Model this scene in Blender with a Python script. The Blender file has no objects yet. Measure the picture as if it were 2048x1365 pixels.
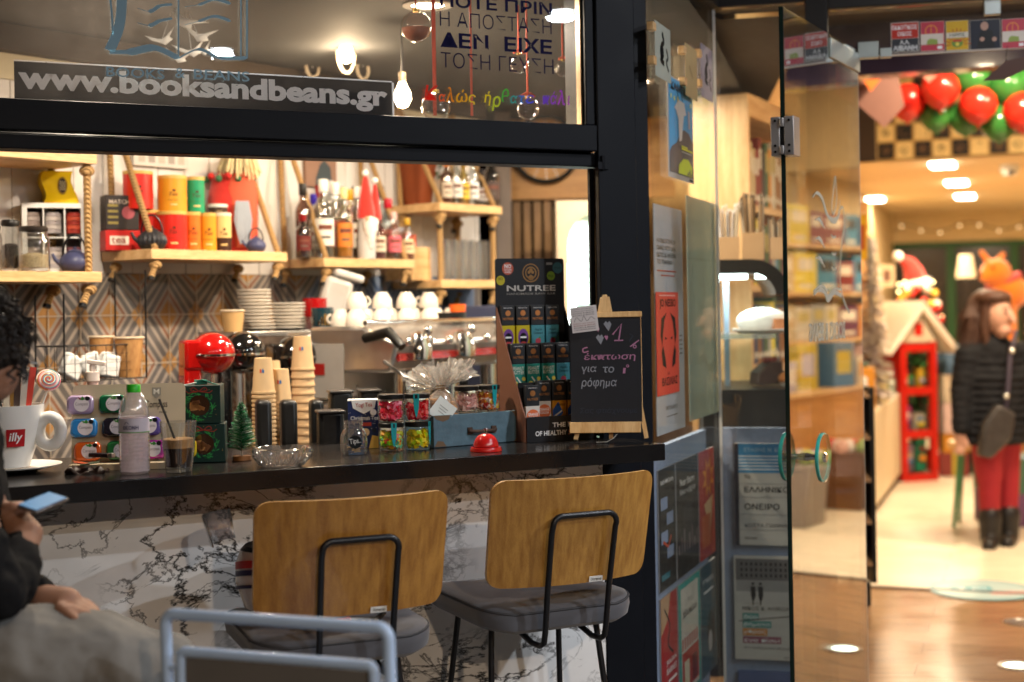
import bpy, math, random
from mathutils import Vector, Matrix
random.seed(7)
R = math.radians
sc = bpy.context.scene
col = sc.collection
# ------------------------------------------------------------------ camera
F_PX, HOR, ROLL, CAM_Z = 2844.0, 619.0, 0.0175, 1.45
cam = bpy.data.objects.new('camera', bpy.data.cameras.new('camera'))
col.objects.link(cam); sc.camera = cam
cam.location = (0, 0, CAM_Z)
cam.rotation_euler = (Matrix.Rotation(math.pi/2, 3, 'X') @ Matrix.Rotation(-ROLL, 3, 'Z')).to_euler()
cd = cam.data
cd.sensor_width = 36; cd.lens = 36*F_PX/2048
cd.shift_y = -(682.5-HOR)/2048
cd.clip_start = .05; cd.clip_end = 200
cd.dof.use_dof = True; cd.dof.focus_distance = 3.72; cd.dof.aperture_fstop = 1.9
# ------------------------------------------------------------------ world / exposure
w = bpy.data.worlds.new('World'); sc.world = w; w.use_nodes = True
nt = w.node_tree; bg = nt.nodes['Background']
sky = nt.nodes.new('ShaderNodeTexSky'); sky.sky_type = 'NISHITA'; sky.sun_disc = False
sky.sun_elevation = R(-6); sky.sun_rotation = R(200)
nt.links.new(sky.outputs[0], bg.inputs[0]); bg.inputs[1].default_value = .25
sc.view_settings.view_transform = 'Standard'; sc.view_settings.look = 'None'
sc.view_settings.exposure = .14; sc.view_settings.gamma = 1
cy = sc.cycles
cy.use_denoising = True; cy.max_bounces = 10; cy.transparent_max_bounces = 24
cy.glossy_bounces = 5; cy.transmission_bounces = 8; cy.diffuse_bounces = 3
cy.sample_clamp_indirect = 4; cy.caustics_reflective = False; cy.caustics_refractive = False

def lamp(name, kind, loc, power, color, size=.15, rot=(0, 0, 0), spot=None):
    d = bpy.data.lights.new(name, kind); d.energy = power; d.color = color
    if kind == 'AREA':
        d.shape = 'DISK'; d.size = size
    else:
        d.shadow_soft_size = size
    if spot: d.spot_size = R(spot); d.spot_blend = .6
    o = bpy.data.objects.new(name, d); o.location = loc; o.rotation_euler = rot; col.objects.link(o)
    return o
# ------------------------------------------------------------------ pixels and frames
RX = Vector((math.cos(ROLL), 0, -math.sin(ROLL))); UP = Vector((math.sin(ROLL), 0, math.cos(ROLL)))
CAM = Vector((0, 0, CAM_Z))
def ray(px, py): return RX*((px-1024)/F_PX) + UP*((HOR-py)/F_PX) + Vector((0, 1, 0))
def onz(px, py, z):
    d = ray(px, py); return CAM + d*((z-CAM_Z)/d.z)
def onY(px, py, Y): return CAM + ray(px, py)*Y
class Frame:
    def __init__(s, ox, oy, deg):
        s.o = Vector((ox, oy, 0)); s.rz = R(deg)
        s.x = Vector((math.cos(s.rz), math.sin(s.rz), 0)); s.n = Vector((-math.sin(s.rz), math.cos(s.rz), 0))
    def w(s, x, y, z): return s.o + s.x*x + s.n*y + Vector((0, 0, z))
    def hit(s, px, py, off=0):                    # local x, z where this pixel's ray meets the plane y = off
        d = ray(px, py); t = (s.n.dot(s.o-CAM)+off)/s.n.dot(d); p = CAM + d*t
        return (p-s.o).dot(s.x), p.z
    def Y(s, px, py, off=0):
        d = ray(px, py); return (s.n.dot(s.o-CAM)+off)/s.n.dot(d)
FA = Frame(.418, 3.94, 25.7)       # shopfront: y=0 counter front edge, y=.25 window and marble
FB = Frame(-1.2135, 4.8, 50.8)     # back wall of the bar: y=0 shelf fronts, y=.29 wall
FD = Frame(.429, 4.222, 69.6)      # splayed glass
FP = Frame(.734, 5.042, -13.5)     # glass beside and over the door
FG = Frame(.805, 4.177, 61.9)      # open glass door
FI = Frame(1.6, 7.3, -20)          # shop interior: y=0 threshold
FZ = Frame(0, 0, 0)
CT = 1.07                          # counter top
# ------------------------------------------------------------------ materials
MATS = {}
def lin(c):
    if isinstance(c, str):
        c = [int(c[i:i+2], 16)/255 for i in (0, 2, 4)]
        c = [x/12.92 if x <= .04045 else ((x+.055)/1.055)**2.4 for x in c]
    return (c[0], c[1], c[2], 1)
def mat(key, c=None, rough=.5, metal=0, var=.12, scale=18, bump=0, emit=0, coat=0, spec=.3, trans=0, sss=0, sheen=0):
    if key in MATS: return MATS[key]
    m = bpy.data.materials.new(key); m.use_nodes = True; MATS[key] = m
    t = m.node_tree; b = t.nodes['Principled BSDF']; c = lin(c)
    b.inputs['Base Color'].default_value = c
    b.inputs['Roughness'].default_value = rough; b.inputs['Metallic'].default_value = metal
    b.inputs['Coat Weight'].default_value = coat; b.inputs['Transmission Weight'].default_value = trans
    b.inputs['Specular IOR Level'].default_value = spec
    if sheen: b.inputs['Sheen Weight'].default_value = sheen
    if sss: b.inputs['Subsurface Weight'].default_value = sss; b.inputs['Subsurface Scale'].default_value = .01
    if emit:
        b.inputs['Emission Color'].default_value = c; b.inputs['Emission Strength'].default_value = emit
    if var or bump:
        tc = t.nodes.new('ShaderNodeTexCoord'); n = t.nodes.new('ShaderNodeTexNoise')
        n.inputs['Scale'].default_value = scale; n.inputs['Detail'].default_value = 5
        t.links.new(tc.outputs['Object'], n.inputs['Vector'])
        if var:
            mx = t.nodes.new('ShaderNodeMix'); mx.data_type = 'RGBA'
            mx.inputs[6].default_value = [x*(1-var) for x in c[:3]]+[1]
            mx.inputs[7].default_value = [min(1, x*(1+var)+.01*var) for x in c[:3]]+[1]
            t.links.new(n.outputs[0], mx.inputs[0]); t.links.new(mx.outputs[2], b.inputs['Base Color'])
            mr = t.nodes.new('ShaderNodeMapRange'); mr.inputs[3].default_value = max(.02, rough-.1); mr.inputs[4].default_value = min(1, rough+.12)
            t.links.new(n.outputs[0], mr.inputs[0]); t.links.new(mr.outputs[0], b.inputs['Roughness'])
        if bump:
            bp = t.nodes.new('ShaderNodeBump'); bp.inputs['Strength'].default_value = bump; bp.inputs['Distance'].default_value = .01
            t.links.new(n.outputs[0], bp.inputs['Height']); t.links.new(bp.outputs[0], b.inputs['Normal'])
    return m
def wood(key, c1, c2, rough=.4, sc3=(9, 9, .7), grain=26, coat=0, dist=.6):
    if key in MATS: return MATS[key]
    m = bpy.data.materials.new(key); m.use_nodes = True; MATS[key] = m
    t = m.node_tree; b = t.nodes['Principled BSDF']; b.inputs['Roughness'].default_value = rough; b.inputs['Coat Weight'].default_value = coat
    tc = t.nodes.new('ShaderNodeTexCoord'); mp = t.nodes.new('ShaderNodeMapping'); mp.inputs['Scale'].default_value = sc3
    n = t.nodes.new('ShaderNodeTexNoise'); n.inputs['Scale'].default_value = 3; n.inputs['Detail'].default_value = 6; n.inputs['Distortion'].default_value = dist
    n2 = t.nodes.new('ShaderNodeTexNoise'); n2.inputs['Scale'].default_value = grain; n2.inputs['Detail'].default_value = 3
    ad = t.nodes.new('ShaderNodeMath'); ad.operation = 'MULTIPLY_ADD'; ad.inputs[1].default_value = .55
    cr = t.nodes.new('ShaderNodeValToRGB'); cr.color_ramp.elements[0].position = .55; cr.color_ramp.elements[1].position = .95
    cr.color_ramp.elements[0].color = lin(c1); cr.color_ramp.elements[1].color = lin(c2)
    L = t.links.new
    L(tc.outputs['Object'], mp.inputs[0]); L(mp.outputs[0], n.inputs[0]); L(mp.outputs[0], n2.inputs[0])
    L(n2.outputs[0], ad.inputs[0]); L(n.outputs[0], ad.inputs[2]); L(ad.outputs[0], cr.inputs[0]); L(cr.outputs[0], b.inputs['Base Color'])
    bp = t.nodes.new('ShaderNodeBump'); bp.inputs['Strength'].default_value = .12; bp.inputs['Distance'].default_value = .004
    L(ad.outputs[0], bp.inputs['Height']); L(bp.outputs[0], b.inputs['Normal'])
    return m
def glass(key, tint=(1, 1, 1), rough=0, refl=1.0, dirt=0, ior=1.5, dc=(.55, .5, .46)):     # thin pane: clear transmission plus Fresnel mirror, some dust
    if key in MATS: return MATS[key]
    m = bpy.data.materials.new(key); m.use_nodes = True; MATS[key] = m
    t = m.node_tree; t.nodes.clear(); N = t.nodes.new; L = t.links.new
    out = N('ShaderNodeOutputMaterial'); tr = N('ShaderNodeBsdfTransparent'); gl = N('ShaderNodeBsdfGlossy')
    tr.inputs[0].default_value = lin(tint); gl.inputs['Roughness'].default_value = rough
    geo = N('ShaderNodeNewGeometry'); dt = N('ShaderNodeVectorMath'); dt.operation = 'DOT_PRODUCT'; L(geo.outputs['Normal'], dt.inputs[0]); L(geo.outputs['Incoming'], dt.inputs[1])
    def mth(op, a, bb=None, c=None):
        q = N('ShaderNodeMath'); q.operation = op
        for k, x in enumerate((a, bb, c)):
            if x is None: continue
            if isinstance(x, (int, float)): q.inputs[k].default_value = x
            else: L(x, q.inputs[k])
        return q
    f0 = ((ior-1)/(ior+1))**2
    fr = mth('MULTIPLY_ADD', mth('POWER', mth('SUBTRACT', 1.0, mth('ABSOLUTE', dt.outputs['Value']).outputs[0]).outputs[0], 5.0).outputs[0], 1-f0, f0)
    mu = N('ShaderNodeMath'); mu.operation = 'MULTIPLY'; mu.inputs[1].default_value = refl; mu.use_clamp = True
    mx = N('ShaderNodeMixShader'); L(fr.outputs[0], mu.inputs[0]); L(mu.outputs[0], mx.inputs[0]); L(tr.outputs[0], mx.inputs[1]); L(gl.outputs[0], mx.inputs[2])
    last = mx
    if dirt:
        df = N('ShaderNodeBsdfDiffuse'); df.inputs[0].default_value = lin(dc)
        tl = N('ShaderNodeBsdfTranslucent'); tl.inputs[0].default_value = lin(dc)
        ad = N('ShaderNodeMixShader'); L(df.outputs[0], ad.inputs[1]); L(tl.outputs[0], ad.inputs[2])
        tc = N('ShaderNodeTexCoord'); n = N('ShaderNodeTexNoise'); n.inputs['Scale'].default_value = 6; n.inputs['Detail'].default_value = 8; n.inputs['Roughness'].default_value = .75
        L(tc.outputs['Object'], n.inputs[0])
        mr = N('ShaderNodeMapRange'); mr.inputs[1].default_value = .3; mr.inputs[2].default_value = .8; mr.inputs[3].default_value = dirt*.4; mr.inputs[4].default_value = dirt*1.7
        L(n.outputs[0], mr.inputs[0])
        m2 = N('ShaderNodeMixShader'); L(mr.outputs[0], m2.inputs[0]); L(mx.outputs[0], m2.inputs[1]); L(ad.outputs[0], m2.inputs[2]); last = m2
    L(last.outputs[0], out.inputs[0])
    return m
def planks(key, c1, c2, rough, bw, bh, rz=0):
    m = wood(key, c1, c2, rough, (1.0, 12, 1), 14); t = m.node_tree; b = t.nodes['Principled BSDF']; N = t.nodes.new; L = t.links.new
    src = b.inputs['Base Color'].links[0].from_socket; tc = N('ShaderNodeTexCoord'); mp = N('ShaderNodeMapping'); mp.inputs['Rotation'].default_value = (0, 0, rz); br = N('ShaderNodeTexBrick')
    br.inputs['Scale'].default_value = 1; br.inputs['Mortar Size'].default_value = .0022; br.inputs['Brick Width'].default_value = bw; br.inputs['Row Height'].default_value = bh; br.offset = .37
    br.inputs['Color1'].default_value = (.86, .86, .86, 1); br.inputs['Color2'].default_value = (1.08, 1.06, 1.04, 1); br.inputs['Mortar'].default_value = (.3, .28, .26, 1)
    mx = N('ShaderNodeMix'); mx.data_type = 'RGBA'; mx.blend_type = 'MULTIPLY'; mx.inputs[0].default_value = 1
    L(tc.outputs['Object'], mp.inputs[0]); L(mp.outputs[0], br.inputs[0]); L(src, mx.inputs[6]); L(br.outputs[0], mx.inputs[7]); L(mx.outputs[2], b.inputs['Base Color'])
    n = N('ShaderNodeTexNoise'); n.inputs['Scale'].default_value = 3; n.inputs['Detail'].default_value = 6; L(tc.outputs['Object'], n.inputs[0])
    mr = N('ShaderNodeMapRange'); mr.inputs[1].default_value = .35; mr.inputs[2].default_value = .7; mr.inputs[3].default_value = rough-.02; mr.inputs[4].default_value = rough+.06; L(n.outputs[0], mr.inputs[0]); L(mr.outputs[0], b.inputs['Roughness'])
    return m
def marble(key):
    m = bpy.data.materials.new(key); m.use_nodes = True; MATS[key] = m
    t = m.node_tree; b = t.nodes['Principled BSDF']; N = t.nodes.new; L = t.links.new
    b.inputs['Roughness'].default_value = .18
    tc = N('ShaderNodeTexCoord')
    def vein(scale, dist, lo, hi, off):
        mp = N('ShaderNodeMapping'); mp.inputs['Location'].default_value = off; mp.inputs['Rotation'].default_value = (0, .6, 0); mp.inputs['Scale'].default_value = (1, 1, 1.5)
        n = N('ShaderNodeTexNoise'); n.inputs['Scale'].default_value = scale; n.inputs['Detail'].default_value = 9; n.inputs['Roughness'].default_value = .62; n.inputs['Distortion'].default_value = dist
        s = N('ShaderNodeMath'); s.operation = 'SUBTRACT'; s.inputs[1].default_value = .5
        a = N('ShaderNodeMath'); a.operation = 'ABSOLUTE'
        r = N('ShaderNodeMapRange'); r.inputs[1].default_value = lo; r.inputs[2].default_value = hi; r.inputs[3].default_value = 1; r.inputs[4].default_value = 0
        L(tc.outputs['Object'], mp.inputs[0]); L(mp.outputs[0], n.inputs[0]); L(n.outputs[0], s.inputs[0]); L(s.outputs[0], a.inputs[0]); L(a.outputs[0], r.inputs[0])
        return r.outputs[0]
    v1 = vein(2.5, .6, .002, .020, (3.4, 1, .3)); v2 = vein(4.4, .8, .002, .016, (0, 5, 2))
    g = N('ShaderNodeTexNoise'); g.inputs['Scale'].default_value = 3.2; g.inputs['Detail'].default_value = 3; L(tc.outputs['Object'], g.inputs[0])
    gr = N('ShaderNodeMapRange'); gr.inputs[1].default_value = .36; gr.inputs[2].default_value = .52; L(g.outputs[0], gr.inputs[0])
    mu = N('ShaderNodeMath'); mu.operation = 'MULTIPLY'; L(v1, mu.inputs[0]); L(gr.outputs[0], mu.inputs[1])
    m2 = N('ShaderNodeMath'); m2.operation = 'MULTIPLY'; m2.inputs[1].default_value = .8; L(v2, m2.inputs[0])
    m3 = N('ShaderNodeMath'); m3.operation = 'MULTIPLY'; L(m2.outputs[0], m3.inputs[0]); L(gr.outputs[0], m3.inputs[1])
    mxx = N('ShaderNodeMath'); mxx.operation = 'MAXIMUM'; L(mu.outputs[0], mxx.inputs[0]); L(m3.outputs[0], mxx.inputs[1])
    cl = N('ShaderNodeTexNoise'); cl.inputs['Scale'].default_value = 4; cl.inputs['Detail'].default_value = 6; L(tc.outputs['Object'], cl.inputs[0])
    base = N('ShaderNodeMix'); base.data_type = 'RGBA'; base.inputs[6].default_value = (.70, .685, .67, 1); base.inputs[7].default_value = (.83, .82, .81, 1); 
    c2 = N('ShaderNodeMapRange'); c2.inputs[1].default_value = .35; c2.inputs[2].default_value = .6; L(cl.outputs[0], c2.inputs[0]); L(c2.outputs[0], base.inputs[0])
    fin = N('ShaderNodeMix'); fin.data_type = 'RGBA'; fin.inputs[7].default_value = (.018, .016, .014, 1); L(mxx.outputs[0], fin.inputs[0]); L(base.outputs[2], fin.inputs[6]); L(fin.outputs[2], b.inputs['Base Color'])
    return m
def ropemat(key, c):
    m = mat(key, c, .9, var=.3, scale=120); t = m.node_tree; b = t.nodes['Principled BSDF']
    tc = t.nodes.new('ShaderNodeTexCoord'); wv = t.nodes.new('ShaderNodeTexWave'); wv.bands_direction = 'DIAGONAL'; wv.inputs['Scale'].default_value = 40; wv.inputs['Distortion'].default_value = 1
    bp = t.nodes.new('ShaderNodeBump'); bp.inputs['Strength'].default_value = .9; bp.inputs['Distance'].default_value = .006
    t.links.new(tc.outputs['Object'], wv.inputs[0]); t.links.new(wv.outputs[1], bp.inputs['Height']); t.links.new(bp.outputs[0], b.inputs['Normal'])
    return m
# ------------------------------------------------------------------ mesh builder
_TXT = {}
def glyphs(s, bold):
    k = (s, bold)
    if k not in _TXT:
        c = bpy.data.curves.new('lettering', 'FONT'); c.body = s; c.size = 1; c.resolution_u = 3; c.offset = .022*bold
        o = bpy.data.objects.new('lettering', c); me = o.to_mesh()
        _TXT[k] = ([tuple(v.co) for v in me.vertices], [tuple(p.vertices) for p in me.polygons])
        o.to_mesh_clear(); bpy.data.objects.remove(o); bpy.data.curves.remove(c)
    return _TXT[k]
class MB:
    def __init__(s): s.v = []; s.f = []; s.mi = []; s.sm = []; s.ml = []; s.T = Matrix.Identity(4)
    def add(s, vs, fs, m, smooth=False):
        if m not in s.ml: s.ml.append(m)
        k = s.ml.index(m); n = len(s.v)
        s.v += [tuple(s.T @ Vector(p)) for p in vs]
        for f in fs: s.f.append([i+n for i in f]); s.mi.append(k); s.sm.append(smooth)
        return s
    def box(s, c, d, m, rz=0, rx=0, ry=0):
        x, y, z = d[0]/2, d[1]/2, d[2]/2
        Q = Matrix.Rotation(rz, 3, 'Z') @ Matrix.Rotation(rx, 3, 'X') @ Matrix.Rotation(ry, 3, 'Y'); c = Vector(c)
        vs = [c+Q @ Vector((a*x, b*y, e*z)) for a in (-1, 1) for b in (-1, 1) for e in (-1, 1)]
        return s.add(vs, [(0, 1, 3, 2), (4, 6, 7, 5), (0, 4, 5, 1), (2, 3, 7, 6), (0, 2, 6, 4), (1, 5, 7, 3)], m)
    def b2(s, lo, hi, m): return s.box([(a+b)/2 for a, b in zip(lo, hi)], [abs(b-a) for a, b in zip(lo, hi)], m)
    def lathe(s, prof, m, seg=24, c=(0, 0, 0), sx=1, sy=1):
        vs = []; fs = []; rows = []
        for r, z in prof:
            if r <= 1e-6: rows.append([len(vs)]); vs.append((c[0], c[1], c[2]+z))
            else:
                rows.append(list(range(len(vs), len(vs)+seg)))
                vs += [(c[0]+sx*r*math.cos(2*math.pi*i/seg), c[1]+sy*r*math.sin(2*math.pi*i/seg), c[2]+z) for i in range(seg)]
        for A, B in zip(rows, rows[1:]):
            for i in range(seg):
                j = (i+1) % seg
                if len(A) == 1 and len(B) == 1: continue
                if len(A) == 1: fs.append((A[0], B[j], B[i]))
                elif len(B) == 1: fs.append((A[i], A[j], B[0]))
                else: fs.append((A[i], A[j], B[j], B[i]))
        return s.add(vs, fs, m, True)
    def cyl(s, c, r, h, m, seg=20, r2=None):
        r2 = r if r2 is None else r2
        return s.lathe([(0, 0), (r, 0), (r2, h), (0, h)], m, seg, c)
    def sph(s, c, r, m, seg=16, rings=10):
        if not hasattr(r, '__len__'): r = (r, r, r)
        pr = [(math.sin(math.pi*i/rings), -math.cos(math.pi*i/rings)) for i in range(rings+1)]
        pr[0] = (0, -1); pr[-1] = (0, 1)
        T = s.T; s.T = T @ Matrix.Translation(Vector(c)) @ Matrix.Diagonal((r[0], r[1], r[2], 1)); s.lathe(pr, m, seg); s.T = T
        return s
    def tube(s, pts, r, m, seg=8, closed=False, cap=True):
        pts = [Vector(p) for p in pts]; n = len(pts); rr = r if hasattr(r, '__len__') else [r]*n
        tan = []
        for i in range(n):
            a = pts[i-1] if (i or closed) else pts[0]; b = pts[(i+1) % n] if (i < n-1 or closed) else pts[-1]
            t = (b-a); tan.append(t.normalized() if t.length > 1e-9 else Vector((0, 0, 1)))
        u = tan[0].orthogonal().normalized(); vs = []; fs = []
        for i in range(n):
            u = (u-tan[i]*u.dot(tan[i]))
            u = u.normalized() if u.length > 1e-6 else tan[i].orthogonal().normalized()
            v = tan[i].cross(u)
            vs += [pts[i]+(u*math.cos(2*math.pi*k/seg)+v*math.sin(2*math.pi*k/seg))*rr[i] for k in range(seg)]
        for i in range(n if closed else n-1):
            j = (i+1) % n
            for k in range(seg):
                q = (k+1) % seg; fs.append((i*seg+k, i*seg+q, j*seg+q, j*seg+k))
        if cap and not closed: fs += [tuple(range(seg-1, -1, -1)), tuple((n-1)*seg+k for k in range(seg))]
        return s.add(vs, fs, m, True)
    def limb(s, pts, rr, m, seg=12):            # tapered tube with ball ends
        s.tube(pts, rr, m, seg)
        for p, r in zip(pts, rr): s.sph(p, r, m, seg, 8)
        return s
    def prism(s, poly, y0, y1, m):              # outline in x,z swept along y
        n = len(poly); vs = [(x, y0, z) for x, z in poly]+[(x, y1, z) for x, z in poly]
        return s.add(vs, [tuple(range(n)), tuple(range(2*n-1, n-1, -1))]+[(i, i+n, (i+1) % n+n, (i+1) % n) for i in range(n)], m)
    def flat(s, poly, y, m): return s.add([(x, y, z) for x, z in poly], [tuple(range(len(poly)))], m)
    def rect(s, x0, z0, x1, z1, y, m): return s.flat([(x0, z0), (x1, z0), (x1, z1), (x0, z1)], y, m)
    def disc(s, x, z, r, y, m, seg=24, rz=None):
        rz = rz or r; return s.flat([(x+r*math.cos(2*math.pi*i/seg), z+rz*math.sin(2*math.pi*i/seg)) for i in range(seg)], y, m)
    def ring(s, x, z, r0, r1, y, m, seg=28):
        vs = []; fs = []
        for i in range(seg):
            a = 2*math.pi*i/seg; vs += [(x+r0*math.cos(a), y, z+r0*math.sin(a)), (x+r1*math.cos(a), y, z+r1*math.sin(a))]
            j = (i+1) % seg; fs.append((2*i, 2*i+1, 2*j+1, 2*j))
        return s.add(vs, fs, m)
    def stroke(s, pts, w, y, m):                # flat ribbon in x,z; w may be a list
        n = len(pts); ww = w if hasattr(w, '__len__') else [w]*n; vs = []; P = [Vector(p) for p in pts]
        for i in range(n):
            t = (P[min(i+1, n-1)]-P[max(i-1, 0)]); t = t.normalized() if t.length > 1e-9 else Vector((1, 0)); q = Vector((-t.y, t.x))*ww[i]/2
            vs += [(P[i].x+q.x, y, P[i].y+q.y), (P[i].x-q.x, y, P[i].y-q.y)]
        return s.add(vs, [(2*i, 2*i+1, 2*i+3, 2*i+2) for i in range(n-1)], m)
    def text(s, t, x0, z0, x1, z1, y, m, bold=0, mirror=False, wrap=0, rot=0, shear=0):
        vs, fs = glyphs(t, bold)
        if not vs: return s
        ax = [v[0] for v in vs]; az = [v[1] for v in vs]; a0, a1, b0, b1 = min(ax), max(ax), min(az), max(az)
        out = []
        for v in vs:
            u = (v[0]-a0)/max(1e-6, a1-a0); q = (v[1]-b0)/max(1e-6, b1-b0)
            if mirror: u = 1-u
            x = x0+(x1-x0)*u+shear*q*(z1-z0); z = z0+(z1-z0)*q
            if rot:
                cx, cz = (x0+x1)/2, (z0+z1)/2; dx, dz = x-cx, z-cz
                x, z = cx+dx*math.cos(rot)-dz*math.sin(rot), cz+dx*math.sin(rot)+dz*math.cos(rot)
            if wrap: a = x/wrap; out.append((wrap*math.sin(a), -wrap*math.cos(a), z))
            else: out.append((x, y, z))
        return s.add(out, fs, m)
    def wrapped(s, x0, z0, x1, z1, r, m, n=8, r2=None):      # label round a cylinder (facing -y)
        r2 = r2 or r; vs = []
        for i in range(n+1):
            a = (x0+(x1-x0)*i/n)/r; vs += [(r*math.sin(a), -r*math.cos(a), z0), (r2*math.sin(a), -r2*math.cos(a), z1)]
        return s.add(vs, [(2*i, 2*i+2, 2*i+3, 2*i+1) for i in range(n)], m, True)
    def make(s, name, parent=None, bevel=0, loc=None, rz=0, remesh=0, smooth=0, disp=None, solid=0, sub=0):
        me = bpy.data.meshes.new(name); me.from_pydata(s.v, [], s.f); me.update()
        for m in s.ml: me.materials.append(m)
        me.polygons.foreach_set('material_index', s.mi); me.polygons.foreach_set('use_smooth', s.sm)
        me.set_sharp_from_angle(angle=R(42))
        o = bpy.data.objects.new(name, me); col.objects.link(o)
        if parent: o.parent = parent
        if loc is not None: o.location = loc; o.rotation_euler = (0, 0, rz)
        if remesh:
            q = o.modifiers.new('r', 'REMESH'); q.mode = 'VOXEL'; q.voxel_size = remesh; q.use_smooth_shade = True
            if smooth: q = o.modifiers.new('s', 'SMOOTH'); q.iterations = smooth; q.factor = .5
        if disp:
            tx = bpy.data.textures.new('folds', 'CLOUDS'); tx.noise_scale = disp[0]; tx.noise_depth = 3
            q = o.modifiers.new('d', 'DISPLACE'); q.texture = tx; q.strength = disp[1]; q.texture_coords = 'LOCAL'; q.mid_level = .5
        if solid: q = o.modifiers.new('t', 'SOLIDIFY'); q.thickness = solid
        if bevel: q = o.modifiers.new('b', 'BEVEL'); q.width = bevel; q.segments = 2; q.limit_method = 'ANGLE'
        if sub: q = o.modifiers.new('u', 'SUBSURF'); q.levels = sub; q.render_levels = sub
        return o
def tag(o, label, cat, group=None):
    o['label'] = label; o['category'] = cat
    if group: o['group'] = group
    return o
def thing(name, label, cat, loc, rz=0, group=None):
    o = bpy.data.objects.new(name, None); o.empty_display_size = .05; col.objects.link(o)
    o.location = loc; o.rotation_euler = (0, 0, rz)
    return tag(o, label, cat, group)
def struct(o): o['kind'] = 'structure'; return o
def dup(root, loc, rz, label=None, scale=None):
    r = root.copy(); col.objects.link(r); r.location = loc; r.rotation_euler = (0, 0, rz)
    if label: r['label'] = label
    if scale: r.scale = scale
    for ch in list(root.children):
        c = ch.copy(); col.objects.link(c); c.parent = r
        for g in list(ch.children):
            d = g.copy(); col.objects.link(d); d.parent = c
    return r
def part(parent, name, fn, **k):
    b = MB(); fn(b); return b.make(name, parent, **k)
def arc(cx, cz, r, a0, a1, n, rz=None):
    rz = rz or r; return [(cx+r*math.cos(R(a0+(a1-a0)*i/n)), cz+rz*math.sin(R(a0+(a1-a0)*i/n))) for i in range(n+1)]
def rrect(x0, z0, x1, z1, r, n=4):
    return arc(x1-r, z1-r, r, 0, 90, n)+arc(x0+r, z1-r, r, 90, 180, n)+arc(x0+r, z0+r, r, 180, 270, n)+arc(x1-r, z0+r, r, 270, 360, n)
# common materials
BLACKMETAL = mat('black_metal', (.006, .006, .008), .35, var=.2, scale=9, spec=.4)
BLACKPL = mat('black_plastic', (.005, .005, .005), .38, spec=.3)
WHITE = mat('white_ceramic', (.78, .77, .74), .12, var=.04)
PAPER = mat('white_paper', (.75, .74, .71), .7, var=.06)
CHROME = mat('chrome', (.75, .73, .7), .12, metal=1, var=.08)
STEEL = mat('brushed_steel', (.5, .48, .46), .3, metal=1, var=.15)
INK = mat('black_ink', (.012, .012, .014), .7, var=0, spec=.1)
WINK = mat('white_ink', (.8, .8, .8), .6, var=0)
JARG = glass('jar_glass', (.98, .985, .98), .03, 1.7)
CLEAR = glass('clear_glass', (.97, .98, .98), .03, 3.2, dirt=.03)
KRAFT = mat('kraft_card', (.42, .26, .13), .7)
RED = mat('red_gloss', (.55, .015, .012), .2, coat=.6)
PINE = wood('pine_wood', 'b98a50', 'd9b27a', .5)
OAKV = wood('upright_oak', 'b98c55', 'd8b27e', .42, (9, 9, .8))
OAK = wood('light_oak', 'b98c55', 'dcb683', .42, (1.2, 9, 9))
def cm(c, rough=.5, **k):                        # quick plain material keyed by colour
    return mat('paint_'+(c if isinstance(c, str) else '_'.join('%.3f' % x for x in c))+'_%d' % round(rough*100), c, rough, **k)
# ================================================================== SETTING
b = MB(); b.rect(-40, -40, 40, 40, 0, mat('paving', (.10, .095, .09), .55, var=.3, scale=3, bump=.2)); o = b.make('pavement'); o.rotation_euler = (-math.pi/2, 0, 0); struct(o)
def sheet(name, pts, z, m, flip=False):
    b = MB(); b.add([(p[0], p[1], z) for p in pts], [tuple(range(len(pts)))], m); return struct(b.make(name))
def W2(fr, x, y): p = fr.w(x, y, 0); return (p.x, p.y)
floorw = planks('entrance_laminate', '7c5f45', '917153', .2, 1.2, .19, R(20))
sheet('entrance_floor', [W2(FP, -1.2, -.1), W2(FP, 3.4, -.1), W2(FI, 3.2, 0), W2(FI, -1.9, 0)], .004, floorw)
sheet('shop_floor', [W2(FI, -1.9, 0.012), W2(FI, 3.2, .012), W2(FI, 3.2, 10), W2(FI, -1.9, 10)], .008, planks('shop_laminate', 'cfbfa6', 'e4d8c2', .3, 1.2, .19, R(20)))
b = MB(); b.b2((-1.9, -.012, .004), (3.2, .012, .014), mat('threshold_brass', (.10, .07, .05), .4, metal=.6)); struct(b.make('threshold_strip', loc=FI.o, rz=FI.rz))
kc = mat('bar_ceiling_paint', (.088, .09, .094), .8, var=.1, scale=2)
sheet('bar_ceiling', [W2(FA, -3.6, .34), W2(FA, .3, .34), (.74, 5.1), (1.5, 8.3), (-1.8, 9)], 2.42, kc)
sheet('entrance_ceiling', [W2(FP, -.02, .06), W2(FP, 3.4, .06), W2(FI, 3.2, -.02), W2(FI, -.05, -.02)], 2.86, mat('dark_soffit', (.05, .04, .035), .7))
sheet('display_ceiling', [W2(FD, .02, .1), W2(FP, .01, .125), W2(FP, .33, .125), W2(FI, -.25, -.1), W2(FI, -1.6, .3), (.2, 6.6)], 2.487, mat('dark_soffit', None))
sheet('shop_ceiling', [W2(FI, -2.0, 2.9), W2(FI, 3.2, 2.9), W2(FI, 3.2, 9.6), W2(FI, -2.0, 9.6)], 2.45, mat('cream_ceiling', (.72, .55, .32), .75, var=.04, scale=1))
sheet('shop_high_ceiling', [W2(FI, -2.0, .1), W2(FI, 3.2, .1), W2(FI, 3.2, 2.88), W2(FI, -2.0, 2.88)], 3.3, mat('dark_soffit', None))
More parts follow.
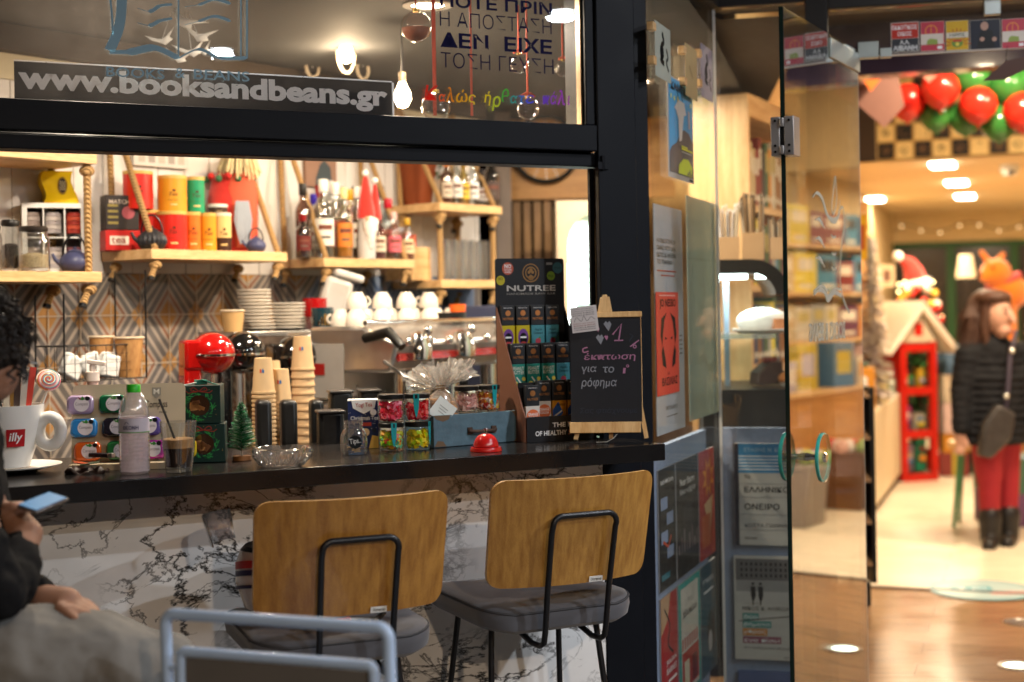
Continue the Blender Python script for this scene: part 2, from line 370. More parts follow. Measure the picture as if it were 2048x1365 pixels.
sheet('canopy_ceiling', [(-3, -3.5), (6.5, -3.5), (6.5, 3.6), W2(FA, 3, .1), W2(FA, -4, .1), (-4.5, 1.5)], 3.12, mat('canopy_grey', (.10, .095, .09), .8, var=.15, scale=2))
# ================================================================== SHOPFRONT OF THE COFFEE BAR
xw0, _ = FA.hit(1207, 900, .25); xw1, _ = FA.hit(1312, 900, .25)
zb0 = FA.hit(600, 313.5, .25)[1]; zb1 = FA.hit(600, 223, .25)[1]; xp = FA.hit(1168, 120, .27)[0]
dark = mat('anthracite_frame', (.004, .005, .008), .5, var=.25, scale=6, spec=.12)
t = thing('bar_shopfront', 'black metal front of the coffee bar with a big pane over the serving hatch', 'shopfront', FA.w(0, .25, 0), FA.rz)
def f(b):
    b.b2((xw0, 0, 0), (xw1-.05, .022, 3.1), dark); b.b2((xw0+.075, .022, 0), (xw1-.052, .16, 3.1), dark); b.b2((xw1-.048, .012, 0), (xw1, .15, 3.1), dark)
part(t, 'pillar', f, bevel=.003)
def f(b):
    h = zb1-zb0
    b.b2((-3.4, 0, zb0+.36*h), (xw0-.002, .10, zb1), dark); b.b2((-3.4, .024, zb0), (xw0+.06, .10, zb0+.36*h-.006), dark); b.b2((-3.4, .034, zb0+.36*h-.006), (xw0+.05, .09, zb0+.36*h), BLACKPL)
part(t, 'lintel_beam', f, bevel=.003)
def f(b):
    b.b2((xp, .012, zb1+.001), (xw0-.002, .14, 3.1), dark)
    b.b2((xp-.006, .03, zb1+.001), (xp-.0005, .06, 3.1), mat('brass_bead', (.35, .24, .14), .35, metal=.8))
part(t, 'window_frame', f, bevel=.003)
xt = FA.hit(1183, 600, .30)[0]
def f(b):
    b.b2((xt, .05, CT+.002), (xt+.014, .062, zb0-.002), dark); b.b2((xt+.017, .036, CT+.002), (xw0+.03, .06, zb0-.002), BLACKPL)
    b.b2((xt+.0142, .045, CT+.002), (xt+.0168, .064, zb0-.002), mat('brass_bead', None))
part(t, 'sliding_track', f)
pane = part(t, 'window_pane', lambda b: b.b2((-3.4, .040, zb1+.002), (xp-.007, .048, 3.1), glass('dusty_pane', (.95, .95, .95), .0, 1.5, dirt=.018)))
part(t, 'hinge', lambda b: (b.b2((xw0-.006, -.008, zb0-.01), (xw0+.03, -.0005, zb0+.012), dark), b.tube([(xw0+.012, -.004, zb0-.012), (xw0+.012, -.004, zb0+.03)], .006, dark)), bevel=.001)
# printing on the pane (in front of the glass)
STK = mat('blue_decal', (.22, .36, .45), .5, var=.1); NAVY = mat('navy_decal', (.008, .008, .04), .7, var=0, spec=.05)
off = .285
def PX(pts, o=off): return [FA.hit(x, y, o) for x, y in pts]
def pt(b, s, x0, yb, x1, h, m, bold=0, o=off, sh=0):
    a = FA.hit(x0, yb, o); sl = (yb-623)/6300.0*0+0
    c = FA.hit(x1, yb, o); e = FA.hit(x0, yb-h, o)
    b.text(s, a[0], a[1], c[0], e[1], o-.25, m, bold, shear=sh)
def smooth_px(pts, n=6):
    out = []
    P = [pts[0]]+list(pts)+[pts[-1]]
    for i in range(1, len(P)-2):
        for k in range(n):
            u = k/n; q = []
            for d in (0, 1):
                p0, p1, p2, p3 = P[i-1][d], P[i][d], P[i+1][d], P[i+2][d]
                q.append(.5*((2*p1)+(-p0+p2)*u+(2*p0-5*p1+4*p2-p3)*u*u+(-p0+3*p1-3*p2+p3)*u**3))
            out.append(tuple(q))
    return out+[pts[-1]]
def f(b):
    w1 = 1.32e-3
    for pts, wd in (([(244, -40), (243, 20), (236, 62), (219, 102)], 19), ([(219, 104), (262, 104), (310, 96), (357, 117)], [8, 14, 11, 3]), ([(357, 117), (398, 99), (440, 116), (495, 116)], [3, 6, 7, 3]), ([(215, -40), (223, 20), (226, 70)], 4),
                    ([(357, -40), (357, 117)], 3), ([(482, -40), (482, 112)], 3), ([(494, -40), (494, 116)], 4),
                    ([(275, 17), (300, 23), (320, 12), (345, 9)], [1, 7, 5, 1]), ([(370, 14), (400, 9), (430, -1), (462, 8)], [1, 5, 6, 1]), ([(275, 46), (300, 51), (320, 42), (345, 37)], [1, 7, 5, 1]), ([(370, 50), (400, 42), (430, 33), (462, 43)], [1, 5, 6, 1])):
        p = smooth_px(pts) if len(pts) > 2 else pts
        ww = wd if not isinstance(wd, list) else [wd[min(len(wd)-1, i*(len(wd)-1)//max(1, len(p)-1))] for i in range(len(p))]
        b.stroke(PX(p), [x*w1 for x in ww] if isinstance(ww, list) else ww*w1, off-.25, STK)
    for s, x0, x1, y in (('BOOKS', 213, 329, 153), ('&', 351, 370, 156), ('BEANS', 388, 499, 158)): pt(b, s, x0, y, x1, 20, STK, .3)
    pt(b, 'ΠΟΤΕ ΠΡΙΝ', 880, 13, 1104, 26, NAVY, 1); pt(b, 'Η ΑΠΟΣΤΑΣΗ', 880, 52, 1103, 30, NAVY, -.55)
    pt(b, 'ΔΕΝ  ΕΙΧΕ', 881, 94, 1104, 30, NAVY, 1.2); pt(b, 'ΤΟΣΗ ΓΕΥΣΗ', 882, 135, 1107, 31, NAVY, -.55)
    for s, x0, x1, y, h, c in (('Κ', 849, 873, 200, 30, (.45, .02, .01)), ('α', 877, 889, 203, 15, (.5, .06, .01)), ('λ', 892, 908, 204, 30, (.45, .15, .01)), ('ώ', 911, 934, 205, 26, (.5, .25, .01)), ('ς', 936, 950, 209, 20, (.5, .32, .02)),
                               ('ή', 968, 980, 211, 28, (.45, .36, .01)), ('ρ', 984, 999, 222, 30, (.3, .36, .02)), ('θ', 1002, 1016, 207, 30, (.04, .25, .03)), ('α', 1020, 1033, 207, 16, (.02, .2, .18)), ('τ', 1036, 1048, 207, 16, (.02, .1, .35)), ('ε', 1051, 1068, 207, 17, (.04, .05, .4)),
                               ('π', 1084, 1097, 209, 18, (.1, .04, .3)), ('ά', 1100, 1112, 209, 26, (.14, .03, .3)), ('λ', 1115, 1130, 210, 30, (.2, .03, .3)), ('ι', 1135, 1139, 210, 18, (.24, .03, .3))):
        pt(b, s, x0, y, x1, h, cm(tuple(min(1, x*1.5) for x in c), .6, var=0, spec=.05), .45, sh=.15)
part(pane, 'lettering', f)
# web address board lying against the inside of the pane
t = thing('web_sign', 'long black sign with a silver web address behind the upper window', 'sign', FA.w(*(FA.hit(30, 198, .36)[0], .36, FA.hit(30, 198, .36)[1])), FA.rz)
x0, z0 = FA.hit(30, 198, .36); x1, z1 = FA.hit(784, 228, .36)[0], FA.hit(30, 123, .36)[1]; wd, ht = x1-x0, z1-z0
part(t, 'board', lambda b: b.b2((0, .001, 0), (wd, .012, ht), mat('sign_black', (.006, .007, .011), .5, spec=.1)))
part(t, 'edge_strip', lambda b: (b.b2((wd+.0005, -.002, 0), (wd+.006, .014, ht), STEEL), b.b2((0, -.002, ht+.0005), (wd, .014, ht+.004), STEEL)))
def f(b):
    s = (x1-x0)/754.0; sv = wd/720
    b.text('www.booksandbeans.gr', 6*s, .1*ht, wd-10*s, .9*ht, -.001, mat('silver_letters', (.95, .9, .87), .5, var=0), 1.9)
part(t, 'lettering', f)
# ------------------------------------------------------------------ counter
t = thing('bar_counter', 'long black bar counter on a white marbled panel with dark veins', 'counter', FA.w(0, 0, 0), FA.rz)
def f(b):
    poly = [(-3.4, 0), (0, 0), (0, .247), (-.0575, .247), (-.0575, .62), (-3.4, .62)]; n = len(poly); z0, z1 = CT-.046, CT
    m = mat('counter_laminate', (.008, .007, .007), .2, var=.35, scale=5, bump=.05)
    b.add([(x, y, z0) for x, y in poly]+[(x, y, z1) for x, y in poly], [tuple(range(n-1, -1, -1)), tuple(range(n, 2*n))]+[(i, (i+1) % n, (i+1) % n+n, i+n) for i in range(n)], m)
part(t, 'countertop', f, bevel=.002)
part(t, 'marble_panel', lambda b: b.b2((-3.4, .252, 0.01), (-.0585, .275, CT-.047), marble('veined_marble')))
# ------------------------------------------------------------------ outside downlights and their light; the warm pair is unseen fill, added to brighten the front
for i, (x, y) in enumerate(((2.7, -.4), (3.25, 1.86), (1.6, -2.4), (-.6, -2.6), (1.75, 3.1))):
    t = thing('canopy_downlight', ['round white downlight recessed in the canopy near the door', 'round white downlight in the canopy closest to the glass door', 'round warm fill light added at the outer edge of the canopy', 'round warm fill light added behind the seated person', 'round white downlight right in front of the shop entrance'][i], 'downlight', (x, y, 3.12), 0, 'downlights in the street canopy')
    part(t, 'trim_ring', lambda b: b.lathe([(.075, 0), (.105, 0), (.105, -.008), (.075, -.012), (.075, 0)], WHITE, 24))
    part(t, 'lens', lambda b: b.lathe([(0, -.004), (.074, -.004)], mat('cool_lens%d' % i, (.85, .93, 1), .5, emit=[60, 60, 25, 14, 30][i], var=0), 24))
    lamp('canopy_light', 'AREA', (x, y, 3.08), [85, 95, 190, 28, 30][i], [(.86, .93, 1), (.86, .93, 1), (1, .74, .5), (1, .74, .5), (.95, .95, 1)][i], .14)
# ================================================================== BACK WALL OF THE BAR
t = thing('bar_back_wall', 'back wall of the bar, pale boards above grey and orange diamond tiles', 'wall', FB.w(0, .29, 0), FB.rz)
ztile = 1.60
def f(b):
    x = -1.4; 
    while x < 2.05:
        w_ = min(.118, 2.05-x); b.b2((x, 0, ztile+.002), (x+w_-.004, .02, 2.24), mat('pale_boards', (.66, .62, .58), .6, var=.07, scale=6)); x += .118
    b.b2((-1.4, .006, ztile+.002), (2.05, .03, 2.24), mat('board_gap', (.25, .21, .18), .8))
part(t, 'boarding', f)
def f(b):
    cr_, gr_, ru_, or_ = cm('a4978a', .3), cm('68625f', .3), cm('8c6048', .3), cm('b0814a', .3); gl = cm('c8b8a4', .4)
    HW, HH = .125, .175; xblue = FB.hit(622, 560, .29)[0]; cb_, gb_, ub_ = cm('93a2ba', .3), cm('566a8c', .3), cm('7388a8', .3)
    def clipz(P): return [(x, min(z, ztile)) for x, z in P]
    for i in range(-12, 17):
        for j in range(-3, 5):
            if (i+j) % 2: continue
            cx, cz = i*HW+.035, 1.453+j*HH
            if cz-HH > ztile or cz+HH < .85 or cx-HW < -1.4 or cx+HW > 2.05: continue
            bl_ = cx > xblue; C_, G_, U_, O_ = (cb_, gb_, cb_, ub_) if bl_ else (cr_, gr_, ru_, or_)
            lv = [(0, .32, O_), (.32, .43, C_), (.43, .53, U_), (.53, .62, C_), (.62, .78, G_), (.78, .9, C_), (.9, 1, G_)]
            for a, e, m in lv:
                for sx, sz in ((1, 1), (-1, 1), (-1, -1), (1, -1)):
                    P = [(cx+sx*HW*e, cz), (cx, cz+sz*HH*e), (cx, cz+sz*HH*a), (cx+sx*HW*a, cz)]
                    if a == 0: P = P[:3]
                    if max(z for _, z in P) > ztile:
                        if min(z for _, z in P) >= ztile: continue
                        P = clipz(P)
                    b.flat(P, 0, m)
            for dx, dz in ((1, 0), (-1, 0), (0, 1), (0, -1)):
                px_, pz_ = cx+dx*HW*.82, cz+dz*HH*.86
                if pz_ < ztile-.03: b.flat([(px_-.016, pz_), (px_, pz_-.024), (px_+.016, pz_), (px_, pz_+.024)], -.0012, or_)
    for j in range(-3, 1):
        z = 1.453+j*HH
        b.b2((-1.4, -.0035, z-.002), (2.05, -.002, z+.002), gl)
    for i in range(-11, 17):
        x = i*HW+.035
        if -1.4 < x < 2.05: b.b2((x-.0015, -.006, .85), (x+.0015, -.0045, ztile), gl)
    b.b2((-1.4, .002, .0), (2.05, .03, ztile), gr_)
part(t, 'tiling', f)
part(t, 'cream_band', lambda b: b.b2((-1.6, -.004, 2.242), (2.05, .03, 2.328), cm('cfc2a4', .8)))
part(t, 'dark_beam', lambda b: b.b2((-1.6, -.05, 2.33), (2.05, .03, 2.416), cm('453b33', .7)))
# ================================================================== ON THE COUNTER
def oc(px, py): p = onz(px, py, CT); return p, p.y/F_PX          # point on the counter under this pixel, metres per pixel there
def cth(name, label, cat, px, py, rz=None, group=None):
    p, s = oc(px, py); return thing(name, label, cat, (p.x, p.y, CT+.0008), FA.rz*.6 if rz is None else rz, group), s
# --- giant cup
t, s = cth('display_cup', 'oversized white cup with a red square logo and ring handle, on a saucer', 'cup', 22, 944, 0)
R_ = 66*s
def f(b):
    b.lathe([(0, .012), (.55*R_, .012), (.62*R_, .03), (.86*R_, .09), (.97*R_, .135), (1.0*R_, .165), (.95*R_, .165), (.92*R_, .135), (.8*R_, .09), (.5*R_, .03), (0, .028)], WHITE, 40)
part(t, 'bowl', f)
def f(b):
    c = (R_+.016, 0, .098); P = [(c[0]+.027*math.cos(2*math.pi*i/24), 0, c[2]+.035*math.sin(2*math.pi*i/24)) for i in range(24)]
    b.T = Matrix.Translation((0, 0, 0)); b.tube(P, .0155, WHITE, 12, closed=True)
part(t, 'handle', f)
part(t, 'saucer', lambda b: b.lathe([(0, 0), (.06, 0), (.075, .004), (.12, .014), (.122, .017), (.075, .009), (0, .008)], WHITE, 40))
def f(b):
    b.wrapped(.016, .066, .058, .109, R_*.905, mat('logo_red', (.38, .01, .015), .4, var=0), 10, R_*.985)
    vs, fs = glyphs('illy', .6)
    b.text('illy', .022, .074, .052, .101, 0, WINK, .6, wrap=R_*.972, shear=.18)
part(t, 'logo', f)
for i, (px, h, c, lab) in enumerate(((-8, 60, '24211f', 'slim dark sachet at the left in the oversized cup'), (8, 72, 'd8d2c8', 'silvery white sachet standing in the oversized cup'), (22, 66, '9b7a3c', 'gold edged sachet in the oversized cup'), (36, 70, '3a2c2a', 'dark brown sachet in the oversized cup'), (48, 64, 'b8b0a8', 'grey striped sachet near the rim of the oversized cup'), (60, 74, 'cc4638', 'red orange candy stick in the oversized cup'))):
    p = t.location + Vector(((px-22)*s*.85, .01+.008*(i % 3), .10))
    o = thing('sachet', lab, 'sachet', p, .2*(i-2), 'sachets in the oversized cup')
    part(o, 'sleeve', lambda b: (b.box((0, 0, .05+h*s/2-.01), (.015, .005, h*s+.05), cm(c, .35), ry=.05*(i-2))))
    part(o, 'seam', lambda b: b.box((.004*(i-2), -.004, .075+h*s), (.016, .002, .006), STEEL, ry=.05*(i-2)))
p = t.location + Vector(((92-22)*s, .03, .165))
o = thing('lollipop', 'round swirl lollipop in pink, white and blue, leaning out of the oversized cup', 'lollipop', p, .1)
def f(b):
    b.T = Matrix.Translation((0, 0, .058)) @ Matrix.Rotation(R(62), 4, 'X') @ Matrix.Rotation(.3, 4, 'Y')
    b.lathe([(0, -.007), (.022, -.006), (.03, 0), (.022, .006), (0, .007)], cm('e8b8b4', .25), 28)
    for k, c in enumerate(('d9556a', '4fa3a8', 'f2e6dc', 'c98f3a')):
        P = [(.0015+.0265*i/70)*1.0 for i in range(71)]
        pts = [(r*math.cos(i*.27+k*1.57), r*math.sin(i*.27+k*1.57), .0072-.0055*(r/.03)**2) for i, r in enumerate(P)]
        b.tube(pts, .0016, cm(c, .25, var=0), 5)
part(o, 'candy_disc', f)
part(o, 'stick', lambda b: b.tube([(0, 0, .045), (-.035, .01, -.06)], .0022, WHITE, 8))
# --- board of mint tins
t, s = cth('tin_display', 'beige leaning board holding rows of coloured mint tins', 'display stand', 252, 938, R(9))
BW, BH = 212*s, 172*s
t2 = Matrix.Rotation(R(-14), 4, 'X')
def f(b): b.T = t2; b.prism(rrect(-BW/2, 0, BW/2+.012, BH, .014), 0, .004, cm('b7a78c', .55))
part(t, 'backboard', f)
def f(b): b.box((0, -.018, .008), (BW, .04, .016), cm('b7a78c', .55)); b.box((0, .045, .05), (.01, .09, .1), cm('8a7a60', .6))
part(t, 'foot', f)
def f(b):
    b.T = t2; g = cm('33302c', .6, var=0); b.text('Compass', .046, .146, .1, .170, -.0012, g, .3); b.text('mints', .08, .137, .098, .143, -.0012, g, 0)
    b.flat([(.062, .203), (.062, .184), (.073, .174), (.084, .184), (.084, .203)], -.0008, cm('8d8678', .6)); b.text('M', .066, .186, .080, .199, -.0016, cm('e0d8c8', .6), .5)
part(t, 'lettering', f)
tn = [(0, 0, 'a58fae', 'lavender'), (1, 0, '125c3a', 'dark green'), (0, 1, '2f7fc0', 'bright blue'), (1, 1, '1e1a26', 'near black'), (2, 1, '5c4a93', 'violet'), (0, 2, 'cf5a1d', 'orange'), (1, 2, '1f6a34', 'leaf green'), (2, 2, 'a3208f', 'magenta'), (3, 2, 'b9a01c', 'mustard yellow')]
for i, (cx, cz, c, nm) in enumerate(tn):
    px, py = 163+62*cx+8*cz, 812+46*cz; x = (px-252)*s; z = (938-py)*s
    Pw = Matrix.Translation(t.location) @ Matrix.Rotation(R(9), 4, 'Z') @ t2 @ Vector((x, -.001, z/math.cos(R(14))))
    o = thing('mint_tin', '%s mint tin with a round white label on the leaning board' % nm, 'tin', Pw, R(9), 'mint tins on the beige board')
    o.rotation_euler = (R(-14), 0, R(9))
    def f(b): b.prism(rrect(-.0325, -.0235, .0325, .0235, .014, 5), -.02, 0, cm(c, .22, coat=.7))
    part(o, 'case', f, bevel=.006)
    def f(b): b.disc(.004, -.001, .0185, -.0206, cm('d9cfd2', .5)); b.text('Compass', -.011, -.006, .019, .004, -.0212, cm('6b5f6a', .5, var=0), -.3)
    part(o, 'label', f)
    def f(b): b.disc(.018, .014, .006, -.0214, INK, 16); b.flat([(.0, .012), (.006, .02), (.012, .012), (.006, .009)], -.0214, cm('2f7a2a', .5)); b.flat([(.004, .013), (-.006, .019), (.0, .010)], -.0216, cm('3a8a30' if i != 0 else '7a1f4a', .5))
    part(o, 'emblem', f)
# --- pump bottle behind the board
p = onY(186, 800, 3.95); t = thing('pump_bottle', 'pale pink pump bottle peeking over the beige board', 'bottle', (p.x, p.y, CT), 0)
part(t, 'body', lambda b: b.lathe([(0, 0), (.03, 0), (.032, .01), (.032, .16), (.015, .19), (.015, .20), (0, .2)], cm('d8b4a4', .3), 24))
part(t, 'pump', lambda b: (b.cyl((0, 0, .2), .019, .028, cm('e6d6ca', .3)), b.cyl((0, 0, .228), .008, .02, cm('e6d6ca', .3)), b.box((.012, 0, .252), (.05, .018, .012), cm('e6d6ca', .3), ry=.15)), bevel=.002)
# --- pouch and lighter
t, s = cth('tobacco_pouch', 'crumpled dark tobacco pouch with an orange flap near the counter edge', 'pouch', 172, 947, .1)
def f(b):
    n = 14
    vs = []; 
    for i in range(n+1):
        for j in range(7):
            x = -.045+.09*i/n; y = -.03+.06*j/6; vs.append((x, y, .006+.008*math.sin(i*.9)*math.cos(j*1.1)+.006*math.sin(i*.5+j)))
    b.add(vs, [(i*7+j, i*7+j+7, i*7+j+8, i*7+j+1) for i in range(n) for j in range(6)], cm('2a1d18', .4), True)
part(t, 'wrap', f, solid=.008)
part(t, 'flap', lambda b: b.box((-.012, .004, .024), (.036, .03, .004), cm('b5491b', .4), rz=.3, ry=.2), bevel=.001)
part(t, 'window', lambda b: b.box((.012, -.012, .024), (.04, .026, .003), cm('5d6f5a', .25), rz=-.2, ry=-.15), bevel=.001)
t, s = cth('lighter', 'small dark lighter lying on the tobacco pouch', 'lighter', 200, 944, -.3); t.location.z += .034
part(t, 'body', lambda b: b.box((0, 0, .006), (.055, .018, .011), cm('241c20', .25), rz=0), bevel=.003)
part(t, 'metal_cap', lambda b: b.box((.033, 0, .006), (.012, .017, .011), STEEL), bevel=.001)
# --- water bottle
t, s = cth('water_bottle', 'clear plastic water bottle with a bright green cap standing on the counter', 'water bottle', 270, 948, 0)
r = 30*s; H = 178*s
rb = [(0, 0), (r*.85, 0), (r, .006)]
z = .008
while z < .098: rb += [(r, z), (r*.965, z+.004), (r, z+.008)]; z += .0095
rb += [(r*.985, .1), (r*.985, .135), (r, .137), (r*.98, .15), (r*.86, .172), (r*.55, .193), (r*.36, .2), (r*.36, H-.016)]
part(t, 'bottle_body', lambda b: b.lathe(rb, glass('bottle_plastic', (.95, .94, .97), .07, 4, dirt=.14, dc=(.8, .76, .78)), 32))
part(t, 'water', lambda b: b.lathe([(0, .002)]+[(max(0, q-.0016), z_+.001) for q, z_ in rb[2:-5]]+[(0, .137)], glass('water_tint', (.88, .83, .87), .1, 1.5, dirt=.62, dc=(.86, .78, .80)), 32))
part(t, 'cap', lambda b: b.lathe([(0, H-.019), (.0165, H-.019), (.0165, H-.002), (.015, H), (0, H)], cm('2fb524', .35), 28))
def f(b):
    b.wrapped(-.06, .101, .06, .134, r*.997+.0006, cm('b9b2bd', .4), 24); b.wrapped(-.06, .1, .06, .1022, r*.999+.0012, cm('4c8a3c', .4), 24)
part(t, 'label', f)
part(t, 'lettering', lambda b: (b.text('ΘΕΟΝΗ', -.018, .108, .02, .1175, 0, cm('3b3a5c', .5, var=0), 1, wrap=r+.0022), b.text('Λ', -.015, .121, -.002, .127, 0, cm('3b3a5c', .5, var=0), 0, wrap=r+.0022)))
# --- iced coffee
t, s = cth('coffee_glass', 'glass of dark iced coffee with pale foam and a straw', 'glass', 358, 944, 0)
gh = 100*s; r0, r1 = 26*s, 37*s
part(t, 'tumbler', lambda b: b.lathe([(0, 0), (r0, 0), (r0+.001, .008), (r1, gh), (r1-.002, gh), (r0-.001, .012), (0, .011)], CLEAR, 32))
def rr(z): return r0-.002+(r1-r0)*(z-.012)/(gh-.012)
part(t, 'coffee', lambda b: b.lathe([(0, .0125), (rr(.0125), .0125), (rr(.058), .058), (0, .058)], mat('dark_coffee', (.02, .006, .002), .1), 32))
part(t, 'foam', lambda b: b.lathe([(0, .0582), (rr(.0582), .0582), (rr(.079), .079), (rr(.079)*.8, .081), (0, .08)], mat('coffee_foam', (.52, .30, .13), .7, var=.35, scale=160, bump=.4), 32))
part(t, 'straw', lambda b: b.tube([(.012, 0, .02), (-.02, 0, gh*.9), (-.045, .0, gh+.055)], .003, BLACKPL, 8))
# --- stacked green gift boxes
for k, (dz, lab, ox) in enumerate(((0, 'dark green biscuit box with a wreath window, lower of the two', 0), (.0995, 'dark green biscuit box with a ribbon, stacked on its twin', -.001))):
    if k == 0: t, s = cth('biscuit_box', lab, 'gift box', 408, 926, R(8), 'dark green biscuit boxes'); p0 = t.location.copy()
    else: t = thing('biscuit_box', lab, 'gift box', p0+Vector((-.01, .002, .0995)), R(6), 'dark green biscuit boxes')
    gb = cm('082a26', .4)
    def f(b): b.box((0, .052, .049), (.107, .104, .098), gb)
    part(t, 'carton', f, bevel=.0015)
    part(t, 'window', lambda b: (b.disc(0, .047, .026, -.0012, cm('3a2416', .2, coat=1), 28), [b.box((random.uniform(-.015, .015), -.0016, .035+random.uniform(0, .02)), (.018, .002, .009), cm(random.choice(('8d5a2a', 'a87440', '6a3f1e')), .5), ry=random.uniform(-1, 1)) for _ in range(9)]))
    def f(b):
        for i in range(90):
            a = random.uniform(0, 6.283); q = random.uniform(.0265, .037); x, z = q*math.cos(a), .047+q*math.sin(a); d = a+random.uniform(.6, 2)
            b.stroke([(x, z), (x+.008*math.cos(d), z+.008*math.sin(d))], .0018, -.001-.00001*i, cm(random.choice(('1d7a3c', '2b9448', '125c30')), .5, var=0))
    part(t, 'wreath', f)
    def f(b):
        for sg in (-1, 1):
            b.stroke(smooth_px([(0, .083), (sg*.014, .093), (sg*.02, .085), (0, .083)]), .0022, -.0022, cm('8e2f24', .5)); b.stroke([(0, .083), (sg*.026, .079), (sg*.034, .085)], .002, -.0022, cm('8e2f24', .5))
        for _ in range(14): b.disc(random.uniform(-.05, .05), random.uniform(.006, .094), .0008, -.0007, cm('c4a25a', .4), 8)
    part(t, 'printed_bow', f)
    if k:
        def f(b):
            g = cm('1f6f5e', .35)
            b.box((0, .04, .105), (.03, .02, .012), g, rz=.3); b.box((.024, .035, .104), (.045, .022, .003), g, ry=.35, rz=.2); b.box((-.028, .035, .1005), (.04, .022, .003), cm('a7b3aa', .4), ry=-.2)
        part(t, 'ribbon', f, bevel=.001)
# --- bottle brush tree
t, s = cth('bottle_brush_tree', 'small frosted bottle brush Christmas tree on a wooden disc', 'toy tree', 484, 921, 0)
part(t, 'base', lambda b: b.lathe([(0, 0), (.024, 0), (.024, .011), (0, .011)], wood('tree_disc', '5b3415', '8a5726', .5), 24))
part(t, 'trunk', lambda b: b.tube([(0, 0, .011), (0, 0, .16)], [.003, .0012], cm('9a8f80', .4), 6))
def f(b):
    g = [cm('1c7a44', .7), cm('2f9a62', .7), cm('156238', .7), cm('d4e0d6', .6)]
    for i in range(1500):
        u = random.random()**.8; z = .022+.128*u; L_ = .041*(1-u)**.8+.004; a = random.uniform(0, 6.283); m = g[3] if random.random() < .2 else random.choice(g[:3])
        q = L_*random.uniform(.75, 1.05); d = Vector((math.cos(a), math.sin(a), .25)); p = Vector((0, 0, z)); e = p+d*q; n = Vector((-math.sin(a), math.cos(a), random.uniform(-.6, .6)))*.0011
        b.add([p-n, p+n, e+n*.7, e-n*.7], [(0, 1, 2, 3)], m)
part(t, 'bristles', f)
# --- ashtray
t, s = cth('ashtray', 'cut crystal ashtray with notched rim in the middle of the counter', 'ashtray', 565, 934, 0)
def f(b):
    gl = glass('crystal', (.97, .97, .98), .07, 6, dirt=.12); seg = 48
    prof = [(0, 0), (.046, 0), (.055, .005), (.069, .022), (.0735, .038), (.071, .046), (.066, .0475), (.062, .045), (.056, .028), (.045, .012), (0, .01)]
    vs = []; fs = []; 
    for k, (q, z) in enumerate(prof):
        for i in range(seg):
            a = 2*math.pi*i/seg; qq, zz = q, z
            if 2 <= k <= 4: qq = q*(1+(.045 if (i+k) % 4 == 0 else (-.03 if (i+k) % 4 == 2 else 0)))
            if k in (4, 5, 6, 7) and min(abs((i % 16)-8), 9) <= 1: zz = z-.012
            vs.append((qq*math.cos(a+.55), qq*math.sin(a+.55), zz))
    n = len(prof)
    fs = [(k*seg+i, k*seg+(i+1) % seg, (k+1)*seg+(i+1) % seg, (k+1)*seg+i) for k in range(n-1) for i in range(seg)]
    b.add(vs, fs, gl, False)
part(t, 'bowl', f)
def f(b):
    m = glass('cut_facets', (.98, .98, .98), .12, 8, dirt=.55)
    for k in range(14):
        a0 = .2+k*.4488; pts = [(a0, .010, .0585), (a0+.11, .034, .0735), (a0+.2244, .012, .0595), (a0+.3366, .034, .0735), (a0+.4488, .010, .0585)]
        b.tube([(r_*math.cos(a), r_*math.sin(a), z) for a, z, r_ in pts], .0014, m, 4)
part(t, 'cut_pattern', f)
# --- tip jar
t, s = cth('tip_jar', 'small glass jar with a chalk lettered tag, for tips', 'jar', 708, 909, 0)
part(t, 'glass_body', lambda b: b.lathe([(0, 0), (.031, 0), (.0355, .006), (.0365, .03), (.0355, .05), (.028, .064), (.024, .068), (.0255, .071), (.0255, .075), (.024, .078), (.0255, .081), (.0255, .09), (.0235, .09), (.022, .07), (.026, .062), (.033, .05), (.034, .03), (.033, .008), (0, .006)], CLEAR, 32))
part(t, 'coins', lambda b: [b.cyl((random.uniform(-.018, .018), random.uniform(-.018, .018), .007+.002*i), .009, .0018, mat('coin', (.6, .42, .2), .3, metal=1), 14) for i in range(8)])
part(t, 'tag', lambda b: (b.disc(.008, .035, .0185, -.0375, cm('11161c', .7), 8), b.text('Tips..', -.007, .027, .0235, .045, -.0382, WINK, .1, rot=.12)))
# --- tea box
t, s = cth('tea_box', 'blue boxed Christmas tea standing behind the tip jar', 'tea box', 729, 898, R(4))
part(t, 'carton', lambda b: b.box((0, .03, .066), (.088, .055, .132), cm('1b2b5a', .4)), bevel=.001)
part(t, 'lid_edge', lambda b: b.box((0, .03, .1335), (.09, .057, .003), PAPER))
def f(b):
    y = -.0006
    b.flat([(-.034, .132), (-.03, .112), (-.012, .102), (0, .096), (.012, .102), (.03, .112), (.034, .132)], y+.0018, PAPER); b.text('Yogi Tea', -.023, .112, .023, .127, y+.0010, cm('a02030', .5, var=0), .4, rot=.03)
    b.disc(.026, .1, .009, y+.0018, PAPER, 16); b.text('Christmas Tea', -.037, .079, .04, .090, y+.0014, WINK, .5)
    b.rect(-.005, .062, .02, .072, y+.0018, cm('b03a2a', .5)); b.flat([(.012, .0), (.044, .0), (.044, .032), (.022, .036)], y+.0018, cm('d8b258', .5)); b.rect(-.044, .002, .0, .03, y+.0018, cm('2f5f96', .5))
    for _ in range(26): b.disc(random.uniform(-.043, .043), random.uniform(.03, .1), .0009, y+.0019, WINK, 6)
    b.disc(.004, .045, .011, y+.0016, cm('e0c6a0', .5), 12); b.disc(.028, .05, .006, y+.0016, cm('202a40', .5), 10)
part(t, 'print', f)
